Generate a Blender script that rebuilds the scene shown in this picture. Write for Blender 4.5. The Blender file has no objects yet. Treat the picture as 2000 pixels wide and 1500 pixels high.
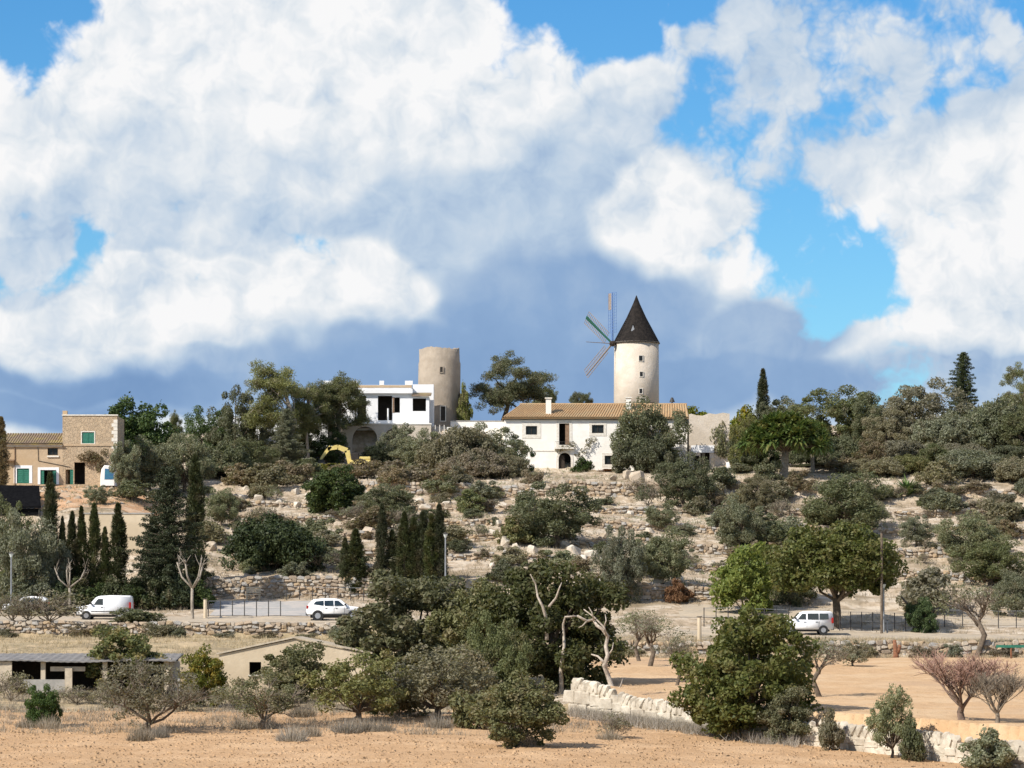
import bpy, bmesh, math, random
import numpy as np
from mathutils import Vector, Matrix, geometry

# ------------------------------------------------------------------ camera, sky, sun
scene = bpy.context.scene
C = scene.collection
F = 6690.0          # focal length in pixels of the 2000 px wide photograph
HY = 1230.0         # row of the horizon
ZC = 10.0           # eye height

cam = bpy.data.cameras.new('camera')
cam.sensor_width = 36.0
cam.lens = 36.0 * F / 2000.0
cam.shift_y = (HY - 750.0) / 2000.0
cam.clip_start = 1.0
cam.clip_end = 20000.0
cam_o = bpy.data.objects.new('camera', cam)
cam_o.location = (0, 0, ZC)
cam_o.rotation_euler = (math.radians(90), 0, 0)
C.objects.link(cam_o)
scene.camera = cam_o
scene.render.resolution_x, scene.render.resolution_y = 1024, 768

SUN_EL, SUN_AZ = 40.0, 51.0      # elevation; azimuth to the left of straight behind the camera
sd = Vector((-math.sin(math.radians(SUN_AZ)) * math.cos(math.radians(SUN_EL)),
             -math.cos(math.radians(SUN_AZ)) * math.cos(math.radians(SUN_EL)),
             math.sin(math.radians(SUN_EL))))
sun = bpy.data.lights.new('sun', 'SUN')
sun.energy = 5.0
sun.angle = math.radians(0.5)
sun.color = (1.0, 0.94, 0.85)
sun_o = bpy.data.objects.new('sun', sun)
sun_o.rotation_euler = sd.to_track_quat('Z', 'Y').to_euler()
sun_o.location = (-60, -40, 80)
C.objects.link(sun_o)

vs = scene.view_settings
vs.view_transform = 'Standard'
vs.look = 'None'
vs.exposure = 0.3
vs.gamma = 1.0
vs.use_curve_mapping = False

world = bpy.data.worlds.new('World')
scene.world = world
world.use_nodes = True
world.cycles.sampling_method = 'MANUAL'
world.cycles.sample_map_resolution = 256


class NT:
    """small helper that writes node graphs"""
    def __init__(self, tree):
        self.t = tree
    def node(self, typ, **kw):
        n = self.t.nodes.new(typ)
        for k, v in kw.items():
            setattr(n, k, v)
        return n
    def put(self, sock, v):
        if v is None:
            return
        if isinstance(v, bpy.types.NodeSocket):
            self.t.links.new(v, sock)
        else:
            sock.default_value = v
    def m(self, op, a, b=None, c=None, clamp=False):
        n = self.node('ShaderNodeMath', operation=op, use_clamp=clamp)
        self.put(n.inputs[0], a); self.put(n.inputs[1], b); self.put(n.inputs[2], c)
        return n.outputs[0]
    def v(self, op, a, b=None):
        n = self.node('ShaderNodeVectorMath', operation=op)
        self.put(n.inputs[0], a); self.put(n.inputs[1], b)
        return n.outputs['Value'] if op in ('LENGTH', 'DOT_PRODUCT') else n.outputs[0]
    def ss(self, x, a, b, lo=0.0, hi=1.0):
        n = self.node('ShaderNodeMapRange', interpolation_type='SMOOTHSTEP')
        self.put(n.inputs[0], x)
        for i, q in enumerate((a, b, lo, hi)):
            self.put(n.inputs[i + 1], q)
        return n.outputs[0]
    def mix(self, f, a, b, blend='MIX'):
        n = self.node('ShaderNodeMix', data_type='RGBA', blend_type=blend)
        self.put(n.inputs[0], f)
        for s, q in ((n.inputs[6], a), (n.inputs[7], b)):
            self.put(s, q if isinstance(q, bpy.types.NodeSocket) else (q[0], q[1], q[2], 1.0))
        return n.outputs[2]
    def noise(self, vec, scale, detail=4.0, rough=0.5, dist=0.0, out=0, dim='3D'):
        n = self.node('ShaderNodeTexNoise', noise_dimensions=dim)
        self.put(n.inputs['Vector'], vec)
        n.inputs['Scale'].default_value = scale
        n.inputs['Detail'].default_value = detail
        n.inputs['Roughness'].default_value = rough
        n.inputs['Distortion'].default_value = dist
        return n.outputs[out]


def build_sky():
    t = world.node_tree
    for n in list(t.nodes):
        t.nodes.remove(n)
    g = NT(t)
    out = g.node('ShaderNodeOutputWorld')
    sky = g.node('ShaderNodeTexSky', sky_type='NISHITA')
    sky.sun_disc = False
    sky.sun_elevation = math.radians(SUN_EL)
    sky.sun_rotation = math.radians(180.0 + SUN_AZ)
    sky.air_density = 1.0
    sky.dust_density = 0.1
    sky.ozone_density = 3.0
    hs = g.node('ShaderNodeHueSaturation')
    hs.inputs['Saturation'].default_value = 1.30
    hs.inputs['Value'].default_value = 1.0
    g.put(hs.inputs['Color'], sky.outputs[0])
    skycol = g.mix(1.0, hs.outputs[0], (0.60, 0.88, 1.04), 'MULTIPLY')
    bg_sky = g.node('ShaderNodeBackground')
    g.put(bg_sky.inputs[0], skycol)
    bg_sky.inputs[1].default_value = 0.100

    tc = g.node('ShaderNodeTexCoord')
    d = g.v('NORMALIZE', tc.outputs['Generated'])
    sep = g.node('ShaderNodeSeparateXYZ')
    g.put(sep.inputs[0], d)
    az = g.m('ARCTAN2', sep.outputs[0], sep.outputs[1])
    el = g.m('ARCSINE', sep.outputs[2])
    # sky position in thousands of photo pixels, as measured along the horizon and up from it
    k = F / 1000.0
    px = g.m('MULTIPLY_ADD', az, k, 1.0)
    py = g.m('MULTIPLY_ADD', el, -k, HY / 1000.0)
    comb = g.node('ShaderNodeCombineXYZ')
    g.put(comb.inputs[0], px); g.put(comb.inputs[1], py)
    P0 = comb.outputs[0]
    q = P0
    # warp so that no outline is an ellipse
    wn = g.node('ShaderNodeTexNoise', noise_dimensions='2D')
    g.put(wn.inputs['Vector'], q)
    wn.inputs['Scale'].default_value = 3.2
    wn.inputs['Detail'].default_value = 3.0
    wv = g.v('MULTIPLY', g.v('SUBTRACT', wn.outputs[1], (0.5, 0.5, 0.5)), (0.30, 0.22, 0.0))
    P = g.v('ADD', P0, wv)

    def blobs(lst, base):
        acc = base
        for (cx, cy, rx, ry, *w) in lst:
            dv = g.v('MULTIPLY', g.v('SUBTRACT', P, (cx, cy, 0)), (1 / rx, 1 / ry, 0))
            ln = g.v('LENGTH', dv)
            val = g.m('SUBTRACT', 1.0, ln)
            if w:
                val = g.m('MINIMUM', val, w[0])
            acc = g.m('SMOOTH_MAX', acc, val, 0.12)
        return acc

    cloud = blobs([
        (0.55, 0.20, 0.48, 0.46), (0.31, 0.10, 0.20, 0.26), (0.78, 0.05, 0.25, 0.36),
        (0.10, 0.31, 0.34, 0.20), (0.38, 0.46, 0.24, 0.12), (0.90, 0.36, 0.40, 0.34), (0.02, 0.48, 0.12, 0.10),
        (1.05, 0.56, 0.56, 0.34), (1.27, 0.46, 0.26, 0.26), (1.15, 0.27, 0.20, 0.16), (1.36, 0.63, 0.26, 0.16),
        (0.36, 0.64, 0.52, 0.17), (0.31, 0.55, 0.20, 0.13), (0.07, 0.68, 0.32, 0.13), (0.66, 0.62, 0.36, 0.22),
        (0.40, 0.84, 1.0, 0.26), (1.15, 0.80, 0.80, 0.26), (1.9, 0.92, 0.6, 0.22), (0.92, 0.60, 0.50, 0.30), (0.15, 0.74, 0.45, 0.16),
        (1.90, 0.35, 0.29, 0.19), (1.97, 0.62, 0.31, 0.22), (2.05, 0.24, 0.20, 0.16), (1.80, 0.73, 0.36, 0.13, 0.30), (1.62, 0.74, 0.30, 0.10, 0.25),
        (1.68, 0.06, 0.36, 0.18, 0.24), (1.40, 0.17, 0.20, 0.13, 0.20), (1.50, 0.29, 0.22, 0.15, 0.17),
        (1.86, 0.12, 0.18, 0.14, 0.22), (1.62, 0.20, 0.14, 0.12, 0.16), (1.58, 0.48, 0.06, 0.05, 0.04)], -0.6)
    # beyond the frame the same kind of broken cloud goes on
    ox = g.m('MULTIPLY', g.m('ABSOLUTE', g.m('SUBTRACT', px, 1.0)), 1 / 1.25)
    oy = g.m('MULTIPLY', g.m('ABSOLUTE', g.m('SUBTRACT', py, 0.55)), 1 / 0.85)
    outside = g.ss(g.m('MAXIMUM', ox, oy), 0.92, 1.15)
    low = g.m('MULTIPLY_ADD', g.noise(q, 0.75, 3.0, dim='2D'), 3.4, -1.62)
    mixf = g.node('ShaderNodeMix', data_type='FLOAT')
    g.put(mixf.inputs[0], outside); g.put(mixf.inputs[2], cloud); g.put(mixf.inputs[3], low)
    M = mixf.outputs[0]

    def puff(vec):
        vo = g.node('ShaderNodeTexVoronoi', feature='F1', voronoi_dimensions='2D')
        vo.inputs['Scale'].default_value = 6.5
        vo.inputs['Detail'].default_value = 3.0
        vo.inputs['Roughness'].default_value = 0.55
        vo.inputs['Lacunarity'].default_value = 2.3
        g.put(vo.inputs['Vector'], vec)
        return g.m('SUBTRACT', 0.62, vo.outputs['Distance'])
    warp2 = g.v('MULTIPLY', g.v('SUBTRACT', g.noise(q, 9.0, 3.0, 0.55, out=1, dim='2D'), (0.5, 0.5, 0.5)), (0.07, 0.07, 0.07))
    q2 = g.v('ADD', q, warp2)
    fb = g.noise(q, 5.0, 7.0, 0.56, dim='2D')
    big = g.noise(q, 2.6, 4.0, 0.5, dim='2D')
    pf = puff(q2)
    sh = g.v('ADD', q2, (-0.045, -0.055, 0.0))
    pf2 = puff(sh)
    D = g.m('ADD', M, g.m('MULTIPLY', pf, 0.26))
    D = g.m('ADD', D, g.m('MULTIPLY', g.m('SUBTRACT', fb, 0.5), 0.72))
    alpha = g.ss(D, 0.02, 0.25)
    dark = blobs([
        (1.10, 0.62, 0.42, 0.20), (1.02, 0.47, 0.40, 0.22, 0.24), (0.60, 0.40, 0.50, 0.14, 0.10), (0.30, 0.765, 0.62, 0.065, 0.45), (0.85, 0.73, 0.62, 0.14), (0.20, 0.755, 0.50, 0.06, 0.65), (1.05, 0.80, 0.60, 0.10, 0.6), (0.06, 0.82, 0.22, 0.07, 0.6),
        (0.30, 0.43, 0.34, 0.10, 0.12), (1.66, 0.12, 0.42, 0.20, 0.16), (1.48, 0.26, 0.26, 0.16, 0.16), (1.50, 0.66, 0.22, 0.14, 0.40),
        (1.40, 0.76, 0.50, 0.10, 0.50), (0.02, 0.53, 0.14, 0.08, 0.14), (1.95, 0.76, 0.3, 0.06, 0.3), (1.22, 0.32, 0.20, 0.14, 0.10)], -0.2)
    bright = blobs([(1.32, 0.44, 0.16, 0.13), (0.72, 0.57, 0.16, 0.12, 0.22), (0.40, 0.60, 0.30, 0.10, 0.14)], 0.0)
    dk = g.m('SUBTRACT', g.ss(g.m('MULTIPLY_ADD', g.m('SUBTRACT', big, 0.5), 0.35, dark), -0.24, 0.62), g.m('MULTIPLY', bright, 2.4), clamp=True)
    dk = g.m('MULTIPLY', dk, g.m('SUBTRACT', 1.0, g.m('MULTIPLY', outside, 0.65)))
    soft = g.m('SUBTRACT', 1.0, g.m('MULTIPLY', dk, 0.85))
    rel = g.m('MULTIPLY', g.m('SUBTRACT', pf, pf2), 0.34)
    rel = g.m('ADD', rel, g.m('MULTIPLY', g.m('SUBTRACT', fb, 0.5), 0.20))
    lit = g.m('MULTIPLY_ADD', rel, soft, 0.92)
    lit = g.m('ADD', lit, g.m('MULTIPLY', g.m('SUBTRACT', big, 0.5), 0.55))
    lit = g.m('SUBTRACT', lit, g.m('MULTIPLY', dk, 0.74), clamp=True)
    ramp = g.node('ShaderNodeValToRGB')
    e = ramp.color_ramp.elements
    e[0].position = 0.0; e[0].color = (0.140, 0.245, 0.435, 1)
    e[1].position = 1.0; e[1].color = (0.765, 0.765, 0.77, 1)
    for p_, c_ in ((0.25, (0.22, 0.335, 0.52)), (0.5, (0.41, 0.505, 0.62)), (0.78, (0.62, 0.66, 0.70))):
        x_ = e.new(p_); x_.color = (*c_, 1)
    g.put(ramp.inputs[0], lit)
    bg_c = g.node('ShaderNodeBackground')
    g.put(bg_c.inputs[0], ramp.outputs[0])
    bg_c.inputs[1].default_value = 1.0
    mx = g.node('ShaderNodeMixShader')
    g.put(mx.inputs[0], alpha)
    t.links.new(bg_sky.outputs[0], mx.inputs[1])
    t.links.new(bg_c.outputs[0], mx.inputs[2])
    t.links.new(mx.outputs[0], out.inputs[0])


build_sky()

# ------------------------------------------------------------------ helpers
def PX(x, Y):
    return (x - 1000.0) / F * Y
def PZ(y, Y):
    return ZC + (HY - y) / F * Y
def P3(x, y, Y):
    return Vector((PX(x, Y), Y, PZ(y, Y)))


MATS = {}
def mat(name, cols, scale=3.0, rough=0.85, bump=0.0, bscale=None, detail=5.0, spec=0.3, metal=0.0, obj=False, contrast=(0.35, 0.65)):
    """procedural material: two or three colours mixed by noise, fine relief by bump"""
    if name in MATS:
        return MATS[name]
    m = bpy.data.materials.new(name)
    m.use_nodes = True
    t = m.node_tree
    g = NT(t)
    b = t.nodes['Principled BSDF']
    b.inputs['Roughness'].default_value = rough
    b.inputs['Specular IOR Level'].default_value = spec
    b.inputs['Metallic'].default_value = metal
    tc = g.node('ShaderNodeTexCoord')
    if obj:
        vec = tc.outputs['Object']
    else:
        geo = g.node('ShaderNodeNewGeometry')
        vec = geo.outputs['Position']
    f = g.ss(g.noise(vec, scale, detail, 0.6), contrast[0], contrast[1])
    col = g.mix(f, cols[0], cols[1])
    if len(cols) > 2:
        f2 = g.ss(g.noise(vec, scale * 0.21, 3.0, 0.55), 0.42, 0.68)
        col = g.mix(f2, col, cols[2])
    g.put(b.inputs['Base Color'], col)
    if bump:
        bn = g.node('ShaderNodeBump')
        bn.inputs['Strength'].default_value = 1.0
        bn.inputs['Distance'].default_value = bump
        g.put(bn.inputs['Height'], g.noise(vec, bscale or scale * 3, 4.0, 0.6))
        t.links.new(bn.outputs[0], b.inputs['Normal'])
    MATS[name] = m
    return m


def stone_mat(name, cols, scale, mortar, bump=0.03):
    """rubble masonry too far away to tell stones apart"""
    m = bpy.data.materials.new(name)
    m.use_nodes = True
    t = m.node_tree
    g = NT(t)
    b = t.nodes['Principled BSDF']
    b.inputs['Roughness'].default_value = 0.9
    geo = g.node('ShaderNodeNewGeometry')
    vec = g.v('ADD', geo.outputs['Position'], g.v('MULTIPLY', g.noise(geo.outputs['Position'], 2.6, 4.0, out=1), (1.1, 1.1, 1.1)))
    vo = g.node('ShaderNodeTexVoronoi')
    vo.inputs['Scale'].default_value = scale
    g.put(vo.inputs['Vector'], vec)
    ve = g.node('ShaderNodeTexVoronoi', feature='DISTANCE_TO_EDGE')
    ve.inputs['Scale'].default_value = scale
    g.put(ve.inputs['Vector'], vec)
    sp = g.node('ShaderNodeSeparateColor')
    g.put(sp.inputs[0], vo.outputs['Color'])
    col = g.mix(sp.outputs[0], cols[0], cols[1])
    col = g.mix(g.ss(g.noise(vec, 0.7, 4.0), 0.4, 0.7), col, cols[2])
    joint = g.ss(ve.outputs['Distance'], 0.0, 0.12)
    col = g.mix(joint, mortar, col)
    g.put(b.inputs['Base Color'], col)
    bn = g.node('ShaderNodeBump')
    bn.inputs['Distance'].default_value = bump
    g.put(bn.inputs['Height'], joint)
    t.links.new(bn.outputs[0], b.inputs['Normal'])
    MATS[name] = m
    return m


def leaf_mat(name, c1, c2, c3=None, trans=0.28, rough=0.55):
    m = bpy.data.materials.new(name)
    m.use_nodes = True
    t = m.node_tree
    g = NT(t)
    b = t.nodes['Principled BSDF']
    b.inputs['Roughness'].default_value = rough
    b.inputs['Specular IOR Level'].default_value = 0.25
    geo = g.node('ShaderNodeNewGeometry')
    oi = g.node('ShaderNodeObjectInfo')
    col = g.mix(geo.outputs['Random Per Island'], c1, c2)
    if c3:
        col = g.mix(g.ss(g.noise(geo.outputs['Position'], 1.1, 3.0), 0.50, 0.66), col, c3)
    hs = g.node('ShaderNodeHueSaturation')
    g.put(hs.inputs['Color'], col)
    g.put(hs.inputs['Value'], g.m('MULTIPLY_ADD', oi.outputs['Random'], 0.45, 0.80))
    g.put(hs.inputs['Saturation'], g.m('MULTIPLY_ADD', g.m('FRACT', g.m('MULTIPLY', oi.outputs['Random'], 17.0)), 0.4, 0.80))
    g.put(b.inputs['Base Color'], hs.outputs[0])
    tr = g.node('ShaderNodeBsdfTranslucent')
    g.put(tr.inputs[0], g.mix(1.0, hs.outputs[0], (1.25, 1.2, 0.7), 'MULTIPLY'))
    mx = g.node('ShaderNodeMixShader')
    mx.inputs[0].default_value = trans
    t.links.new(b.outputs[0], mx.inputs[1])
    t.links.new(tr.outputs[0], mx.inputs[2])
    t.links.new(mx.outputs[0], t.nodes['Material Output'].inputs[0])
    MATS[name] = m
    return m


def obj(name, me, m=None, parent=None, loc=None):
    o = bpy.data.objects.new(name, me)
    C.objects.link(o)
    if m is not None:
        if not me.materials:
            me.materials.append(m)
        elif me.materials[0] != m:
            o.material_slots[0].link = 'OBJECT'
            o.material_slots[0].material = m
    if parent is not None:
        o.parent = parent
    if loc is not None:
        o.location = loc
    return o


def tag(o, label=None, cat=None, group=None, kind=None):
    if label: o['label'] = label
    if cat: o['category'] = cat
    if group: o['group'] = group
    if kind: o['kind'] = kind
    return o


def thing(name, label, cat, loc=(0, 0, 0), rz=0.0, group=None, scale=None):
    o = bpy.data.objects.new(name, None)
    o.empty_display_size = 0.3
    C.objects.link(o)
    o.location = loc
    o.rotation_euler = (0, 0, rz)
    if scale: o.scale = scale
    return tag(o, label, cat, group)


def np_mesh(name, V, Fc, smooth=False):
    """mesh from an (n,3) array and an (m,k) face array"""
    me = bpy.data.meshes.new(name)
    V = np.asarray(V, dtype=np.float32); Fc = np.asarray(Fc, dtype=np.int32)
    me.vertices.add(len(V)); me.vertices.foreach_set('co', V.ravel())
    n, k = Fc.shape
    me.loops.add(n * k); me.loops.foreach_set('vertex_index', Fc.ravel())
    me.polygons.add(n)
    me.polygons.foreach_set('loop_start', np.arange(0, n * k, k, dtype=np.int32))
    if smooth:
        me.polygons.foreach_set('use_smooth', np.ones(n, dtype=bool))
    me.update(calc_edges=True)
    return me


class MB:
    """collects boxes, prisms, tubes; build() links them as one mesh object"""
    def __init__(self):
        self.v = []; self.f = []
        self.T = None
    def add(self, vs_, fs_):
        b = len(self.v)
        self.v += [tuple(self.T @ Vector(p)) if self.T else tuple(p) for p in vs_]
        self.f += [tuple(b + i for i in f) for f in fs_]
        return self
    def box(self, x0, x1, y0, y1, z0, z1):
        return self.add([(x0, y0, z0), (x1, y0, z0), (x1, y1, z0), (x0, y1, z0), (x0, y0, z1), (x1, y0, z1), (x1, y1, z1), (x0, y1, z1)],
                        [(0, 3, 2, 1), (4, 5, 6, 7), (0, 1, 5, 4), (1, 2, 6, 5), (2, 3, 7, 6), (3, 0, 4, 7)])
    def tube(self, pts, rad, n=6, cap=True):
        pts = [Vector(p) for p in pts]
        vs_, fs_ = [], []
        for i, p in enumerate(pts):
            d = (pts[min(i + 1, len(pts) - 1)] - pts[max(i - 1, 0)])
            d = d.normalized() if d.length > 1e-9 else Vector((0, 0, 1))
            a = d.orthogonal().normalized() if i == 0 else (a - d * a.dot(d)).normalized()
            b = d.cross(a)
            r = rad[i] if isinstance(rad, (list, tuple)) else rad
            for j in range(n):
                th = 2 * math.pi * j / n
                vs_.append(p + a * math.cos(th) * r + b * math.sin(th) * r)
        for i in range(len(pts) - 1):
            for j in range(n):
                k = (j + 1) % n
                fs_.append((i * n + j, i * n + k, (i + 1) * n + k, (i + 1) * n + j))
        if cap:
            fs_.append(tuple(range(n - 1, -1, -1)))
            fs_.append(tuple((len(pts) - 1) * n + j for j in range(n)))
        return self.add(vs_, fs_)
    def cone(self, c, r0, r1, z0, z1, n=32, cap=True):
        vs_ = [(c[0] + r0 * math.cos(2 * math.pi * j / n), c[1] + r0 * math.sin(2 * math.pi * j / n), z0) for j in range(n)]
        vs_ += [(c[0] + r1 * math.cos(2 * math.pi * j / n), c[1] + r1 * math.sin(2 * math.pi * j / n), z1) for j in range(n)]
        fs_ = [(j, (j + 1) % n, n + (j + 1) % n, n + j) for j in range(n)]
        if cap:
            fs_ += [tuple(range(n - 1, -1, -1)), tuple(n + j for j in range(n))]
        return self.add(vs_, fs_)
    def prism(self, poly, y0, y1):
        """polygon in (x,z) pushed from y0 to y1"""
        n = len(poly)
        vs_ = [(p[0], y0, p[1]) for p in poly] + [(p[0], y1, p[1]) for p in poly]
        fs_ = [tuple(range(n)), tuple(range(2 * n - 1, n - 1, -1))]
        fs_ += [(i, n + i, n + (i + 1) % n, (i + 1) % n) for i in range(n)]
        return self.add(vs_, fs_)
    def facade(self, outer, holes, thick):
        """wall in the x,z plane, front at y=0, with real openings"""
        polys = [[Vector((p[0], p[1], 0)) for p in outer]] + [[Vector((p[0], p[1], 0)) for p in h] for h in holes]
        tri = geometry.tessellate_polygon(polys)
        flat = [p for pl in polys for p in pl]
        n = len(flat)
        vs_ = [(p.x, 0, p.y) for p in flat] + [(p.x, thick, p.y) for p in flat]
        fs_ = []
        for t3 in tri:
            a, b, c = (flat[i] for i in t3)
            if (b - a).cross(c - a).z < 0:
                t3 = (t3[0], t3[2], t3[1])
            fs_.append(tuple(t3)); fs_.append(tuple(n + i for i in reversed(t3)))
        off = 0
        for pl in polys:
            k = len(pl)
            for i in range(k):
                a, b = off + i, off + (i + 1) % k
                fs_.append((a, n + a, n + b, b))
            off += k
        return self.add(vs_, fs_)
    def mesh(self, name, smooth=False, bevel=0.0, seg=1):
        me = bpy.data.meshes.new(name)
        bm = bmesh.new()
        vv = [bm.verts.new(p) for p in self.v]
        for f in self.f:
            try:
                bm.faces.new([vv[i] for i in f])
            except ValueError:
                pass
        bmesh.ops.recalc_face_normals(bm, faces=bm.faces)
        if bevel:
            bmesh.ops.bevel(bm, geom=list(bm.edges), offset=bevel, segments=seg, affect='EDGES', clamp_overlap=True)
        if smooth:
            for f in bm.faces: f.smooth = True
        bm.to_mesh(me); bm.free()
        return me
    def build(self, name, m, parent=None, smooth=False, bevel=0.0, seg=1, loc=None):
        return obj(name, self.mesh(name, smooth, bevel, seg), m, parent, loc)


def rect(x0, x1, z0, z1):
    return [(x0, z0), (x1, z0), (x1, z1), (x0, z1)]
def arch(x0, x1, z0, z1, n=10):
    r = (x1 - x0) / 2; cx = (x0 + x1) / 2; zs = z1 - r
    return [(x0, z0), (x1, z0)] + [(cx + r * math.cos(math.pi * i / n), zs + r * math.sin(math.pi * i / n)) for i in range(n + 1)]


# ------------------------------------------------------------------ terrain
DEP = [150, 175, 190, 205, 225, 240, 256, 257, 262, 272, 284, 286, 287, 300, 318, 330, 345, 352, 353, 365, 384, 387, 400, 420]
COLS = {
    0:    [1500, 1430, 1388, 1358, 1296, 1257, 1244, 1217, 1212, 1202, 1180, 1174, 1168, 1128, 1004, 955, 943, 936, 934, 918, 898, 895, 880, 862],
    230:  [1500, 1432, 1390, 1360, 1298, 1258, 1245, 1218, 1213, 1202, 1178, 1172, 1164, 1122, 1004, 957, 944, 937, 935, 918, 892, 890, 872, 856],
    380:  [1500, 1432, 1391, 1361, 1300, 1260, 1246, 1219, 1213, 1202, 1174, 1169, 1132, 1085, 1028, 992, 962, 950, 946, 922, 895, 888, 862, 842],
    480:  [1500, 1432, 1392, 1362, 1302, 1262, 1247, 1219, 1213, 1202, 1173, 1168, 1132, 1085, 1033, 1003, 972, 960, 955, 926, 898, 880, 848, 834],
    700:  [1500, 1432, 1392, 1362, 1305, 1266, 1250, 1220, 1214, 1202, 1173, 1168, 1131, 1082, 1032, 1003, 978, 966, 945, 930, 903, 832, 826, 832],
    940:  [1500, 1436, 1396, 1364, 1308, 1272, 1258, 1228, 1221, 1207, 1175, 1168, 1131, 1086, 1038, 1007, 981, 968, 945, 933, 910, 850, 832, 834],
    1000: [1500, 1438, 1398, 1365, 1310, 1276, 1262, 1232, 1226, 1210, 1176, 1168, 1131, 1088, 1040, 1009, 983, 969, 946, 934, 921, 905, 836, 834],
    1180: [1414, 1384, 1362, 1338, 1308, 1292, 1284, 1258, 1242, 1220, 1178, 1168, 1134, 1092, 1044, 1012, 985, 970, 948, 936, 922, 915, 838, 832],
    1400: [1428, 1388, 1363, 1337, 1307, 1292, 1285, 1258, 1246, 1225, 1184, 1176, 1158, 1110, 1052, 1018, 986, 968, 950, 930, 918, 910, 850, 834],
    1600: [1432, 1390, 1364, 1337, 1307, 1292, 1285, 1257, 1248, 1229, 1190, 1184, 1172, 1120, 1060, 1022, 988, 968, 950, 928, 888, 880, 850, 830],
    2000: [1444, 1396, 1367, 1339, 1308, 1292, 1285, 1260, 1252, 1237, 1205, 1199, 1190, 1128, 1064, 1028, 990, 972, 956, 925, 884, 876, 852, 836],
}
_cx = np.array(sorted(COLS), float)
_dz = np.array([[ZC + (HY - y) / F * D for y, D in zip(COLS[int(c)], DEP)] for c in _cx])
_preY = [-400, 0, 25, 60, 110]
_preZ = [ZC - 1.7, ZC - 1.7, ZC - 1.7, ZC - 3.7, ZC - 6.3]
_postY = [480, 700, 1500, 6000]
_postdz = [-1.5, -9, -16, -20]
_rng = np.random.RandomState(7)
_perm = _rng.permutation(512)


def vnoise(x, y):
    xi = np.floor(x).astype(int); yi = np.floor(y).astype(int)
    fx = x - xi; fy = y - yi
    fx = fx * fx * (3 - 2 * fx); fy = fy * fy * (3 - 2 * fy)
    def h(a, b):
        return _perm[(_perm[a & 511] + b) & 511] / 511.0
    return (h(xi, yi) * (1 - fx) + h(xi + 1, yi) * fx) * (1 - fy) + (h(xi, yi + 1) * (1 - fx) + h(xi + 1, yi + 1) * fx) * fy - 0.5


def fbm(x, y, oct=4):
    s = 0; a = 1.0
    for i in range(oct):
        s = s + a * vnoise(x + 17.3 * i, y + 9.1 * i)
        x = x * 2.03; y = y * 2.03; a *= 0.5
    return s


def wallY(X):
    return 190.0 - 1.4605 * (X - 3.12)


def front_z(X, Y):
    # the ploughed field in front of the block wall
    return ZC + np.interp(Y, [110, 150, 175, 190, 205, 225], [-6.3, -6.05, -5.28, -4.6, -4.05, -3.4]) - 0.035 * np.clip(X, 0, 40)


TERR = [288.5, 301.0, 314.0, 327.0, 340.0, 351.0]
def terr_off(X):
    return 2.6 * fbm(np.asarray(X, float) * 0.055 + 3.0, np.full(np.shape(X), 7.7), 2)


def terr_step(k, X):
    """distance of the k-th terrace edge at X"""
    Y = TERR[k]
    for _ in range(6):
        Y = TERR[k] - float(terr_off(np.array(X))) * math.sin(math.pi * (Y - 288.5) / 62.5)
    return Y - 0.55


def terraced(X, Y):
    u = Y + terr_off(X) * np.sin(np.pi * np.clip((Y - 288.5) / 62.5, 0, 1))
    k = np.clip(np.searchsorted(TERR, u, side='right') - 1, 0, len(TERR) - 2)
    a = np.array(TERR)[k]; d = np.array(TERR)[k + 1] - a
    t = np.clip((u - a) / d, 0, 1)
    r = np.where(t < 0.92, 0.68 * t / 0.92, 0.68 + 0.32 * (t - 0.92) / 0.08)
    w = np.clip((X / np.maximum(Y, 100) * F + 1000 - 400) / 60, 0, 1) * ((Y > 288.5) & (Y < 351.0))
    return Y * (1 - w) + (a + d * r) * w


def ground(X, Y, detail=True):
    X = np.atleast_1d(np.asarray(X, float)); Y = np.atleast_1d(np.asarray(Y, float))
    X, Y = np.broadcast_arrays(X, Y)
    xi = np.clip(X / np.maximum(Y, 100.0) * F + 1000.0, 0, 2000)
    # per column profile, then linear between columns
    prof = []
    Ye = terraced(X, Y)
    for k in range(len(_cx)):
        ys = _preY + DEP + _postY
        zs = list(_preZ) + list(_dz[k]) + [_dz[k][-1] + d for d in _postdz]
        prof.append(np.interp(Ye, ys, zs))
    prof = np.array(prof)
    j = np.clip(np.searchsorted(_cx, xi, side='right') - 1, 0, len(_cx) - 2)
    f = (xi - _cx[j]) / (_cx[j + 1] - _cx[j])
    I = np.indices(X.shape)
    z = prof[(j, *I)] * (1 - f) + prof[(j + 1, *I)] * f
    fr = (Y < wallY(X) + 1.6) & (X > 0.0) & (Y < 191)
    z = np.where(fr & (Y >= 110), front_z(X, Y), z)
    if detail:
        hill = np.clip((Y - 275) / 25, 0, 1) * np.clip((425 - Y) / 10 + 1, 0, 1)
        z = z + hill * 0.55 * fbm(X * 0.16, Y * 0.16, 3) + hill * 0.20 * fbm(X * 0.9, Y * 0.9, 3)
        z = z + (1 - hill) * 0.10 * fbm(X * 0.8, Y * 0.8, 3)
        bank = np.clip((Y - 205) / 10, 0, 1) * np.clip((255 - Y) / 5, 0, 1) * (xi < 1120)
        z = z + bank * 0.35 * fbm(X * 0.4 + 5, Y * 0.4, 3)
    return z


def gz(X, Y):
    return float(ground(X, Y)[0])


_ys = np.arange(120, 424, 0.25)
def hit(x, y, ymin=120.0):
    """distance at which the sight line through photo point (x,y) meets the ground"""
    Xs = (x - 1000.0) / F * _ys
    gy = HY - (ground(Xs, _ys) - ZC) / _ys * F
    ok = np.where((gy <= y) & (_ys >= ymin))[0]
    return float(_ys[ok[0]]) if len(ok) else 405.0


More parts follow.
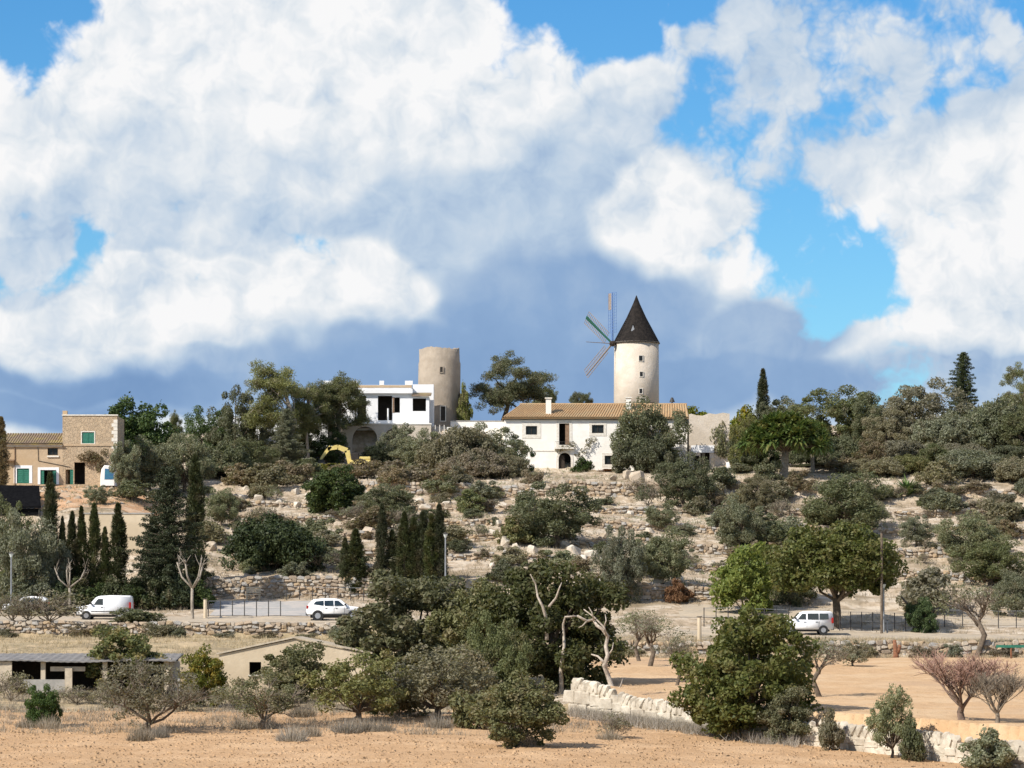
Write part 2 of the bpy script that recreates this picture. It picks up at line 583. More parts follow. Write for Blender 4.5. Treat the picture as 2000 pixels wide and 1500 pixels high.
def axis(segs):
    out = []
    for a, b, n in segs:
        out += list(np.linspace(a, b, n, endpoint=False))
    return np.array(out + [segs[-1][1]])


gxs = axis([(-6000, -600, 8), (-600, -80, 30), (-80, 80, 400), (80, 600, 30), (600, 6000, 8)])
gys = axis([(-400, 120, 26), (120, 200, 170), (200, 255.5, 110), (255.5, 257.5, 8), (257.5, 285.5, 56), (285.5, 287.5, 8),
            (287.5, 351.5, 200), (351.5, 353.5, 8), (353.5, 383.5, 60), (383.5, 387.5, 12), (387.5, 425, 60), (425, 1500, 20), (1500, 6000, 6)])
GX, GY = np.meshgrid(gxs, gys)
GZ = ground(GX, GY)
nx, ny = len(gxs), len(gys)
idx = np.arange(nx * ny).reshape(ny, nx)
GF = np.stack([idx[:-1, :-1], idx[:-1, 1:], idx[1:, 1:], idx[1:, :-1]], -1)
GV = np.stack([GX, GY, GZ], -1).reshape(-1, 3)
cxs = (GX[:-1, :-1] + GX[1:, 1:]) / 2
cys = (GY[:-1, :-1] + GY[1:, 1:]) / 2
cim = np.clip(cxs / np.maximum(cys, 100) * F + 1000, -9999, 9999)
edge = 1.2 * fbm(cxs * 0.35, cys * 0.35, 3) * 4


def sheet(name, mask, dz, m, kind='structure'):
    fs_ = GF[mask]
    used, inv = np.unique(fs_.ravel(), return_inverse=True)
    V = GV[used].copy()
    V[:, 2] += dz
    o = obj(name, np_mesh(name, V, inv.reshape(-1, 4), True), m)
    return tag(o, kind=kind)


def ground_mat(name, cols, scales, bump, bscale, rough=0.95):
    m = bpy.data.materials.new(name)
    m.use_nodes = True
    t = m.node_tree
    g = NT(t)
    b = t.nodes['Principled BSDF']
    b.inputs['Roughness'].default_value = rough
    b.inputs['Specular IOR Level'].default_value = 0.1
    geo = g.node('ShaderNodeNewGeometry')
    vec = geo.outputs['Position']
    col = g.mix(g.ss(g.noise(vec, scales[0], 6.0, 0.65), 0.36, 0.64), cols[0], cols[1])
    col = g.mix(g.ss(g.noise(vec, scales[1], 5.0, 0.6), 0.45, 0.62), col, cols[2])
    col = g.mix(g.ss(g.noise(vec, scales[2], 3.0, 0.6), 0.52, 0.70), col, cols[3])
    g.put(b.inputs['Base Color'], col)
    bn = g.node('ShaderNodeBump')
    bn.inputs['Distance'].default_value = bump
    g.put(bn.inputs['Height'], g.noise(vec, bscale, 5.0, 0.65))
    t.links.new(bn.outputs[0], b.inputs['Normal'])
    return m


M_HILL = ground_mat('limestone_hillside', [(0.47, 0.37, 0.265), (0.31, 0.24, 0.16), (0.55, 0.465, 0.36), (0.25, 0.195, 0.125)], (1.6, 0.55, 0.16), 0.16, 1.8)
M_FIELD = ground_mat('ploughed_earth', [(0.49, 0.312, 0.172), (0.43, 0.27, 0.145), (0.53, 0.35, 0.20), (0.43, 0.28, 0.155)], (2.2, 0.30, 0.09), 0.10, 3.2)
M_ORCH = ground_mat('orchard_earth', [(0.54, 0.36, 0.205), (0.48, 0.31, 0.17), (0.57, 0.40, 0.24), (0.47, 0.315, 0.19)], (1.8, 0.25, 0.07), 0.10, 3.0)
M_ROAD = ground_mat('dusty_asphalt', [(0.44, 0.37, 0.28), (0.37, 0.31, 0.235), (0.48, 0.39, 0.28), (0.38, 0.32, 0.24)], (3.0, 0.6, 0.15), 0.01, 20)
M_YARD = ground_mat('grey_concrete_yard', [(0.40, 0.38, 0.36), (0.34, 0.33, 0.31), (0.44, 0.40, 0.36), (0.36, 0.35, 0.33)], (3.0, 0.6, 0.15), 0.01, 20)
M_BANK = ground_mat('orange_earth_bank', [(0.50, 0.29, 0.16), (0.42, 0.26, 0.15), (0.54, 0.38, 0.25), (0.38, 0.28, 0.18)], (1.8, 0.5, 0.2), 0.10, 3)
M_DRY = ground_mat('dry_grass_ground', [(0.40, 0.32, 0.20), (0.30, 0.235, 0.14), (0.47, 0.36, 0.225), (0.26, 0.205, 0.13)], (2.2, 0.6, 0.2), 0.12, 4)

g_o = obj('ground', np_mesh('ground', GV, GF.reshape(-1, 4), True), M_HILL)
tag(g_o, kind='structure')
right = cys > wallY(cxs) + 1.1
sheet('dry_grass_bank', (cys > 176) & (cys < 258) & (cxs > -70) & (cxs < 75) & ~(right & (cxs > 2.5)), 0.012, M_DRY)
sheet('ploughed_field', (cys < 190 + edge) & (cys > 60) & (np.abs(cxs) < 90) & ~(right & (cxs > 0.5)), 0.03, M_FIELD)
sheet('orchard_field', (cys < 254.8 + edge * 0.2) & (cys > 120) & right & (cxs > 5.0 + edge * 0.2) & (cxs < 95), 0.03, M_ORCH)
sheet('road', (cys > 259.5) & (cys < 269 + edge * 0.12) & (np.abs(cxs) < 140), 0.03, M_ROAD)
sheet('concrete_yard', (cys > 271) & (cys < 283) & (cim > 415) & (cim < 610), 0.03, M_YARD)
sheet('path', (cys > 277) & (cys < 284) & (cim > 1330) & (cim < 2400), 0.03, M_ROAD)
sheet('earth_bank', (cys > 319 + edge * 0.4) & (cys < 340) & (cim > 60 + edge * 12) & (cim < 330 + edge * 16), 0.03, M_BANK)

# ------------------------------------------------------------------ foliage
def unit(a):
    return a / np.maximum(np.linalg.norm(a, axis=-1, keepdims=True), 1e-9)


def leaves(rng, lobes, n, L, W, shell=0.55, up=0.25, zs=0.8, out=0.7, follow=0.0):
    """diamond leaves spread over clumps; lobes rows are x,y,z,r"""
    lobes = np.asarray(lobes, float)
    k = len(lobes)
    c = np.repeat(lobes[:, :3], n, 0)
    r = np.repeat(lobes[:, 3], n)[:, None]
    d = unit(rng.normal(size=(k * n, 3)))
    rad = shell + (1 - shell) * rng.rand(k * n, 1) ** 0.6
    rad *= 1.0 + 0.25 * rng.randn(k * n, 1) * (rng.rand(k * n, 1) < 0.3)
    p = c + d * r * rad * np.array([1, 1, zs])
    nrm = unit(d * out + rng.normal(size=(k * n, 3)) * 0.75 + np.array([0, 0, up]))
    t = unit(np.cross(nrm, rng.normal(size=(k * n, 3))))
    if follow:
        t = unit(t * (1 - follow) + d * follow + np.array([0, 0, follow * 0.8]))
    b = unit(np.cross(nrm, t))
    s = (0.7 + 0.6 * rng.rand(k * n, 1))
    a0 = p - t * L * 0.5 * s; a2 = p + t * L * 0.5 * s
    a1 = p + b * W * 0.5 * s; a3 = p - b * W * 0.5 * s
    V = np.stack([a0, a1, a2, a3], 1).reshape(-1, 3)
    Fc = np.arange(k * n * 4).reshape(-1, 4)
    return V, Fc


def blades(rng, bases, dirs, L, W):
    """tapering blades: bases (n,3), dirs (n,3) unit, triangles"""
    n = len(bases)
    side = unit(np.cross(dirs, rng.normal(size=(n, 3))))
    L = np.broadcast_to(np.asarray(L, float).reshape(-1, 1), (n, 1))
    V = np.stack([bases - side * W / 2, bases + side * W / 2, bases + dirs * L], 1).reshape(-1, 3)
    return V, np.arange(n * 3).reshape(-1, 3)


def ell_lobes(rng, K, rx, ry, rz, zc, r, low=-0.6, shell=0.45, rough=0.22):
    out = []
    ph = rng.rand(6) * 6.28
    while len(out) < K:
        d = rng.normal(size=3); d /= np.linalg.norm(d)
        if d[2] < low: continue
        th = math.atan2(d[1], d[0])
        irr = 1 + rough * (math.sin(2 * th + ph[0]) * 0.5 + math.sin(3 * th + ph[1] + 2 * d[2]) * 0.6 + math.sin(5 * d[2] + ph[2] + th) * 0.5)
        s = min(1.08, (shell + (1 - shell) * rng.rand() ** 0.7) * irr)
        out.append((d[0] * rx * s, d[1] * ry * s, zc + d[2] * rz * s, r * (0.65 + 0.7 * rng.rand())))
    return out


def trunk_mb(rng, lobes, h0, r0, forks=0.5, lean=(0, 0), nl=10, bend=0.25, n=6, base_z=-0.3):
    """tapered trunk with limbs out to some of the clumps"""
    mb = MB()
    top = Vector((lean[0], lean[1], h0))
    mid = Vector((lean[0] * 0.3 + rng.randn() * 0.08 * h0, lean[1] * 0.3 + rng.randn() * 0.08 * h0, h0 * 0.5))
    mb.tube([(0, 0, base_z), (0, 0, 0.02), mid, top], [r0 * 1.35, r0 * 1.2, r0 * 0.95, r0 * 0.8], n)
    ids = rng.permutation(len(lobes))[:nl]
    for i in ids:
        e = Vector(lobes[i][:3])
        s = mid.lerp(top, forks + (1 - forks) * rng.rand())
        a = s.lerp(e, 0.4) + Vector(rng.randn(3)) * bend * 0.5 * (e - s).length * 0.4
        b_ = s.lerp(e, 0.75) + Vector(rng.randn(3)) * bend * 0.5 * (e - s).length * 0.3
        mb.tube([s, a, b_, e], [r0 * 0.55, r0 * 0.36, r0 * 0.2, r0 * 0.08], max(4, n - 2), False)
    return mb


def twig_tree(rng, H, W, r0, h0=0.9, levels=(5, 4, 4, 4), up=0.55, n0=7, crook=0.22, spread=0.55, rise=0.12):
    """bare tree: returns trunk MB (stem and limbs) and twig MB"""
    tr, tw = MB(), MB()
    tr.tube([(0, 0, -0.3), (0, 0, 0.03), (0.04 * H * rng.randn(), 0.04 * H * rng.randn(), h0 * 0.6), (0, 0, h0)], [r0 * 1.4, r0 * 1.15, r0, r0 * 0.9], n0)
    def grow(p, d, L, r, lev):
        segs = 3
        pts = [p]; dd = d
        for i in range(segs):
            dd = (dd + Vector(rng.randn(3)) * crook + Vector((0, 0, 0.10))).normalized()
            pts.append(pts[-1] + dd * L / segs)
        (tr if lev < 2 else tw).tube(pts, [r, r * 0.8, r * 0.62, r * 0.42], 5 if lev < 2 else 3, False)
        if lev + 1 < len(levels):
            for k in range(levels[lev + 1]):
                f = 0.35 + 0.65 * rng.rand()
                q = pts[0].lerp(pts[1], f * 3) if f < 1 / 3 else (pts[1].lerp(pts[2], f * 3 - 1) if f < 2 / 3 else pts[2].lerp(pts[3], f * 3 - 2))
                nd = (dd + Vector(rng.randn(3)) * spread + Vector((0, 0, rise))).normalized()
                grow(q, nd, L * (0.52 + 0.2 * rng.rand()), max(r * 0.5, 0.011), lev + 1)
    for k in range(levels[0]):
        a = 2 * math.pi * (k + 0.5 * rng.rand()) / levels[0]
        d = Vector((math.cos(a) * W * 0.5, math.sin(a) * W * 0.5, up * H)).normalized()
        grow(Vector((0, 0, h0 * (0.75 + 0.25 * rng.rand()))), d, (H - h0) * 0.52, r0 * 0.55, 0)
    return tr, tw


LM = leaf_mat
LM('carob_leaf', (0.052, 0.066, 0.024), (0.140, 0.145, 0.060), (0.150, 0.140, 0.068), 0.38)
LM('carob_light_leaf', (0.100, 0.108, 0.046), (0.205, 0.200, 0.095), (0.22, 0.190, 0.105), 0.32)
LM('olive_leaf', (0.125, 0.135, 0.080), (0.255, 0.265, 0.170), (0.195, 0.180, 0.115), 0.35)
LM('olive_dark_leaf', (0.082, 0.096, 0.048), (0.185, 0.195, 0.105), (0.155, 0.145, 0.085), 0.35)
LM('cypress_leaf', (0.032, 0.044, 0.018), (0.088, 0.096, 0.040), (0.105, 0.095, 0.050), 0.15)
LM('fir_leaf', (0.026, 0.038, 0.018), (0.075, 0.085, 0.040), None, 0.15)
LM('pine_leaf', (0.115, 0.130, 0.045), (0.235, 0.240, 0.095), (0.185, 0.170, 0.095), 0.35)
LM('pine_grey_leaf', (0.085, 0.100, 0.045), (0.190, 0.198, 0.090), (0.17, 0.155, 0.085), 0.3)
LM('scrub_leaf', (0.140, 0.132, 0.080), (0.270, 0.248, 0.165), (0.215, 0.185, 0.125), 0.35)
LM('brown_scrub_leaf', (0.160, 0.128, 0.084), (0.270, 0.220, 0.155), (0.18, 0.17, 0.10), 0.35)
LM('dark_shrub_leaf', (0.022, 0.036, 0.014), (0.066, 0.082, 0.030), None, 0.2)
LM('citrus_leaf', (0.075, 0.100, 0.022), (0.185, 0.185, 0.040), (0.25, 0.19, 0.045))
LM('bright_leaf', (0.110, 0.165, 0.022), (0.270, 0.300, 0.050), None, 0.4)
LM('laurel_leaf', (0.030, 0.056, 0.020), (0.095, 0.130, 0.045), None)
LM('dragon_leaf', (0.060, 0.100, 0.032), (0.150, 0.190, 0.065), (0.17, 0.165, 0.055), 0.25)
LM('agave_leaf', (0.10, 0.17, 0.06), (0.22, 0.28, 0.11), None, 0.1)
LM('dry_stalk', (0.30, 0.245, 0.17), (0.43, 0.36, 0.26), (0.30, 0.27, 0.22), 0.2, 0.8)
LM('grey_weed', (0.24, 0.21, 0.17), (0.37, 0.32, 0.26), None, 0.2, 0.8)
LM('straw', (0.40, 0.30, 0.15), (0.52, 0.40, 0.23), None, 0.2, 0.8)
LM('red_weed', (0.17, 0.085, 0.045), (0.25, 0.14, 0.07), None, 0.2, 0.8)
M_BARK = mat('grey_bark', [(0.17, 0.13, 0.095), (0.09, 0.07, 0.05)], 5, bump=0.02)
M_PALE = mat('pale_bark', [(0.36, 0.31, 0.25), (0.22, 0.185, 0.145)], 5, bump=0.02)
M_DEAD = mat('bleached_wood', [(0.50, 0.43, 0.35), (0.33, 0.27, 0.21)], 6, bump=0.02)
M_TWIG = mat('grey_twig', [(0.22, 0.185, 0.14), (0.15, 0.12, 0.09)], 4)
M_PINKTWIG = mat('pinkish_twig', [(0.33, 0.20, 0.155), (0.24, 0.15, 0.11)], 4)
M_PINKBARK = mat('brown_bark', [(0.19, 0.13, 0.10), (0.11, 0.08, 0.06)], 4, bump=0.02)
M_RED = mat('red_brown_bark', [(0.26, 0.115, 0.06), (0.15, 0.07, 0.04)], 6, bump=0.02)

KIND = {}
def leafkind(name, variants, fn):
    """variants of a plant: each a list of (part, mesh, material), with nominal width and height"""
    KIND[name] = [fn(np.random.RandomState(100 * (i + 1) + len(name) * 7 + ord(name[0]))) for i in range(variants)]
    for p_ in KIND[name]:
        # nominal size from what was really built
        vv = []
        for _, me, _m in p_['parts']:
            a = np.empty(len(me.vertices) * 3, np.float32); me.vertices.foreach_get('co', a)
            vv.append(a.reshape(-1, 3))
        vv = np.concatenate(vv)
        lo, hi = np.percentile(vv, 0.6, axis=0), np.percentile(vv, 99.4, axis=0)
        p_['w'] = float((hi[0] - lo[0] + hi[1] - lo[1]) / 2); p_['h'] = float(hi[2])


def mesh_of(name, VF, smooth=False):
    return np_mesh(name, VF[0], VF[1], smooth)


def tree_round(H, W, K, lr, n, L, Wd, leaf, bark, h0=None, low=-0.55, shell=0.4, rough=0.25, zs=0.8, r0=None, nl=12, zc=None, up=0.25):
    def fn(rng):
        zc_ = zc if zc is not None else H * 0.58
        lb = ell_lobes(rng, K, W / 2 - lr * 0.7, W / 2 - lr * 0.7, H - zc_ - lr * 0.6, zc_, lr, low, shell, rough)
        tm = trunk_mb(rng, lb, h0 or H * 0.34, r0 or H * 0.035, nl=nl)
        return dict(w=W, h=H, parts=[('trunk', tm.mesh('trunk', True), MATS[bark]), ('crown', mesh_of('crown', leaves(rng, lb, n, L, Wd, zs=zs, up=up)), MATS[leaf])])
    return fn


leafkind('carob', 3, tree_round(5.5, 6.5, 150, 0.50, 230, 0.19, 0.105, 'carob_leaf', 'grey_bark', zc=2.5, low=-0.95, rough=0.22))
leafkind('thicket', 3, tree_round(2.5, 5.4, 170, 0.42, 180, 0.17, 0.08, 'olive_dark_leaf', 'grey_bark', zc=0.75, low=-0.4, rough=0.30, h0=0.4, r0=0.09, nl=14))
leafkind('carob_std', 1, tree_round(5.6, 6.6, 170, 0.50, 230, 0.19, 0.105, 'carob_leaf', 'grey_bark', zc=3.2, low=-0.66, rough=0.10, h0=1.7, r0=0.2))
leafkind('olive', 3, tree_round(4.0, 4.6, 95, 0.40, 220, 0.16, 0.06, 'olive_leaf', 'grey_bark', zc=1.75, shell=0.35, low=-0.85, h0=0.9, rough=0.24, nl=18))
leafkind('holm', 2, tree_round(5.0, 6.0, 140, 0.46, 200, 0.17, 0.08, 'olive_dark_leaf', 'grey_bark', zc=1.8, low=-0.95, rough=0.26, h0=1.1))
leafkind('citrus', 2, tree_round(3.4, 3.6, 90, 0.33, 170, 0.14, 0.08, 'citrus_leaf', 'grey_bark', zc=1.6, low=-0.9, rough=0.24))
leafkind('sparse', 2, tree_round(3.5, 4.2, 95, 0.32, 105, 0.14, 0.07, 'olive_leaf', 'grey_bark', zc=1.75, low=-0.75, nl=30, shell=0.3, h0=0.6, rough=0.26))
leafkind('laurel', 2, tree_round(5.0, 6.0, 130, 0.50, 220, 0.20, 0.115, 'laurel_leaf', 'grey_bark', zc=1.9, low=-0.9, rough=0.22))


def tree_mixed(rng, H=3.6, W=4.4):
    """half-bare almond: twigs with thin leaf clumps between them"""
    tr, tw = twig_tree(rng, H, W, 0.13, 0.55, (6, 4, 4, 3), 0.5)
    lb = ell_lobes(rng, 70, W / 2 - 0.2, W / 2 - 0.2, H * 0.45, H * 0.54, 0.34, -0.85, 0.3)
    return dict(w=W, h=H, parts=[('trunk', tr.mesh('trunk', True), M_BARK), ('twigs', tw.mesh('twigs'), M_TWIG),
                                 ('crown', mesh_of('crown', leaves(rng, lb, 75, 0.13, 0.062)), MATS['olive_leaf'])])
leafkind('almond_mixed', 3, tree_mixed)


def tree_thin(rng, H=3.9, W=3.6):
    tr, tw = twig_tree(rng, H, W, 0.12, 1.75, (5, 4, 5, 5), 0.62)
    lb = ell_lobes(rng, 26, W / 2 - 0.2, W / 2 - 0.2, H * 0.28, H * 0.70, 0.36, -0.4, 0.3)
    return dict(w=W, h=H, parts=[('trunk', tr.mesh('trunk', True), M_BARK), ('twigs', tw.mesh('twigs'), M_TWIG),
                                 ('crown', mesh_of('crown', leaves(rng, lb, 40, 0.13, 0.06)), MATS['olive_leaf'])])
leafkind('almond_orchard', 3, tree_thin)


def tree_bare(rng, H=4.0, W=4.4):
    tr, tw = twig_tree(rng, H, 2.5, 0.10, 0.8, (9, 6, 6, 5), 0.62, crook=0.09, spread=0.42, rise=0.25)
    return dict(w=W, h=H, parts=[('trunk', tr.mesh('trunk', True), M_PINKBARK), ('twigs', tw.mesh('twigs'), M_PINKTWIG)])
leafkind('bare_pink', 2, tree_bare)


def bush_bare(rng, H=1.9, W=2.6):
    tr, tw = twig_tree(rng, H, W, 0.05, 0.15, (9, 4, 4, 3), 0.5)
    lb = ell_lobes(rng, 22, W / 2 - 0.2, W / 2 - 0.2, H * 0.5, H * 0.48, 0.3, -0.6, 0.2)
    return dict(w=W, h=H, parts=[('stems', tr.mesh('stems', True), M_TWIG), ('twigs', tw.mesh('twigs'), M_TWIG),
                                 ('foliage', mesh_of('foliage', leaves(rng, lb, 50, 0.13, 0.06)), MATS['scrub_leaf'])])
leafkind('bare_bush', 2, bush_bare)


def pollard(rng, H=4.6, W=2.8):
    tr = MB()
    tr.tube([(0, 0, -0.3), (0, 0, 0), (0.05, 0, 1.1), (0.02, 0, 2.1)], [0.13, 0.11, 0.095, 0.09], 8)
    for a, s, h in ((2.9, 1.0, 2.0), (0.2, 1.1, 2.1), (1.6, 0.6, 2.3), (4.6, 0.7, 1.8)):
        e = Vector((math.cos(a) * s * W * 0.4, math.sin(a) * s * W * 0.4, 2.0 + h * 0.75))
        mid = Vector((math.cos(a) * s * W * 0.28, math.sin(a) * s * W * 0.28, 2.0 + h * 0.32))
        tr.tube([(0, 0, 1.95), mid, e], [0.075, 0.06, 0.045], 6)
        for k in range(5):
            d = Vector(rng.randn(3)) * 0.30 + Vector((0, 0, 0.5))
            s0 = mid.lerp(e, 0.4 + 0.6 * rng.rand())
            tr.tube([s0, s0 + d * 0.6, s0 + d + Vector(rng.randn(3)) * 0.1], [0.03, 0.02, 0.012], 4)
    return dict(w=W, h=H, parts=[('trunk', tr.mesh('trunk', True), M_PALE)])
leafkind('pollard', 2, pollard)


def cypress(rng, H=9.0, W=1.25):
    lb = []
    for i in range(150):
        z = 0.35 + (H - 0.45) * rng.rand() ** 0.92
        f = z / H
        prof = min(1.0, 0.55 + f * 2.2) * (1 - max(0, (f - 0.45) / 0.55) ** 1.7) ** 0.9
        a = rng.rand() * 6.283
        r = W * 0.40 * prof * (0.55 + 0.5 * rng.rand())
        lb.append((math.cos(a) * r, math.sin(a) * r, z, 0.10 + 0.16 * prof))
    lb.append((0, 0, H - 0.15, 0.07))
    V, Fc = leaves(rng, lb, 95, 0.24, 0.055, zs=2.1, shell=0.4, out=0.9, follow=0.75, up=0.1)
    tm = MB().tube([(0, 0, -0.3), (0, 0, 0.5), (0.02, 0, H * 0.5), (0, 0, H * 0.92)], [0.16, 0.13, 0.08, 0.02], 6)
    return dict(w=W, h=H, parts=[('trunk', tm.mesh('trunk', True), M_BARK), ('crown', mesh_of('crown', (V, Fc)), MATS['cypress_leaf'])])
leafkind('cypress', 3, cypress)


def pine(rng, H=8.5, W=7.0, lean=0.9):
    lb = []
    for k in range(20):
        a = rng.rand() * 6.283; r = W * 0.42 * math.sqrt(rng.rand())
        zt = H * (0.93 - 0.26 * (r / (W * 0.4)) ** 1.3) - rng.rand() ** 1.2 * H * 0.46
        for j in range(9):
            lb.append((lean + math.cos(a) * r + rng.randn() * 0.5, math.sin(a) * r + rng.randn() * 0.5, zt + rng.randn() * 0.42, 0.42 + 0.25 * rng.rand()))
    V, Fc = leaves(rng, lb, 220, 0.24, 0.055, zs=0.85, shell=0.3, follow=0.35)
    tm = trunk_mb(rng, lb[::4], H * 0.55, 0.2, forks=0.15, lean=(lean * 0.8, 0.0), nl=22, n=7)
    return dict(w=W, h=H, parts=[('trunk', tm.mesh('trunk', True), M_BARK), ('crown', mesh_of('crown', (V, Fc)), MATS['pine_grey_leaf'])])
leafkind('pine', 3, pine)


def pine_tall(rng, H=9.0, W=5.0):
    lb = []
    for k in range(24):
        z = H * (0.38 + 0.55 * rng.rand()); a = rng.rand() * 6.283
        r = W * 0.42 * math.sqrt(rng.rand()) * (1.15 - 0.5 * (z / H))
        for j in range(8):
            lb.append((math.cos(a) * r + rng.randn() * 0.35, math.sin(a) * r + rng.randn() * 0.35, z + rng.randn() * 0.25, 0.36 + 0.22 * rng.rand()))
    V, Fc = leaves(rng, lb, 130, 0.22, 0.045, zs=0.8, shell=0.25, follow=0.35)
    tm = trunk_mb(rng, lb[::4], H * 0.85, 0.15, forks=0.1, nl=22, n=7)
    return dict(w=W, h=H, parts=[('trunk', tm.mesh('trunk', True), M_PALE), ('crown', mesh_of('crown', (V, Fc)), MATS['pine_leaf'])])
leafkind('pine_tall', 3, pine_tall)


def fir(rng, H=10.0, W=6.0):
    tm = MB().tube([(0, 0, -0.3), (0, 0, 0.4), (0, 0, H * 0.5), (0, 0, H * 0.98)], [0.24, 0.2, 0.12, 0.02], 8)
    Vs, Fs, off = [], [], 0
    ph = rng.rand(3) * 6.28
    for i in range(150):
        f = 0.09 + 0.89 * (i + rng.rand()) / 150
        f = min(0.985, f)
        a = i * 2.399 + rng.randn() * 0.3
        z = H * f
        R = W * 0.5 * (1 - f) ** 0.8 * (0.55 + 0.6 * rng.rand()) * (1 + 0.22 * math.sin(2 * a + ph[0] + 4 * f)) + 0.15
        d = np.array([math.cos(a), math.sin(a)])
        rise = rng.uniform(-0.15, 0.30) + 0.35 * f
        tm.tube([(0, 0, z), (d[0] * R * 0.5, d[1] * R * 0.5, z + rise * R * 0.25), (d[0] * R, d[1] * R, z + rise * R * 0.5)], [0.05, 0.035, 0.012], 4, False)
        ns = max(3, int(R / 0.24))
        lb = []
        for s_ in range(ns):
            t = (s_ + 0.8) / ns
            lb.append((d[0] * R * t + rng.randn() * 0.08, d[1] * R * t + rng.randn() * 0.08, z + rise * R * 0.5 * t - 0.08 * rng.rand(), (0.22 + 0.20 * (1 - t)) * min(1, 0.4 + R)))
        V, Fc = leaves(rng, lb, 46, 0.16, 0.06, zs=0.7, shell=0.2, follow=0.3)
        Vs.append(V); Fs.append(Fc + off); off += len(V)
    return dict(w=W, h=H, parts=[('trunk', tm.mesh('trunk', True), M_BARK), ('crown', np_mesh('crown', np.concatenate(Vs), np.concatenate(Fs)), MATS['fir_leaf'])])
leafkind('fir', 2, fir)


def shrub(H, W, K, lr, n, L, Wd, leaf):
    def fn(rng):
        lb = ell_lobes(rng, K, W / 2 - lr * 0.7, W / 2 - lr * 0.7, H * 0.62, H * 0.36, lr, -0.5, 0.3, 0.28)
        tm = MB()
        for i in rng.permutation(len(lb))[:9]:
            e = Vector(lb[i][:3]); b0 = Vector((rng.randn() * 0.1, rng.randn() * 0.1, -0.15))
            tm.tube([b0, b0.lerp(e, 0.5) + Vector(rng.randn(3)) * 0.08, e], [0.035, 0.025, 0.01], 4, False)
        return dict(w=W, h=H, parts=[('stems', tm.mesh('stems'), M_TWIG), ('foliage', mesh_of('foliage', leaves(rng, lb, n, L, Wd)), MATS[leaf])])
    return fn
leafkind('scrub', 4, shrub(1.5, 2.2, 34, 0.30, 130, 0.15, 0.07, 'scrub_leaf'))
leafkind('lentisk', 3, shrub(1.7, 2.4, 38, 0.32, 150, 0.16, 0.085, 'olive_dark_leaf'))
leafkind('dark_round', 2, shrub(3.0, 3.6, 80, 0.42, 210, 0.18, 0.10, 'dark_shrub_leaf'))
leafkind('bright', 1, shrub(3.4, 3.8, 80, 0.40, 150, 0.24, 0.10, 'bright_leaf'))


def dry_tuft(rng, H=0.7, W=1.4):
    n = 620
    a = rng.rand(n) * 6.283; r = W * 0.42 * np.sqrt(rng.rand(n))
    b = np.stack([np.cos(a) * r, np.sin(a) * r, -0.05 * np.ones(n)], 1)
    d = unit(np.stack([np.cos(a) * r * 0.9, np.sin(a) * r * 0.9, 0.6 + 0 * r], 1) + rng.normal(size=(n, 3)) * 0.28)
    V, Fc = blades(rng, b, d, H * (0.55 + 0.55 * rng.rand(n)) * (1.1 - 0.6 * r / (W * 0.5)), 0.035)
    return dict(w=W, h=H, parts=[('stalks', mesh_of('stalks', (V, Fc)), MATS['grey_weed'])])
leafkind('dry_tuft', 3, dry_tuft)


def rosette(rng, c, L, n, W, updeg=(10, 80)):
    el = np.radians(updeg[0] + (updeg[1] - updeg[0]) * rng.rand(n)); a = rng.rand(n) * 6.283
    d = np.stack([np.cos(a) * np.cos(el), np.sin(a) * np.cos(el), np.sin(el)], 1)
    side = unit(np.cross(d, np.array([0, 0, 1.0]) + 0.01 * rng.normal(size=(n, 3))))
    up_ = unit(np.cross(side, d))
    Ls = (L * (0.75 + 0.4 * rng.rand(n)))[:, None]
    p0 = np.asarray(c) + d * 0.03
    p1 = p0 + d * Ls * 0.5 + up_ * 0.04 * L
    p2 = p0 + d * Ls - np.array([0, 0, 0.16]) * Ls
    V = np.stack([p0 - side * W * 0.35, p0 + side * W * 0.35, p1 + side * W * 0.5, p1 - side * W * 0.5, p2 + side * W * 0.05, p2 - side * W * 0.05], 1).reshape(-1, 3)
    o = np.arange(n)[:, None] * 6
    Fc = np.concatenate([o + np.array([[0, 1, 2, 3]]), o + np.array([[3, 2, 4, 5]])])
    return V, Fc


def dragon(rng, H=5.6, W=6.4):
    tm = MB(); lm = MB()
    tm.tube([(0, 0, -0.3), (0, 0, 0.1), (0.1, 0, 1.3), (0.12, 0, 2.2)], [0.36, 0.31, 0.26, 0.24], 10)
    Vs, Fs, off = [], [], 0
    for k in range(95):
        a = rng.rand() * 6.283; s = math.sqrt((k + 0.5) / 95)
        e = Vector((math.cos(a) * s * W * 0.42, math.sin(a) * s * W * 0.42, H * (0.86 - 0.40 * s ** 2.0) + rng.randn() * 0.15))
        m1 = Vector((0.12 + e.x * 0.35, e.y * 0.35, 2.2 + (e.z - 2.2) * 0.55))
        lm.tube([(0.12, 0, 2.1), m1, e], [0.09, 0.055, 0.04], 5, False)
        V, Fc = rosette(rng, e, 0.95, 46, 0.17, (-60, 75))
        Vs.append(V); Fs.append(Fc + off); off += len(V)
    return dict(w=W, h=H, parts=[('trunk', tm.mesh('trunk', True), M_PALE), ('limbs', lm.mesh('limbs', True), M_BARK), ('crown', np_mesh('crown', np.concatenate(Vs), np.concatenate(Fs)), MATS['dragon_leaf'])])
leafkind('dragon', 1, dragon)


def agave(rng, H=1.3, W=2.6):
    return dict(w=W, h=H, parts=[('leaves', mesh_of('leaves', rosette(rng, (0, 0, 0.05), 1.35, 46, 0.2, (8, 80))), MATS['agave_leaf'])])
leafkind('agave', 1, agave)

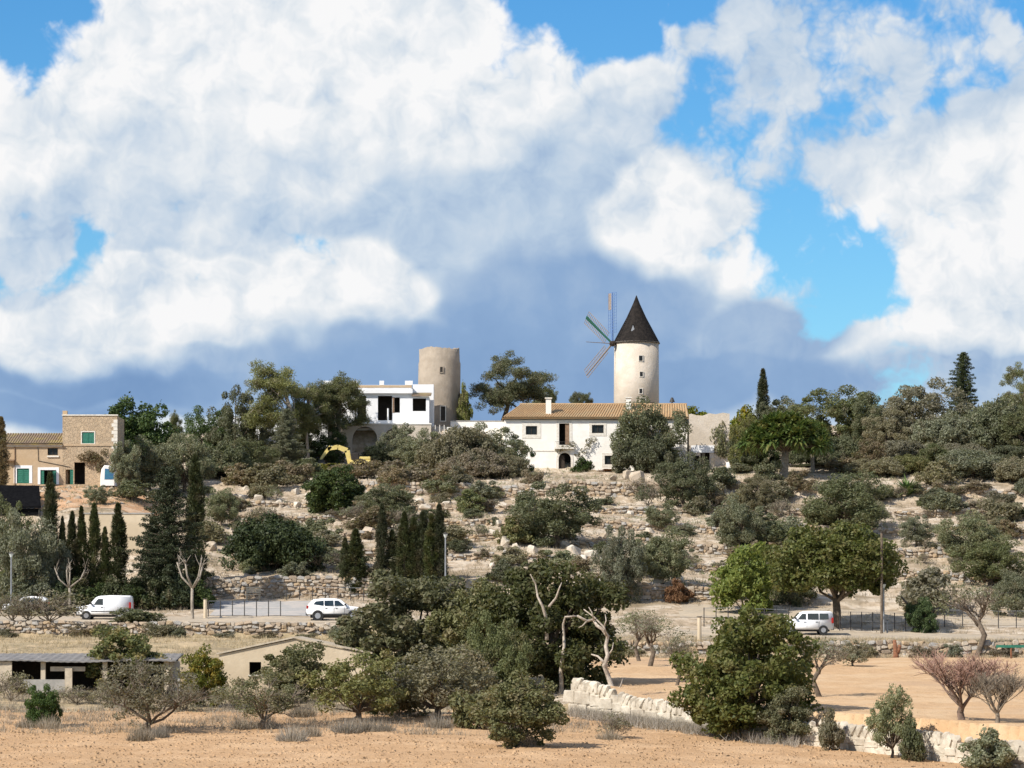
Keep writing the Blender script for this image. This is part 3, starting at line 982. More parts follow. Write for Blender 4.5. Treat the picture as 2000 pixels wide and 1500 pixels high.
_cnt = {}
def plant(kind, name, x, yb, yt, w, label, cat, Y=None, group=None, leaf=None, rot=None, var=None, bark=None, seat=None):
    """one plant: foot at photo point (x,yb) on the ground, top at yt, w photo pixels wide"""
    if Y is None:
        Y = hit(x, yb)
    pxm = F / Y
    X = PX(x, Y)
    z = gz(X, Y) if seat is None else seat
    if kind == 'holm' and PZ(yt, Y) - z < 0.62 * w / pxm:
        kind = 'thicket'
    k = _cnt[kind] = _cnt.get(kind, -1) + 1
    p = KIND[kind][(k if var is None else var) % len(KIND[kind])]
    h = PZ(yt, Y) - z
    sx = (w / pxm) / p['w']; sz = max(0.12, h / p['h'])
    o = thing(name, label, cat, (X, Y, z - 0.03), (k * 2.399) % 6.283 if rot is None else rot, group, (sx, sx, sz))
    for pn, me, m in p['parts']:
        mm = m
        if leaf and pn in ('crown', 'foliage', 'stalks', 'leaves'): mm = MATS[leaf]
        if bark and pn in ('trunk', 'stems', 'twigs'): mm = MATS[bark]
        po = obj(pn, me, mm, o)
        if pn in ('twigs', 'limbs'): po['kind'] = 'stuff'
    return o

# ------------------------------------------------------------------ stones, dry stone walls, boulders
M_STONE = [mat('wall_stone_%d' % i, c, 6, bump=0.03, obj=True) for i, c in enumerate([
    [(0.46, 0.36, 0.26), (0.34, 0.26, 0.18)], [(0.52, 0.45, 0.36), (0.40, 0.33, 0.25)], [(0.38, 0.30, 0.22), (0.28, 0.22, 0.16)],
    [(0.50, 0.37, 0.24), (0.38, 0.28, 0.17)], [(0.40, 0.37, 0.33), (0.29, 0.27, 0.24)]])]
M_CORE = mat('wall_rubble', [(0.40, 0.32, 0.235), (0.29, 0.23, 0.165)], 5, bump=0.06)
M_ROCK = mat('white_limestone', [(0.60, 0.54, 0.45), (0.47, 0.40, 0.31)], 2.0, bump=0.06, bscale=3)
M_ROCK2 = mat('tan_limestone', [(0.50, 0.41, 0.31), (0.36, 0.29, 0.21)], 2.0, bump=0.06, bscale=3)
M_MARES = mat('pale_sandstone_block', [(0.60, 0.54, 0.44), (0.46, 0.40, 0.31), (0.36, 0.31, 0.24)], 2.6, bump=0.05, bscale=5, contrast=(0.40, 0.70))


def hull_stone(rng, power=0.55):
    bm = bmesh.new()
    pts = unit(rng.normal(size=(16, 3)))
    pts = np.sign(pts) * np.abs(pts) ** power
    pts = pts / np.abs(pts).max(0) * 0.5
    for p in pts: bm.verts.new(p)
    r = bmesh.ops.convex_hull(bm, input=list(bm.verts))
    bmesh.ops.delete(bm, geom=[v for v in bm.verts if not v.link_faces], context='VERTS')
    me = bpy.data.meshes.new('stone')
    bm.to_mesh(me); bm.free()
    return me


_srng = np.random.RandomState(5)
STONES = []
for i in range(10):
    me_ = hull_stone(_srng)
    me_.materials.append(M_STONE[i % 5])
    STONES.append(me_)
ROCKS = []
for i in range(6):
    me_ = hull_stone(_srng, 0.8)
    me_.materials.append(M_ROCK)
    ROCKS.append(me_)


def stone_wall(name, label, line, base, top, sl, sh, thick=0.6, seed=1, cat='stone wall', group=None, meshes=STONES, part='stone', cap=300):
    """line: function s->(X,Y) for s in metres with total length line[1]; base/top: functions of X,Y"""
    rng = np.random.RandomState(seed)
    fn, L = line
    X0, Y0 = fn(0.0)
    z0 = base(X0, Y0)
    t = thing(name, label, cat, (X0, Y0, z0), 0, group)
    core = MB()
    n = max(4, int(L / 1.2))
    for i in range(n):
        a, b_ = fn(L * i / n), fn(L * (i + 1) / n)
        d = Vector((b_[0] - a[0], b_[1] - a[1], 0)).normalized(); nn = Vector((-d.y, d.x, 0))
        q = []
        for (P, top_, off) in ((a, 0, 0.16), (b_, 0, 0.16), (b_, 0, thick), (a, 0, thick), (a, 1, 0.16), (b_, 1, 0.16), (b_, 1, thick), (a, 1, thick)):
            zz = (top(*P) - 0.10) if top_ else base(*P) - 0.4
            q.append((P[0] + nn.x * off - X0, P[1] + nn.y * off - Y0, zz - z0))
        core.add(q, [(0, 1, 5, 4), (1, 2, 6, 5), (2, 3, 7, 6), (3, 0, 4, 7), (4, 5, 6, 7)])
    core.build('core', M_CORE, t)
    jobs = []
    s = 0.0; rows = {}
    hmax = max(top(*fn(L * i / 20)) - base(*fn(L * i / 20)) for i in range(21))
    nr = max(1, int(round(hmax / sh)))
    for r in range(nr):
        s = -rng.rand() * sl * 0.5
        while s < L:
            l = sl * (0.5 + 1.1 * rng.rand())
            P = fn(min(max(s + l / 2, 0), L)); Q = fn(min(max(s + l / 2 + 0.05, 0), L))
            b0, t0 = base(*P), top(*P)
            hh = (t0 - b0) / nr
            ang = math.atan2(Q[1] - P[1], Q[0] - P[0]) if Q != P else 0
            jobs.append((l * hh, P, b0 + hh * (r + 0.5), l, hh, ang, r == nr - 1))
            s += l * 0.97
    jobs.sort(key=lambda j: -j[0])
    extra = MB()
    for i, (ar, P, zc, l, hh, ang, last) in enumerate(jobs):
        me_ = meshes[rng.randint(len(meshes))]
        dep = 0.42
        sc = (l * 1.04, dep * (0.9 + 0.3 * rng.rand()), hh * (0.95 + (0.5 * rng.rand() if last else 0.4 * rng.rand())))
        nn = Vector((-math.sin(ang), math.cos(ang), 0))
        loc = Vector((P[0] - X0, P[1] - Y0, zc - z0 + rng.randn() * 0.055)) + nn * (0.20 + rng.randn() * 0.05)
        rot = (rng.randn() * 0.10, rng.randn() * 0.10, ang + (math.pi if rng.rand() < 0.5 else 0) + rng.randn() * 0.08)
        if i < cap:
            o = obj(part, me_, None, t, loc)
            o.scale = sc; o.rotation_euler = rot
        else:
            Mx = Matrix.Translation(loc) @ Matrix.Rotation(rot[2], 4, 'Z') @ Matrix.Diagonal((*sc, 1))
            extra.T = Mx
            extra.add([v.co for v in me_.vertices], [tuple(p.vertices) for p in me_.polygons])
    if extra.v:
        tag(extra.build('small_stones', M_STONE[0], t), kind='stuff')
    return t


def yline(x0, x1, Y):
    """line of constant distance between two photo columns"""
    a, b_ = PX(x0, Y), PX(x1, Y)
    return (lambda s: (a + s, Y), b_ - a)
def gb(dy):
    return lambda X, Y: gz(X, Y + dy)


stone_wall('dry_stone_wall', 'low dry stone wall below the road, in front of the white panel van and SUV', yline(-30, 705, 256.2),
           lambda X, Y: gz(X, 255.3), lambda X, Y: gz(X, 257.6) + 0.12, 0.46, 0.27, seed=2)
stone_wall('dry_stone_wall', 'long low dry stone wall along the back of the orange orchard field', yline(1195, 2040, 256.2),
           lambda X, Y: gz(X, 255.3), lambda X, Y: gz(X, 257.6) + 0.16 + 0.16 * float(vnoise(np.array(X * 0.5), np.array(3.0))), 0.50, 0.30, seed=3)
stone_wall('dry_stone_wall', 'reddish dry stone wall behind the stone bench and the two slim cypresses', yline(385, 735, 285.75),
           lambda X, Y: gz(X, 285.0), lambda X, Y: gz(X, 287.6) + 0.10, 0.44, 0.30, seed=4)
stone_wall('dry_stone_wall', 'dry stone terrace wall behind the bare trunks on the path', yline(1165, 1440, 285.75),
           lambda X, Y: gz(X, 285.2), lambda X, Y: gz(X, 287.6) + 0.10, 0.46, 0.30, seed=5)
stone_wall('dry_stone_wall', 'pale terrace wall below the scrub under the roofless round tower', yline(690, 990, 351.8),
           lambda X, Y: gz(X, 351.2), lambda X, Y: gz(X, 353.6) + 0.16, 0.55, 0.34, seed=6)
stone_wall('dry_stone_wall', 'pale terrace wall directly below the white farmhouse', yline(990, 1330, 351.8),
           lambda X, Y: gz(X, 351.2), lambda X, Y: gz(X, 353.6) + 0.16, 0.55, 0.34, seed=7)


def terrace(x0, x1, y_, h, seed, label, sl=0.55, sh=0.34):
    Y = hit((x0 + x1) / 2, y_)
    stone_wall('dry_stone_wall', label, yline(x0, x1, Y), lambda X, Y_: gz(X, Y_ - 0.1) - 0.15,
               lambda X, Y_: gz(X, Y_) + h * (0.85 + 0.5 * float(vnoise(np.array(X * 0.6), np.array(seed * 1.7)))), sl, sh, seed=seed, thick=1.0)


terrace(1330, 1480, 955, 0.9, 17, 'low garden wall in front of the ruined annex')
terrace(1560, 1980, 965, 1.0, 19, 'terrace wall below the spiky agave and the right skyline oaks')
_names = ['first terrace wall up the slope from the road', 'second terrace wall up the slope from the road', 'third terrace wall up the slope from the road', 'fourth terrace wall up the slope from the road']
for k in range(1, 5):
    for seg, (xa, xb, where) in enumerate(((455, 960, ', left of the big hillside olive'), (985, 1480, ', below the white farmhouse'), (1500, 2030, ', below the right skyline oaks'))):
        Ya = TERR[k]
        X0_, X1_ = PX(xa, Ya), PX(xb, Ya)
        stone_wall('dry_stone_wall', _names[k - 1] + where, ((lambda s, k=k, X0_=X0_: (X0_ + s, terr_step(k, X0_ + s) - 0.40)), X1_ - X0_),
                   lambda X, Y: gz(X, Y - 0.35) - 0.05, lambda X, Y: gz(X, Y + 1.25) + 0.12, 0.46, 0.28, seed=60 + 3 * k + seg, thick=0.9)


def mares_wall():
    """foreground wall of pale sandstone blocks that holds up the orchard"""
    rng = np.random.RandomState(21)
    A = Vector((PX(1112, 189.6), 189.6)); B = Vector((25.8, wallY(25.8)))
    d = (B - A); L = d.length; d.normalize()
    nn = Vector((-d.y, d.x))                    # towards the orchard
    if nn.y < 0: nn = -nn
    ang = math.atan2(d.y, d.x)
    z0 = float(front_z(A.x, A.y))
    t = thing('block_wall', 'pale sandstone block wall with ragged upright top stones holding up the orchard', 'stone wall', (A.x, A.y, z0))
    def H(s): return 2.05 - 0.75 * min(1, s / 9.0) + 0.10 * math.sin(s * 0.9)
    def bz(s):
        p = A + d * s
        return float(front_z(p.x, p.y)) - z0
    core = MB()
    n = 40
    for i in range(n):
        a, b_ = L * i / n, L * (i + 1) / n
        q = []
        for s, top_, off in ((a, 0, .14), (b_, 0, .14), (b_, 0, 2.4), (a, 0, 2.4), (a, 1, .14), (b_, 1, .14), (b_, 1, 2.4), (a, 1, 2.4)):
            p = d * s + nn * off
            q.append((p.x, p.y, bz(s) + (H(s) - 0.40 if top_ else -0.4)))
        core.add(q, [(0, 1, 5, 4), (1, 2, 6, 5), (2, 3, 7, 6), (3, 0, 4, 7), (4, 5, 6, 7)])
    core.build('earth_fill', M_ORCH, t)
    fc = MB()
    for i in range(n):
        a, b_ = L * i / n, L * (i + 1) / n
        q = []
        for s, top_, off in ((a, 0, .10), (b_, 0, .10), (b_, 0, .55), (a, 0, .55), (a, 1, .10), (b_, 1, .10), (b_, 1, .55), (a, 1, .55)):
            p = d * s + nn * off
            q.append((p.x, p.y, bz(s) + (H(s) - 0.30 if top_ else -0.4)))
        fc.add(q, [(0, 1, 5, 4), (1, 2, 6, 5), (2, 3, 7, 6), (3, 0, 4, 7), (4, 5, 6, 7)])
    fc.build('core', M_MARES, t)
    blocks = []
    for i in range(8):
        bm = bmesh.new()
        bmesh.ops.create_cube(bm, size=1.0)
        bmesh.ops.bevel(bm, geom=list(bm.edges), offset=0.09, segments=1, affect='EDGES')
        for v in bm.verts: v.co += Vector(rng.randn(3) * 0.035)
        me_ = bpy.data.meshes.new('block'); bm.to_mesh(me_); bm.free()
        me_.materials.append(M_MARES)
        blocks.append(me_)
    def put(me_, s, z, l, h, dep=0.42, up=0.0):
        p = d * s + nn * (0.21 + rng.randn() * 0.03)
        o = obj('block', me_, None, t, (p.x, p.y, z))
        o.scale = (l, dep, h)
        o.rotation_euler = (rng.randn() * 0.02, rng.randn() * (0.02 + up), ang + rng.randn() * 0.02)
    for r in range(2):
        s = -0.2 - 0.4 * r
        while s < L:
            l = 0.75 + 0.5 * rng.rand()
            hh = (H(s) - 0.62) / 2
            put(blocks[rng.randint(8)], s + l / 2, bz(s + l / 2) + hh * (r + 0.5) - 0.05, l * 0.96, hh * 0.97)
            s += l
    s = 0.0
    while s < L:
        l = 0.34 + 0.16 * rng.rand()
        if rng.rand() < 0.93:
            hgt = 0.62 + 0.14 * rng.rand()
            put(STONE_UP[rng.randint(4)], s + l / 2, bz(s) + H(s) - 0.68 + hgt / 2, l * 1.10, hgt, 0.40, 0.05)
        s += l
    return t


STONE_UP = []
for i in range(4):
    me_ = hull_stone(_srng, 0.62); me_.materials.append(M_MARES); STONE_UP.append(me_)
mares_wall()


def boulder(x, y, wpx, hpx, label, group=None, m=None, name='boulder'):
    Y = hit(x, y); pxm = F / Y; X = PX(x, Y)
    k = _cnt['b'] = _cnt.get('b', -1) + 1
    o = obj(name, ROCKS[k % 6], m)
    w, h = wpx / pxm, hpx / pxm
    o.scale = (w, w * 0.9, h * 1.35)
    o.location = (X, Y, gz(X, Y) + h * 0.30)
    o.rotation_euler = (0.2 * math.sin(k), 0.2 * math.cos(k * 1.7), k * 1.3)
    return tag(o, label, 'boulder', group)


for (x, y, w, h) in ((470, 975, 18, 10), (505, 978, 20, 13), (537, 968, 14, 10), (578, 965, 16, 11), (600, 975, 12, 13), (545, 985, 14, 9), (580, 990, 18, 11),
                     (625, 995, 18, 12), (688, 995, 16, 11), (672, 985, 14, 10), (480, 958, 16, 10)):
    boulder(x, y, w, h, 'pale boulder scattered on the slope beside the round dark bush', 'boulders beside the round bush')
for (x, y, w, h) in ((818, 985, 24, 13), (830, 995, 26, 11), (872, 988, 18, 10), (888, 997, 14, 9), (918, 992, 16, 14), (945, 1000, 16, 8), (985, 993, 26, 9), (860, 968, 14, 9)):
    boulder(x, y, w, h, 'pale boulder on the scrubby slope below the terrace wall', 'boulders below the terrace wall')
for (x, y, w, h) in ((985, 1065, 26, 20), (1010, 1075, 22, 16), (1040, 1080, 24, 16), (1120, 1085, 34, 22), (1140, 1100, 26, 14), (1100, 1070, 28, 14), (1155, 1092, 30, 20), (1060, 1062, 20, 12), (1180, 1078, 22, 12)):
    boulder(x, y, w, h, 'jagged limestone outcrop on the slope under the hillside olive', 'limestone outcrops under the olive')
for (x, y, w, h) in ((1245, 945, 34, 26), (1278, 948, 30, 22), (1225, 935, 22, 18), (1300, 940, 22, 16), (1195, 938, 20, 12)):
    boulder(x, y, w, h, 'big tan boulder at the foot of the white farmhouse', 'boulders at the farmhouse foot', M_ROCK2)
for (x, y, w, h) in ((410, 1075, 30, 18), (440, 1060, 26, 18), (455, 1085, 22, 14), (700, 1030, 20, 14), (720, 1042, 24, 14), (660, 1030, 18, 12), (640, 1045, 22, 12), (610, 1032, 18, 10)):
    boulder(x, y, w, h, 'pale rock on the slope around the wide dark bush', 'rocks around the wide bush', M_ROCK2)
_b = np.random.RandomState(31)
for i in range(22):
    x, y = 1000 + _b.rand() * 1000, 985 + _b.rand() * 165
    boulder(x, y, 12 + 14 * _b.rand(), 8 + 8 * _b.rand(), 'small weathered rock on the terraced slope right of the hillside olive', 'small rocks on the terraced slope', M_ROCK if _b.rand() < 0.5 else M_ROCK2, 'rock')
for i in range(16):
    x, y = 420 + _b.rand() * 560, 1000 + _b.rand() * 110
    boulder(x, y, 12 + 12 * _b.rand(), 8 + 7 * _b.rand(), 'small weathered rock on the slope above the reddish stone wall', 'small rocks above the reddish wall', M_ROCK if _b.rand() < 0.5 else M_ROCK2, 'rock')

# loose stones too many to count
def scatter(n, x0, x1, y0, y1, seed, ymin=120):
    rng = np.random.RandomState(seed)
    X = []; Yv = []
    while len(X) < n:
        Y = y0 + (y1 - y0) * rng.rand(); x = x0 + (x1 - x0) * rng.rand()
        X.append(PX(x, Y)); Yv.append(Y)
    X = np.array(X); Yv = np.array(Yv)
    return np.stack([X, Yv, ground(X, Yv)], 1), rng


pts, rng = scatter(4500, -60, 2060, 288, 383, 41)
dens = fbm(pts[:, 0] * 0.22, pts[:, 1] * 0.22, 3)
pts = pts[dens > -0.15]
base = unit(np.array([[1, 0, -.4], [-.5, .87, -.4], [-.5, -.87, -.4], [0.1, 0.1, 1], [0.7, 0.6, .5]]))
fb_ = np.array([[0, 1, 4], [1, 3, 4], [1, 2, 3], [2, 0, 3], [0, 4, 3]])
n = len(pts)
sz = (0.10 + 0.26 * rng.rand(n, 1) ** 2)[:, :, None]
V = pts[:, None, :] + (base[None] + rng.normal(size=(n, 5, 3)) * 0.25) * sz * np.array([1.3, 1.3, 0.8])
tag(obj('loose_rubble', np_mesh('loose_rubble', V.reshape(-1, 3), (np.arange(n)[:, None, None] * 5 + fb_[None]).reshape(-1, 3)), M_ROCK2),
    'small loose stones lying all over the terraced hillside', 'rubble', kind='stuff')


def grass(name, label, m, n, x0, x1, y0, y1, seed, L, W, thr=-0.1, fs=0.3, clump=5, mask=None, lean=0.55):
    pts, rng = scatter(n, x0, x1, y0, y1, seed)
    keep = fbm(pts[:, 0] * fs, pts[:, 1] * fs, 3) > thr
    if mask is not None: keep &= mask(pts)
    pts = np.repeat(pts[keep], clump, 0) + rng.normal(size=(int(keep.sum()) * clump, 3)) * np.array([0.12, 0.12, 0.0])
    d = unit(rng.normal(size=pts.shape) * lean + np.array([0, 0, 1.0]))
    V, Fc = blades(rng, pts - np.array([0, 0, 0.03]), d, L * (0.5 + 0.9 * rng.rand(len(pts))), W)
    tag(obj(name, np_mesh(name, V, Fc), MATS[m]), label, 'grass', kind='stuff')


notroad = lambda p: ((p[:, 1] < 258.5) | (p[:, 1] > 270)) & ~((p[:, 1] > 270) & (p[:, 1] < 284) & (p[:, 0] / p[:, 1] * F + 1000 < 612) & (p[:, 0] / p[:, 1] * F + 1000 > 400))
grass('dry_grass', 'short dry straw coloured grass on the bank between sheds and road', 'straw', 9000, -60, 1100, 203, 256, 51, 0.34, 0.035, -0.25, mask=notroad)
grass('dry_weeds', 'grey dry weeds around the trees behind the ploughed field', 'grey_weed', 9500, -60, 1150, 174, 207, 52, 0.42, 0.03, 0.0, 0.45)
grass('hillside_grass', 'patchy dry grass and low herbs over the terraced hillside', 'dry_stalk', 17000, -60, 2060, 270, 386, 53, 0.40, 0.045, -0.1, 0.25, mask=notroad)
grass('hillside_herbs', 'low dull green herbs over the terraced hillside', 'olive_leaf', 12000, -60, 2060, 288, 392, 54, 0.36, 0.075, 0.08, 0.22, lean=0.9)
grass('verge_grass', 'dry grass on the road verge above the orchard wall', 'dry_stalk', 5000, 1180, 2060, 254, 262, 55, 0.35, 0.035, -0.4)
grass('field_stubble', 'sparse weeds in the orange orchard earth', 'straw', 2200, 1150, 2060, 170, 252, 56, 0.14, 0.03, 0.12, 0.2, mask=lambda p: p[:, 1] > wallY(p[:, 0]) + 1)
# grey weeds along the foot of the block wall
rng = np.random.RandomState(57)
s = rng.rand(2600)
Xw = 3.3 + s * 11; Yw = wallY(Xw) - 0.3 - np.abs(rng.randn(2600)) * 1.1
pw = np.repeat(np.stack([Xw, Yw, front_z(Xw, Yw)], 1), 6, 0) + rng.normal(size=(15600, 3)) * np.array([.12, .12, 0])
V, Fc = blades(rng, pw, unit(rng.normal(size=pw.shape) * 0.5 + np.array([0, 0, 1.0])), 0.55 * (0.5 + rng.rand(15600)), 0.03)
tag(obj('grey_weeds', np_mesh('grey_weeds', V, Fc), MATS['grey_weed']), 'grey dry weeds along the foot of the pale block wall', 'weeds', kind='stuff')
# clods on the ploughed field
pts, rng = scatter(15000, -60, 2060, 140, 192, 58)
fx = pts[:, 1] < wallY(pts[:, 0]) - 1.0
pts = pts[fx]; n = len(pts)
sz = (0.03 + 0.09 * rng.rand(n, 1) ** 2)[:, :, None]
V = pts[:, None, :] + np.array([0, 0, 0.03]) + (base[None] + rng.normal(size=(n, 5, 3)) * 0.25) * sz * np.array([1.3, 1.3, 0.7])
tag(obj('earth_clods', np_mesh('earth_clods', V.reshape(-1, 3), (np.arange(n)[:, None, None] * 5 + fb_[None]).reshape(-1, 3)), M_FIELD),
    'crumbled earth clods over the ploughed field', 'clods', kind='stuff')

# ------------------------------------------------------------------ trees and shrubs
p = plant
# foreground row behind the ploughed field
p('laurel', 'shrub', 83, 1421, 1340, 62, 'small upright dark green shrub with dry grass at its foot, at the ploughed field edge', 'shrub')
p('almond_mixed', 'almond_tree', 293, 1432, 1290, 190, 'half bare grey almond tree with a wide crown in front of the low shed', 'tree', leaf='scrub_leaf')
p('citrus', 'fig_tree', 236, 1352, 1228, 145, 'tall yellow green tree growing against the low open shed', 'tree')
p('citrus', 'fig_tree', 398, 1380, 1268, 92, 'yellow green tree with pale stem between shed and gabled barn', 'tree')
p('almond_mixed', 'almond_tree', 515, 1423, 1310, 155, 'low brownish green almond tree below the left barn window', 'tree', leaf='carob_light_leaf')
p('citrus', 'orange_tree', 585, 1372, 1258, 132, 'round glossy green tree standing in front of the gabled barn', 'tree', leaf='carob_light_leaf')
p('sparse', 'almond_tree', 700, 1412, 1272, 190, 'spreading olive green almond tree with several stems and weeds at its foot', 'tree', leaf='carob_light_leaf')
p('sparse', 'almond_tree', 855, 1406, 1262, 185, 'brownish green almond tree with open forked stems beside the carob thicket', 'tree', leaf='scrub_leaf')
p('citrus', 'young_carob', 1012, 1457, 1322, 160, 'bushy green young carob standing alone at the ploughed field edge', 'tree', leaf='carob_light_leaf')
p('scrub', 'shrub', 945, 1425, 1340, 120, 'dull green shrub behind the lone young carob', 'shrub', leaf='carob_light_leaf')
p('carob', 'carob_tree', 812, 1345, 1128, 290, 'wide pale green carob with grey bare stems showing at its base', 'tree', Y=212, leaf='carob_light_leaf')
p('carob', 'carob_tree', 1075, 1372, 1106, 285, 'huge dark green carob tree with bleached bare limbs', 'tree', Y=206)
p('carob', 'carob_tree', 925, 1365, 1140, 200, 'rounded olive green carob crowded between two larger carobs', 'tree', Y=210, leaf='carob_light_leaf', var=1)
p('holm', 'juniper', 972, 1358, 1205, 120, 'dark bluish green feathery bush against the big carob thicket', 'shrub', Y=201, leaf='olive_dark_leaf')
p('lentisk', 'shrub', 775, 1400, 1300, 130, 'grey green bush under the pale carob thicket', 'shrub', leaf='scrub_leaf')
p('lentisk', 'shrub', 905, 1380, 1275, 120, 'grey brown bush between almond and carob thicket', 'shrub', leaf='scrub_leaf', Y=198)
p('carob', 'carob_tree', 1465, 1432, 1203, 270, 'dense dark green carob with foliage down to the ground, hiding part of the block wall', 'tree', Y=176.5)
p('citrus', 'shrub', 1540, 1444, 1345, 95, 'lighter green shrub leaning on the dense carob at the block wall', 'shrub', leaf='carob_light_leaf', Y=173)
p('sparse', 'sapling', 1742, 1472, 1342, 92, 'thin leafy sapling in front of the block wall', 'sapling', leaf='olive_leaf', Y=165.3)
p('lentisk', 'shrub', 1782, 1474, 1405, 46, 'small grey green shrub beside the thin sapling', 'shrub', Y=164.2)
p('lentisk', 'shrub', 1622, 1455, 1385, 52, 'brownish shrub against the block wall between carob and sapling', 'shrub', leaf='scrub_leaf', Y=169.4)
p('bare_pink', 'bare_almond', 1878, 1425, 1272, 185, 'bare pinkish brown almond tree just behind the block wall', 'tree', Y=166.5)
p('bare_pink', 'bare_almond', 1948, 1432, 1310, 120, 'smaller bare grey almond beside the pinkish one', 'tree', Y=164.5, bark='grey_twig')
p('lentisk', 'shrub', 1930, 1497, 1425, 100, 'bushy olive green shrub at the foot of the block wall end', 'shrub', leaf='olive_leaf', Y=160.0)
p('bare_bush', 'dry_bush', 1200, 1442, 1392, 70, 'small dead bush standing in the ploughed field', 'bush')
for (x, y, h, w) in ((275, 1447, 40, 60), (310, 1442, 36, 50), (95, 1424, 34, 60), (55, 1422, 30, 55), (475, 1425, 36, 60), (520, 1424, 36, 60), (570, 1448, 40, 70), (605, 1440, 30, 50),
                     (680, 1432, 36, 70), (715, 1430, 36, 60), (745, 1428, 28, 60), (855, 1422, 36, 60), (890, 1420, 26, 60), (1020, 1458, 40, 60), (590, 1400, 34, 60), (1190, 1446, 26, 60)):
    p('dry_tuft', 'dry_weed_clump', x, y, y - h, w, 'grey clump of dry weeds at the foot of a tree behind the ploughed field', 'weeds', group='dry weed clumps behind the ploughed field')
for (x, y, h, w) in ((20, 1372, 60, 90), (150, 1375, 36, 90), (215, 1378, 40, 90), (360, 1390, 50, 90), (445, 1385, 46, 70), (640, 1380, 36, 80), (10, 1340, 50, 60), (560, 1385, 40, 60)):
    p('bare_bush', 'dry_bush', x, y, y - h, w, 'low brown bush in the weedy strip before the sheds', 'bush', group='brown bushes before the sheds')

# orchard behind the block wall
p('almond_orchard', 'almond_tree', 1248, 1292, 1192, 88, 'slim nearly bare almond farthest back beside the forked one in the orchard', 'tree')
p('almond_orchard', 'almond_tree', 1270, 1302, 1196, 105, 'forked nearly bare almond with a dark trunk in the orchard', 'tree')
p('almond_orchard', 'almond_tree', 1322, 1340, 1236, 84, 'single stemmed almond next to the dense carob in the orchard', 'tree')
p('almond_orchard', 'almond_tree', 1600, 1362, 1246, 125, 'crooked almond with thin grey green leaves right of the dense carob', 'tree')
p('almond_orchard', 'almond_tree', 1910, 1283, 1140, 130, 'tall bare almond before the orchard back wall', 'tree', var=0)
p('sparse', 'shrub', 1665, 1302, 1250, 60, 'thin wispy shrub by the orchard back wall', 'shrub', leaf='scrub_leaf')

# along the road
for (x, yb, yt, w, lab) in ((98, 1178, 925, 36, 'tallest slim cypress in the left row behind the white panel van'), (122, 1172, 1010, 18, 'thin short cypress beside the tallest one of the left row'),
                            (141, 1172, 1000, 26, 'slim cypress just left of the pale rendered wall'), (159, 1170, 990, 24, 'slim cypress at the left end of the pale rendered wall'),
                            (184, 1170, 984, 28, 'slim cypress with a thin tip before the pale rendered wall'), (205, 1170, 1030, 24, 'shortest blunt cypress before the pale rendered wall'),
                            (231, 1170, 984, 36, 'broad dark cypress before the right part of the pale rendered wall'),
                            (381, 1172, 890, 40, 'very tall dark cypress close behind the big fir'),
                            (674, 1162, 1050, 24, 'smaller of the two cypresses behind the white SUV'), (695, 1170, 1034, 40, 'larger of the two cypresses behind the white SUV'),
                            (746, 1168, 985, 26, 'narrow tall cypress left of the dense cypress clump'), (766, 1166, 1035, 26, 'short cypress between the narrow tall one and the clump')):
    p('cypress', 'cypress_tree', x, yb, yt, w, lab, 'cypress', Y=283 if 98 <= x < 300 else None)
for (x, yt, w) in ((790, 1000, 30), (808, 1012, 30), (826, 1000, 32), (843, 1006, 30), (858, 986, 30)):
    p('cypress', 'cypress_tree', x, 1165, yt, w, 'cypress of the dense dark clump behind the carob thicket', 'cypress', Y=284 + (x % 3), group='cypresses of the dense clump')
p('fir', 'fir_tree', 330, 1182, 915, 150, 'large dark fir tree with ragged tiers behind the road', 'tree', Y=279)
p('fir', 'fir_tree', 300, 1178, 1010, 90, 'smaller dark fir beside the large ragged fir', 'tree', Y=281)
p('olive', 'olive_tree', 40, 1186, 1000, 130, 'tall grey olive tree at the left roadside', 'tree', Y=279)
p('olive', 'olive_tree', 88, 1180, 1040, 90, 'grey olive tree beneath the tallest cypress', 'tree', Y=281)
p('holm', 'oak_tree', 15, 1180, 980, 90, 'dark bushy oak at the left edge behind the road', 'tree', Y=290)
p('bare_bush', 'roadside_bush', 95, 1238, 1155, 140, 'brown bare bush hanging over the roadside wall in front of the van', 'bush', Y=257.5)
p('bare_bush', 'roadside_bush', 25, 1225, 1160, 80, 'brown bare bush before the bonnet of the half hidden car', 'bush', Y=260)
p('bare_bush', 'roadside_bush', 55, 1225, 1165, 100, 'brown bare bush at the roadside near the parked car bonnet', 'bush', Y=258.5)
p('lentisk', 'roadside_shrub', 268, 1222, 1188, 95, 'low dull green shrub behind the rear of the panel van', 'shrub', Y=259)
for (x, yb, t_, w, lf) in ((12, 1250, 1228, 50, 'scrub_leaf'), (160, 1248, 1222, 50, 'brown_scrub_leaf'), (205, 1246, 1218, 44, 'carob_light_leaf'), (310, 1250, 1216, 60, 'scrub_leaf'), (345, 1252, 1222, 46, 'olive_leaf'),
                          (440, 1250, 1232, 40, 'scrub_leaf'), (520, 1252, 1234, 46, 'brown_scrub_leaf'), (600, 1250, 1236, 40, 'scrub_leaf'), (665, 1254, 1222, 60, 'olive_leaf')):
    look = {'scrub_leaf': 'straw coloured', 'brown_scrub_leaf': 'brown', 'carob_light_leaf': 'yellowish green', 'olive_leaf': 'grey green'}[lf]
    p('scrub', 'wall_weed', x, yb, t_, w, look + ' weed bush growing against the wall below the road', 'bush', Y=255.3, leaf=lf, group=look + ' weeds on the road wall')
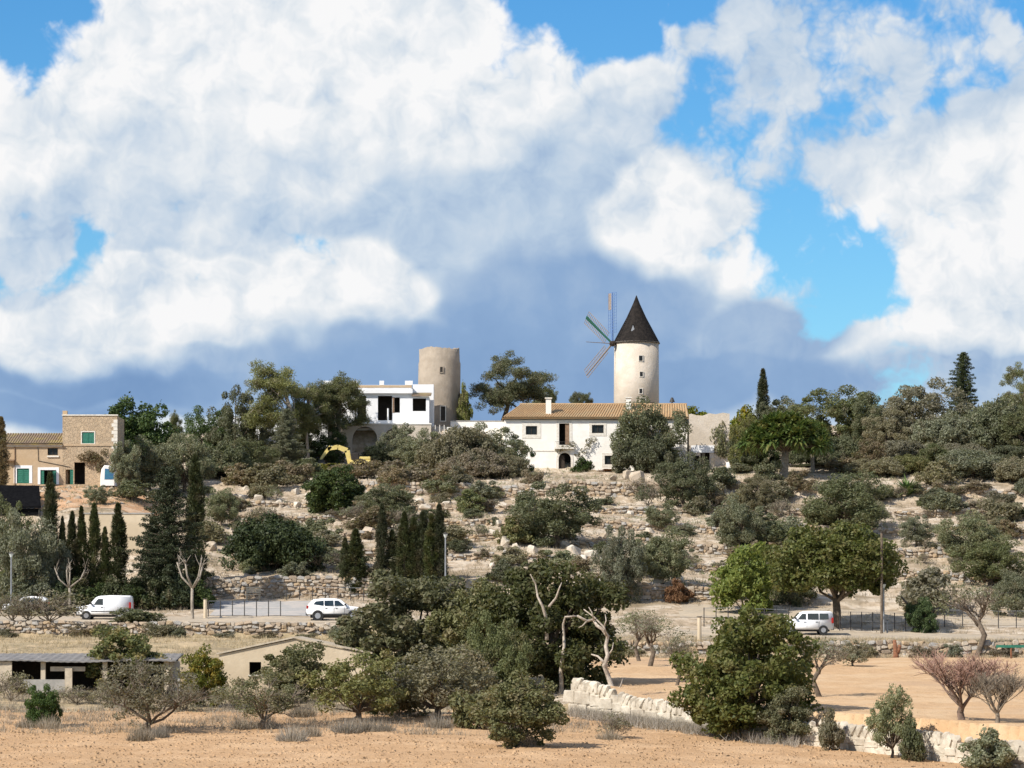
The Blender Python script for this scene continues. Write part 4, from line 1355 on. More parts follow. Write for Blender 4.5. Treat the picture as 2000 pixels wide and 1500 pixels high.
for (x, yb, t_, w, lf) in ((1235, 1285, 1262, 44, 'scrub_leaf'), (1690, 1285, 1256, 50, 'scrub_leaf'), (1800, 1286, 1262, 46, 'brown_scrub_leaf'), (1860, 1286, 1258, 44, 'olive_leaf'), (1960, 1288, 1262, 50, 'brown_scrub_leaf')):
    look = {'scrub_leaf': 'straw coloured', 'brown_scrub_leaf': 'brown', 'olive_leaf': 'grey green'}[lf]
    p('scrub', 'wall_weed', x, yb, t_, w, look + ' weed bush growing against the orchard back wall', 'bush', Y=255.3, leaf=lf, group=look + ' weeds on the orchard wall')
p('pollard', 'pollarded_tree', 135, 1196, 1088, 62, 'small pollarded tree with pale forked branches left of the panel van', 'tree', Y=274)
p('pollard', 'pollarded_tree', 376, 1212, 1070, 80, 'pale barked pollarded tree with raised limbs before the large fir', 'tree', Y=266)
p('carob_std', 'carob_tree', 1632, 1232, 1028, 235, 'big round roadside carob with dark trunk above the white minivan', 'tree', Y=273)
p('holm', 'holm_oak', 1545, 1205, 1080, 100, 'dark lower crown joined to the left side of the big roadside carob', 'tree', Y=286)
p('bright', 'green_bush', 1455, 1170, 1066, 118, 'bright green sunlit bush left of the big roadside carob', 'bush', Y=281, rot=1.0)
p('laurel', 'shrub', 1800, 1232, 1170, 62, 'round green shrub by the road beside the leaning bare trunk', 'shrub', Y=271)
p('scrub', 'shrub', 1810, 1215, 1110, 120, 'large grey brown shrub on the bank behind the round green shrub', 'shrub', Y=284)
p('olive', 'olive_tree', 1985, 1225, 1115, 90, 'green olive tree at the right end of the path', 'tree', Y=284)
p('olive', 'olive_tree', 1213, 1176, 1032, 90, 'olive tree with a bare upright grey trunk beside the path', 'tree', Y=284.5)
p('olive', 'olive_tree', 1292, 1160, 1036, 118, 'olive tree with a leaning dark trunk by the path wall', 'tree', Y=288.5)
p('lentisk', 'shrub', 990, 1142, 1092, 60, 'small dark green bush peeping over the carob thicket', 'shrub')
p('lentisk', 'red_shrub', 1325, 1160, 1132, 50, 'low reddish weeds before the terrace wall', 'weeds', leaf='red_weed', Y=285)
p('lentisk', 'yard_shrub', 195, 1190, 1168, 70, 'low weedy shrub at the foot of the cypresses above the panel van', 'shrub', Y=277)

# hillside
p('laurel', 'dark_bush', 655, 1002, 914, 122, 'round very dark green bush below the yellow excavator', 'bush', leaf='dark_shrub_leaf')
p('thicket', 'wide_bush', 540, 1112, 1012, 195, 'wide dark green bush in the middle of the left slope', 'bush', leaf='dark_shrub_leaf')
p('lentisk', 'wide_bush', 620, 1096, 1060, 90, 'low dark bush spreading to the right of the wide dark bush', 'bush')
p('olive', 'olive_bush', 757, 1018, 948, 118, 'grey green olive bush above the dense cypress clump', 'bush')
p('olive', 'hillside_olive', 1082, 1068, 948, 178, 'big spreading olive tree alone in the middle of the slope', 'tree', leaf='olive_dark_leaf')
p('lentisk', 'hillside_shrub', 1010, 1062, 1010, 70, 'yellowish shrub leaning on the big hillside olive', 'shrub', leaf='carob_light_leaf')
p('olive', 'hillside_olive', 1335, 992, 890, 105, 'olive tree below the right end of the white farmhouse', 'tree', leaf='olive_dark_leaf')
p('olive', 'hillside_olive', 1652, 1038, 925, 165, 'spreading olive tree on the right slope below the dragon tree', 'tree', leaf='olive_dark_leaf')
p('olive', 'hillside_olive', 1295, 1035, 985, 66, 'small round olive on the slope below the farmhouse wall', 'tree')
p('olive', 'hillside_olive', 1900, 1100, 1002, 130, 'broad olive tree on the far right slope above another', 'tree')
p('olive', 'hillside_olive', 1935, 1148, 1058, 140, 'broad olive tree on the far right slope, lower of two', 'tree', leaf='olive_dark_leaf')
p('olive', 'hillside_olive', 1790, 1066, 1008, 66, 'small olive on the slope under the agave wall', 'tree')
p('olive', 'hillside_olive', 1445, 1080, 972, 105, 'thin grey olive above the bright green bush', 'tree')
p('olive', 'hillside_olive', 432, 1030, 955, 70, 'grey shrub like olive beside the very tall cypress', 'tree')
p('holm', 'hillside_oak', 1480, 1000, 930, 80, 'dull green small oak below the ruined annex', 'tree', leaf='scrub_leaf')
p('scrub', 'hillside_shrub', 1530, 1060, 1010, 80, 'grey shrub on the slope above the big roadside carob', 'shrub', leaf='olive_leaf')
p('olive', 'hillside_olive', 190, 985, 948, 50, 'small grey bush on the orange bank below the stone house', 'bush')
_s = np.random.RandomState(77)
MARKS = [('the round very dark bush', 655, 960), ('the wide dark bush', 540, 1065), ('the big hillside olive', 1080, 1010), ('the reddish dry stone wall', 560, 1120), ('the dense cypress clump', 830, 1070),
         ('the pale terrace wall under the round tower', 850, 970), ('the terrace wall under the farmhouse', 1160, 965), ('the path olives', 1250, 1090), ('the bright green bush', 1455, 1110), ('the dragon tree wall', 1450, 980),
         ('the spreading hillside olive', 1650, 985), ('the agave wall', 1800, 1000), ('the far right olives', 1915, 1080), ('the very tall cypress', 400, 1020), ('the crumbling terrace wall', 1780, 1085), ('the big roadside carob', 1660, 1060)]
LOOK = {None: 'low dull brown scrub bush', 'olive_leaf': 'low silvery green scrub bush', 'brown_scrub_leaf': 'low reddish brown scrub bush', 'scrub_leaf': 'low straw brown scrub bush', 'olive_dark_leaf': 'low dark green scrub bush'}
for i in range(240):
    x = -20 + _s.rand() * 2040; y = 950 + _s.rand() * 192
    if x < 380 and y > 985: continue
    if 1050 < x < 1210 and y < 960: continue
    h = 16 + 30 * _s.rand() ** 1.5; w = h * (1.3 + 0.9 * _s.rand())
    kind = ('scrub', 'lentisk', 'scrub', 'bare_bush', 'scrub')[_s.randint(5)]
    lf = (None, 'olive_leaf', 'brown_scrub_leaf', 'scrub_leaf', 'olive_dark_leaf')[_s.randint(5)]
    if kind == 'lentisk' and lf is None: lf = 'olive_dark_leaf'
    mk = min(MARKS, key=lambda m_: (m_[1] - x) ** 2 + 2 * (m_[2] - y) ** 2)[0]
    lab = (LOOK[lf] if kind != 'bare_bush' else 'thin half bare twiggy bush') + ' near ' + mk
    p(kind, 'scrub_bush', x, y, y - h, w, lab, 'bush', leaf=lf, group=lab.replace('bush near', 'bushes near'))
for (x, y, t_, w, lf) in ((30, 1186, 1140, 80, 'olive_dark_leaf'), (75, 1184, 1120, 70, 'olive_leaf'), (115, 1180, 1135, 60, 'dark_shrub_leaf'), (150, 1178, 1130, 60, 'cypress_leaf'), (190, 1178, 1140, 60, 'dark_shrub_leaf'),
                          (225, 1178, 1128, 60, 'cypress_leaf'), (265, 1182, 1130, 70, 'dark_shrub_leaf'), (305, 1182, 1120, 80, 'cypress_leaf'), (350, 1180, 1115, 80, 'dark_shrub_leaf'), (390, 1178, 1135, 60, 'dark_shrub_leaf')):
    near = {30: 'left street lamp', 75: 'silvery roadside olive', 115: 'tallest left cypress', 150: 'slim cypresses left of the van cab', 190: 'thin tipped cypress', 225: 'broad dark cypress', 265: 'smaller dark fir', 305: 'large ragged fir', 350: 'very tall dark cypress', 390: 'pale pollarded tree by the gate post'}[x]
    p('lentisk', 'hedge_shrub', x, y, t_, w, 'dark undergrowth shrub at the foot of the ' + near, 'shrub', Y=277.5, leaf=lf, group='dark undergrowth behind the road')
for (x, y, t_, w, lf) in ((1470, 900, 835, 80, 'olive_dark_leaf'), (1455, 875, 815, 60, 'carob_light_leaf'), (1575, 925, 870, 80, 'olive_dark_leaf'), (1500, 930, 865, 70, 'dark_shrub_leaf'),
                          (1640, 905, 855, 90, 'olive_dark_leaf'), (1620, 925, 880, 80, 'scrub_leaf'), (1700, 915, 860, 90, 'brown_scrub_leaf'), (1760, 920, 862, 100, 'scrub_leaf'), (1820, 925, 870, 100, 'olive_dark_leaf'), (1880, 925, 868, 100, 'scrub_leaf'), (1960, 925, 872, 110, 'olive_dark_leaf')):
    look = {'olive_leaf': 'silvery', 'olive_dark_leaf': 'grey green', 'carob_light_leaf': 'yellow green', 'dark_shrub_leaf': 'very dark', 'scrub_leaf': 'straw brown', 'brown_scrub_leaf': 'reddish brown'}[lf]
    near = 'between the annex and the dragon tree' if x < 1480 else ('beside the dragon tree' if x < 1600 else ('under the broad skyline oak' if x < 1730 else 'under the oaks left of the skyline pine'))
    p('holm', 'thicket_bush', x, y, t_, w, look + ' rounded thicket bush ' + near, 'bush', Y=374, leaf=lf, group=look + ' thicket bushes ' + near)

# hilltop, from left to right
p('cypress', 'dry_cypress', 2, 950, 815, 30, 'dry brown pointed cypress at the corner of the stone house', 'cypress', Y=331, leaf='brown_scrub_leaf')
p('laurel', 'carob_tree', 262, 900, 788, 150, 'large dark green tree rising behind the square stone tower house', 'tree', Y=352, leaf='laurel_leaf')
p('pine_tall', 'young_pine', 343, 880, 806, 26, 'thin pale young conifer between dark tree and pines', 'tree', Y=372, leaf='pine_grey_leaf')
p('olive', 'olive_tree', 292, 955, 858, 110, 'silvery olive tree right of the white vehicle by the stone house', 'tree', Y=341)
p('olive', 'olive_tree', 362, 955, 850, 110, 'silvery olive tree next to the scrub left of the pines', 'tree', Y=343)
p('olive', 'olive_tree', 243, 955, 864, 62, 'small silvery olive half hiding the white vehicle', 'tree', Y=331.5)
p('holm', 'holm_oak', 460, 905, 765, 100, 'tall dark holm oak left of the two pale pines', 'tree', Y=378, leaf='olive_dark_leaf')
p('holm', 'holm_oak', 405, 900, 800, 95, 'dark bushy oak on the skyline beside the holm oak', 'tree', Y=382, leaf='laurel_leaf')
p('holm', 'oak_scrub', 430, 945, 868, 130, 'dark oak scrub under the holm oaks', 'bush', Y=360)
p('holm', 'oak_scrub', 490, 940, 860, 110, 'dark oak scrub at the foot of the tall pine', 'bush', Y=363)
p('pine_tall', 'pine_tree', 545, 915, 712, 118, 'tall pale green pine with a slender grey trunk left of the white house', 'tree', Y=374)
p('pine_tall', 'pine_tree', 603, 900, 752, 72, 'shorter pine just right of the tallest pale pine', 'tree', Y=378)
p('pine_tall', 'pine_tree', 662, 870, 736, 100, 'bright green pine touching the left side of the white house', 'tree', Y=382)
p('pine_tall', 'pine_tree', 640, 880, 750, 90, 'dark lower pine filling the gap at the left end of the white house', 'tree', Y=381, leaf='pine_grey_leaf')
p('holm', 'wall_oak', 575, 905, 822, 90, 'bushy oak hiding the middle of the white garden wall', 'tree', Y=380)
p('holm', 'wall_oak', 505, 900, 808, 90, 'grey oak hiding the left part of the white garden wall', 'tree', Y=381, leaf='olive_leaf')
p('holm', 'wall_oak', 640, 905, 838, 80, 'dark bush in the corner between garden wall and arches', 'bush', Y=380.5, leaf='laurel_leaf')
p('fir', 'young_fir', 560, 925, 800, 90, 'thin fir with drooping bare branches before the white garden wall', 'tree', Y=369, leaf='olive_leaf')
for (x, y, t_, w, lf) in ((480, 950, 905, 90, 'brown_scrub_leaf'), (530, 955, 905, 90, 'scrub_leaf'), (570, 945, 900, 70, 'brown_scrub_leaf'), (600, 930, 895, 70, 'olive_dark_leaf'),
                          (690, 935, 898, 90, 'brown_scrub_leaf'), (640, 925, 905, 90, 'citrus_leaf'), (715, 925, 900, 60, 'brown_scrub_leaf')):
    p('scrub', 'garden_scrub', x, y, t_, w, 'tangled brownish scrub on the slope around the yellow excavator', 'bush', leaf=lf, group='scrub around the excavator')
p('holm', 'garden_bush', 780, 905, 832, 80, 'grey green bush growing before the right arch of the white house', 'bush', Y=380, leaf='olive_leaf')
p('holm', 'garden_bush', 706, 930, 903, 56, 'olive brown bush hiding the body of the yellow excavator', 'bush', Y=375.5, leaf='carob_light_leaf')
p('holm', 'garden_bush', 735, 915, 868, 70, 'dark bush at the foot of the arches', 'bush', Y=379, leaf='dark_shrub_leaf')
p('holm', 'garden_bush', 820, 925, 842, 100, 'grey olive bush below the terrace steps of the white house', 'bush', Y=376, leaf='olive_leaf')
p('holm', 'hill_scrub', 890, 940, 838, 140, 'broad grey brown bush below the roofless round tower', 'bush', Y=371, leaf='scrub_leaf')
p('holm', 'hill_scrub', 955, 945, 832, 120, 'tall olive brown bush left of the white farmhouse', 'bush', Y=374, leaf='olive_leaf')
p('holm', 'hill_scrub', 925, 950, 880, 120, 'brown bush on the slope before the farmhouse corner', 'bush', Y=364, leaf='brown_scrub_leaf')
p('holm', 'hill_scrub', 1008, 938, 858, 64, 'dark green bush hiding the lower left corner of the white farmhouse', 'bush', Y=379, leaf='laurel_leaf')
p('holm', 'hill_scrub', 985, 950, 890, 90, 'brown scrubby bush below the dark corner bush of the farmhouse', 'bush', Y=366, leaf='scrub_leaf')
for (x, y, t_, w) in ((770, 940, 900, 80), (840, 945, 905, 80), (880, 948, 912, 60), (1040, 945, 918, 40)):
    p('scrub', 'hill_scrub', x, y, t_, w, 'low brown scrub above the pale terrace wall', 'bush', leaf='brown_scrub_leaf', group='brown scrub above the terrace wall')
p('pine', 'leaning_pine', 978, 830, 694, 150, 'broad umbrella pine with a leaning trunk between the round tower and the farmhouse', 'tree', Y=402, rot=0.3)
p('pine', 'small_pine', 1070, 815, 757, 60, 'small pine crown rising over the farmhouse roof', 'tree', Y=408)
p('pine', 'small_pine', 1133, 812, 767, 44, 'small dark windswept crown behind the farmhouse ridge', 'tree', Y=412, leaf='olive_dark_leaf')
p('lentisk', 'tower_bush', 908, 820, 752, 26, 'narrow bush climbing beside the roofless round tower', 'bush', Y=396, leaf='pine_leaf')
p('olive', 'courtyard_tree', 1266, 925, 786, 135, 'large grey green tree covering the right end of the white farmhouse', 'tree', Y=382, leaf='olive_dark_leaf', var=1)
p('holm', 'courtyard_bush', 1265, 925, 855, 120, 'brownish lower growth under the big tree at the farmhouse', 'bush', Y=380, leaf='olive_dark_leaf')
p('lentisk', 'facade_bush', 1140, 935, 895, 40, 'small green bush by the arched farmhouse door', 'bush', Y=383, leaf='laurel_leaf')
p('scrub', 'facade_bush', 1190, 940, 915, 50, 'reddish plants under the low farmhouse window', 'bush', Y=383, leaf='red_weed')
p('lentisk', 'annex_bush', 1412, 905, 815, 46, 'upright green shrub at the doorway of the ruined annex', 'bush', Y=386, leaf='carob_light_leaf')
p('lentisk', 'annex_bush', 1360, 840, 796, 60, 'leafy vine bush on top of the ruined annex', 'bush', Y=394, leaf='citrus_leaf', seat=22.6 + ZC)
p('lentisk', 'annex_bush', 1450, 850, 796, 66, 'yellow green bush right of the ruined annex', 'bush', Y=396, leaf='citrus_leaf')
p('dragon', 'dragon_tree', 1530, 948, 806, 165, 'umbrella shaped dragon tree with a thick pale trunk', 'tree', Y=361)
p('dragon', 'dragon_tree', 1588, 925, 822, 75, 'smaller yellowish dragon tree at the right side of the large one', 'tree', Y=367)
p('cypress', 'cypress_tree', 1490, 850, 721, 26, 'lone thin cypress column on the skyline right of the windmill', 'cypress', Y=398)
p('holm', 'holm_oak', 1500, 850, 790, 60, 'dark bush at the foot of the lone skyline cypress', 'bush', Y=396)
p('holm', 'holm_oak', 1545, 860, 778, 95, 'grey green rounded oak right of the lone skyline cypress', 'tree', Y=399, leaf='olive_leaf')
p('holm', 'holm_oak', 1640, 885, 758, 165, 'broad dark holm oak on the skyline behind the dragon tree', 'tree', Y=394)
p('holm', 'holm_oak', 1690, 890, 772, 90, 'dark oak attached to the right side of the broad skyline oak', 'tree', Y=391)
p('holm', 'holm_oak', 1795, 895, 748, 175, 'brown tinged oak on the skyline left of the skyline fir', 'tree', Y=391, leaf='scrub_leaf')
p('holm', 'holm_oak', 1730, 895, 800, 90, 'lower brownish oak between the two skyline oaks', 'tree', Y=387, leaf='scrub_leaf')
p('fir', 'skyline_fir', 1880, 850, 690, 80, 'dark pointed fir standing above the trees on the right skyline', 'tree', Y=400)
p('pine', 'skyline_pine', 1990, 860, 716, 100, 'yellow green umbrella pine at the right end of the skyline', 'tree', Y=401, leaf='pine_leaf')
p('holm', 'holm_oak', 1855, 905, 808, 140, 'grey green oak under the skyline fir', 'tree', Y=386, leaf='olive_leaf')
p('holm', 'holm_oak', 1940, 905, 785, 150, 'large grey olive oak left of the skyline pine', 'tree', Y=388, leaf='olive_dark_leaf')
p('holm', 'holm_oak', 2005, 910, 800, 110, 'dull green oak under the skyline pine', 'tree', Y=384, leaf='olive_dark_leaf')
p('holm', 'slope_oak', 1900, 985, 880, 150, 'olive brown oak scrub on the right slope above the agave wall', 'bush', Y=361, leaf='olive_leaf')
p('holm', 'slope_oak', 1985, 990, 895, 110, 'grey scrub oak at the right end of the slope', 'bush', Y=358, leaf='scrub_leaf')
p('holm', 'slope_oak', 1715, 965, 895, 110, 'grey scrub oak behind the spreading hillside olive', 'bush', Y=364, leaf='scrub_leaf')
p('holm', 'slope_oak', 1600, 950, 905, 90, 'dark scrub in the shade right of the dragon tree', 'bush', Y=371, leaf='olive_dark_leaf')
p('holm', 'slope_oak', 1780, 950, 890, 90, 'brownish green scrub behind the agave', 'bush', Y=366, leaf='carob_light_leaf')
p('agave', 'agave', 1772, 968, 930, 66, 'spiky pale green agave on the right terrace', 'agave', Y=352)
p('lentisk', 'slope_shrub', 1445, 945, 905, 60, 'grey green shrub on the garden wall before the annex', 'shrub', Y=372, leaf='olive_leaf')
for (x, y, t_, w, lf) in ((1660, 925, 885, 80, 'brown_scrub_leaf'), (1830, 950, 900, 80, 'scrub_leaf'), (1500, 940, 900, 50, 'olive_leaf'), (1560, 960, 920, 60, 'brown_scrub_leaf'),
                          (1690, 985, 940, 70, 'scrub_leaf'), (1850, 1000, 960, 80, 'olive_leaf'), (1950, 1020, 975, 80, 'scrub_leaf')):
    p('scrub', 'slope_shrub', x, y, t_, w, 'dull wild shrub on the terraces below the right skyline oaks', 'shrub', leaf=lf, group='wild shrubs below the right skyline')


def dead_limbs():
    """bleached twisted limbs of the carob and the leaning dead tree in front of the block wall"""
    Y = 202.0
    t = thing('dead_tree', 'twisted bleached dead limbs standing before the huge dark carob', 'dead tree', (PX(1100, Y), Y, gz(PX(1100, Y), Y)))
    def path(name, pts, r, Yp=Y):
        o = t.location
        mb = MB()
        q = [P3(x, y, Yp + 0.4 * math.sin(i * 2.1)) - o for i, (x, y) in enumerate(pts)]
        mb.tube(q, [r * (1 - 0.7 * i / (len(q) - 1)) for i in range(len(q))], 6)
        mb.build(name, M_DEAD, t, True)
    path('trunk', [(1097, 1372), (1096, 1310), (1100, 1275), (1102, 1262), (1100, 1220), (1104, 1205), (1130, 1203)], 0.15)
    path('limb', [(1068, 1250), (1066, 1205), (1060, 1185), (1050, 1165), (1046, 1140), (1036, 1122)], 0.12)
    path('limb', [(1072, 1185), (1086, 1168), (1092, 1150), (1097, 1138)], 0.09)
    Y2 = 192.0
    t2 = thing('dead_tree', 'leaning pale dead tree with a forked bare trunk at the end of the block wall', 'dead tree', (PX(1203, Y2), Y2, gz(PX(1203, Y2), Y2)))
    def path2(name, pts, r, m=M_DEAD):
        o = t2.location
        mb = MB()
        q = [P3(x, y, Y2 - 0.3 * math.sin(i * 1.7)) - o for i, (x, y) in enumerate(pts)]
        mb.tube(q, [r * (1 - 0.6 * i / (len(q) - 1)) for i in range(len(q))], 6)
        mb.build(name, m, t2, True)
    path2('trunk', [(1207, 1392), (1202, 1362), (1194, 1340), (1187, 1318), (1180, 1300), (1187, 1280), (1183, 1262), (1187, 1243), (1176, 1228), (1166, 1222), (1158, 1210), (1146, 1213), (1128, 1203)], 0.17)
    path2('limb', [(1186, 1302), (1176, 1290), (1168, 1282), (1155, 1278)], 0.10)
    for a_ in ([(1187, 1282), (1196, 1268), (1198, 1255)], [(1178, 1229), (1184, 1212), (1182, 1200)], [(1160, 1212), (1156, 1196), (1150, 1186)], [(1200, 1355), (1212, 1340), (1216, 1326)], [(1146, 1213), (1138, 1222), (1130, 1226)]):
        path2('twig', a_, 0.05)
    path2('limb', [(1184, 1242), (1180, 1225), (1160, 1205), (1140, 1190)], 0.07)
    for (x, yb, yt, lean, lab) in ((1216, 1178, 1110, -3, 'bare upright grey stump of a trunk beside the path'),):
        pass


dead_limbs()


def bare_post_tree(name, label, pts, r, Y, m):
    o = P3(*pts[0], Y)
    t = thing(name, label, 'tree trunk', o)
    mb = MB().tube([P3(x, y, Y) - o for x, y in pts], [r * (1 - 0.45 * i / (len(pts) - 1)) for i in range(len(pts))], 7)
    mb.build('trunk', m, t, True)
    return t


def stump():
    Y = 253.0
    X = PX(1750, Y); z = gz(X, Y)
    t = thing('tree_stump', 'forked reddish brown cut stump before the orchard back wall', 'stump', (X, Y, z))
    s = Y / F
    MB().tube([(0, 0, -0.2), (0, 0, 6 * s), (-1 * s, 0, 18 * s), (-3 * s, 0, 36 * s)], [0.24, 0.21, 0.16, 0.13], 8).build('trunk', M_RED, t, True)
    MB().tube([(0, 0, 8 * s), (5 * s, 0, 16 * s), (8 * s, 0, 26 * s)], [0.16, 0.15, 0.13], 8).build('limb', M_RED, t, True)


stump()
Yl = 272.5
bare_post_tree('leaning_tree', 'leaning bare dark trunk beside the round green shrub by the road', [(1796, 1228), (1780, 1190), (1760, 1165)], 0.14, Yl, M_BARK)

# ------------------------------------------------------------------ buildings
M_WHITE = mat('white_limewash', [(0.86, 0.83, 0.77), (0.80, 0.76, 0.69), (0.80, 0.76, 0.69)], 1.4, bump=0.01, bscale=6)
M_TRIM = mat('stone_trim', [(0.74, 0.70, 0.62), (0.62, 0.57, 0.49)], 4, bump=0.01)
M_BRIGHT = mat('bright_white_paint', [(0.82, 0.82, 0.82), (0.76, 0.76, 0.76)], 1.2, bump=0.004)
M_TOWER = mat('cream_render', [(0.60, 0.525, 0.435), (0.53, 0.455, 0.365), (0.48, 0.41, 0.325)], 1.1, bump=0.03, bscale=4)
M_TOWER2 = mat('weathered_tan_render', [(0.38, 0.315, 0.245), (0.31, 0.255, 0.195), (0.28, 0.235, 0.185)], 1.0, bump=0.04, bscale=4)
M_STONEHOUSE = stone_mat('rubble_masonry', [(0.50, 0.38, 0.25), (0.38, 0.28, 0.18), (0.46, 0.35, 0.235)], 2.6, (0.44, 0.34, 0.23))
M_OCHRE = mat('ochre_render', [(0.50, 0.38, 0.255), (0.43, 0.32, 0.21), (0.46, 0.33, 0.20)], 1.4, bump=0.02)
M_BARN = mat('cream_barn_render', [(0.60, 0.50, 0.36), (0.54, 0.44, 0.31), (0.48, 0.39, 0.27)], 1.0, bump=0.02, bscale=4)
M_TERRA = mat('terracotta_tile', [(0.44, 0.29, 0.15), (0.34, 0.215, 0.11), (0.38, 0.27, 0.15)], 3.0, bump=0.03)
M_OLDTILE = mat('lichen_roof_tile', [(0.27, 0.19, 0.13), (0.19, 0.145, 0.10), (0.32, 0.25, 0.10)], 3.5, bump=0.03)
M_CAP = mat('dark_shingle', [(0.030, 0.025, 0.022), (0.016, 0.014, 0.013)], 3.0, bump=0.05, bscale=9, rough=0.9, spec=0.1)
M_GREEN = mat('green_shutter_paint', [(0.030, 0.17, 0.115), (0.025, 0.13, 0.09)], 5, rough=0.5)
M_DARKWOOD = mat('dark_wood', [(0.055, 0.04, 0.03), (0.035, 0.027, 0.02)], 5)
M_BROWNWOOD = mat('brown_wood', [(0.26, 0.17, 0.11), (0.19, 0.12, 0.075)], 5)
M_NEARBLACK = mat('near_black_shade', [(0.045, 0.038, 0.032), (0.03, 0.026, 0.022)], 2)  # near-black, room shade put into the colour; the excavator cab uses it too
M_GLASS = mat('window_glass', [(0.02, 0.022, 0.024), (0.014, 0.016, 0.018)], 2, rough=0.15, spec=0.25)
M_CONC = mat('grey_concrete', [(0.36, 0.34, 0.31), (0.28, 0.265, 0.24)], 2, bump=0.01)
M_FIBRE = mat('fibre_cement', [(0.24, 0.225, 0.21), (0.16, 0.15, 0.14)], 2, bump=0.01)
M_BLOCK = mat('hollow_block', [(0.52, 0.44, 0.33), (0.42, 0.35, 0.26)], 3, bump=0.02)
M_BLACK = mat('black_netting', [(0.006, 0.006, 0.007), (0.011, 0.011, 0.012)], 4, rough=1.0, spec=0.0)
M_IRON = mat('dark_iron', [(0.06, 0.055, 0.05), (0.04, 0.037, 0.034)], 4, rough=0.6)
M_GALV = mat('galvanised_steel', [(0.30, 0.31, 0.32), (0.22, 0.23, 0.24)], 4, rough=0.5, metal=0.3)
M_SAILW = mat('weathered_sail_wood', [(0.30, 0.24, 0.20), (0.22, 0.18, 0.15)], 5)
M_SAILB = mat('blue_sail_paint', [(0.12, 0.21, 0.42), (0.09, 0.16, 0.33)], 5)
M_SAILG = mat('green_sail_paint', [(0.012, 0.075, 0.045), (0.01, 0.055, 0.032)], 5)


class Bld:
    def __init__(s, x0, yb, Y):
        s.x0, s.yb, s.Y = x0, yb, Y
        s.k = Y / F
        s.o = P3(x0, yb, Y)
    def U(s, x): return (x - s.x0) * s.k
    def W(s, y): return (s.yb - y) * s.k
    def R(s, x0, x1, yt, yb): return rect(s.U(x0), s.U(x1), s.W(yb), s.W(yt))
    def A(s, x0, x1, yt, yb): return arch(s.U(x0), s.U(x1), s.W(yb), s.W(yt))


def shell(t, mw, w, h, dep, base=-1.5, th=0.35, top=True, z1=None):
    """side and back walls and a ceiling behind a facade, with a room inside whose shade is painted near-black"""
    z1 = h if z1 is None else z1
    mb = MB()
    mb.box(0.002, th, th + 0.003, dep - th, base, z1 - 0.003)
    mb.box(w - th, w - 0.002, th + 0.003, dep - th, base, z1 - 0.003)
    mb.box(0.002, w - 0.002, dep - th + 0.003, dep, base, z1 - 0.003)
    mb.build('side_walls', mw, t)
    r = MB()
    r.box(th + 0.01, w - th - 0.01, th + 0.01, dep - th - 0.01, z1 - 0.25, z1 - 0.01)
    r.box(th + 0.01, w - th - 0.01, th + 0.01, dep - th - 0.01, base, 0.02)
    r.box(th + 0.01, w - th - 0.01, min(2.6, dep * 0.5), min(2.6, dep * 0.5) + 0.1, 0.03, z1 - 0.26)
    r.build('interior', M_NEARBLACK, t)


def frame(mb, x0, x1, z0, z1, b, y0, y1):
    mb.box(x0 - b, x0, y0, y1, z0 - b, z1 + b)
    mb.box(x1, x1 + b, y0, y1, z0 - b, z1 + b)
    mb.box(x0, x1, y0, y1, z1, z1 + b)
    mb.box(x0, x1, y0, y1, z0 - b, z0)


def window(t, B, x0, x1, yt, yb, surround=0.0, mt=None, glass=True, bars=1):
    """a window part: frame and glazing bars; pane and stone surround are its sub-parts"""
    a, b_, c, d = B.U(x0), B.U(x1), B.W(yb), B.W(yt)
    f = MB()
    frame(f, a + 0.06, b_ - 0.06, c + 0.06, d - 0.06, 0.055, 0.14, 0.20)
    for i in range(bars):
        xm = a + (b_ - a) * (i + 1) / (bars + 1)
        f.box(xm - 0.025, xm + 0.025, 0.142, 0.198, c + 0.06, d - 0.06)
    w = f.build('window', M_DARKWOOD, t)
    if glass:
        MB().box(a + 0.05, b_ - 0.05, 0.21, 0.22, c + 0.05, d - 0.05).build('pane', M_GLASS, w)
    if surround:
        s = MB()
        frame(s, a, b_, c, d, surround, -0.035, 0.03)
        s.build('surround', mt or M_TRIM, w)
    return w


def chimney(name, t, u, v, z0, z1, wd, m, parent=None):
    mb = MB().box(u - wd / 2, u + wd / 2, v - wd / 2, v + wd / 2, z0, z1)
    c = mb.build(name, m, parent or t)
    MB().box(u - wd * 0.68, u + wd * 0.68, v - wd * 0.68, v + wd * 0.68, z1 + 0.002, z1 + 0.14).build('chimney_cap', M_TRIM, parent or t)
    return c


def tile_roof(p00, p10, p11, p01, n, rad=0.11):
    """a roof plane of half-round tile rows running up the slope; p00-p10 is the eave, p01-p11 the ridge"""
    mb = MB()
    p00, p10, p11, p01 = (Vector(p) for p in (p00, p10, p11, p01))
    nrm = (p10 - p00).cross(p01 - p00).normalized()
    if nrm.z < 0: nrm = -nrm
    vs_, fs_ = [], []
    m = n * 4
    for i in range(m + 1):
        f = i / m
        up = rad * abs(math.sin(math.pi * i / 4)) ** 0.7
        vs_.append(p00.lerp(p10, f) + nrm * up)
        vs_.append(p01.lerp(p11, f) + nrm * up)
    for i in range(m):
        fs_.append((2 * i, 2 * i + 2, 2 * i + 3, 2 * i + 1))
    mb.add(vs_, fs_)
    b = len(mb.v)
    mb.add([p00 - nrm * 0.12, p10 - nrm * 0.12, p11 - nrm * 0.12, p01 - nrm * 0.12, p00, p10, p11, p01],
           [(0, 1, 2, 3), (0, 1, 5, 4), (1, 2, 6, 5), (2, 3, 7, 6), (3, 0, 4, 7)])
    return mb


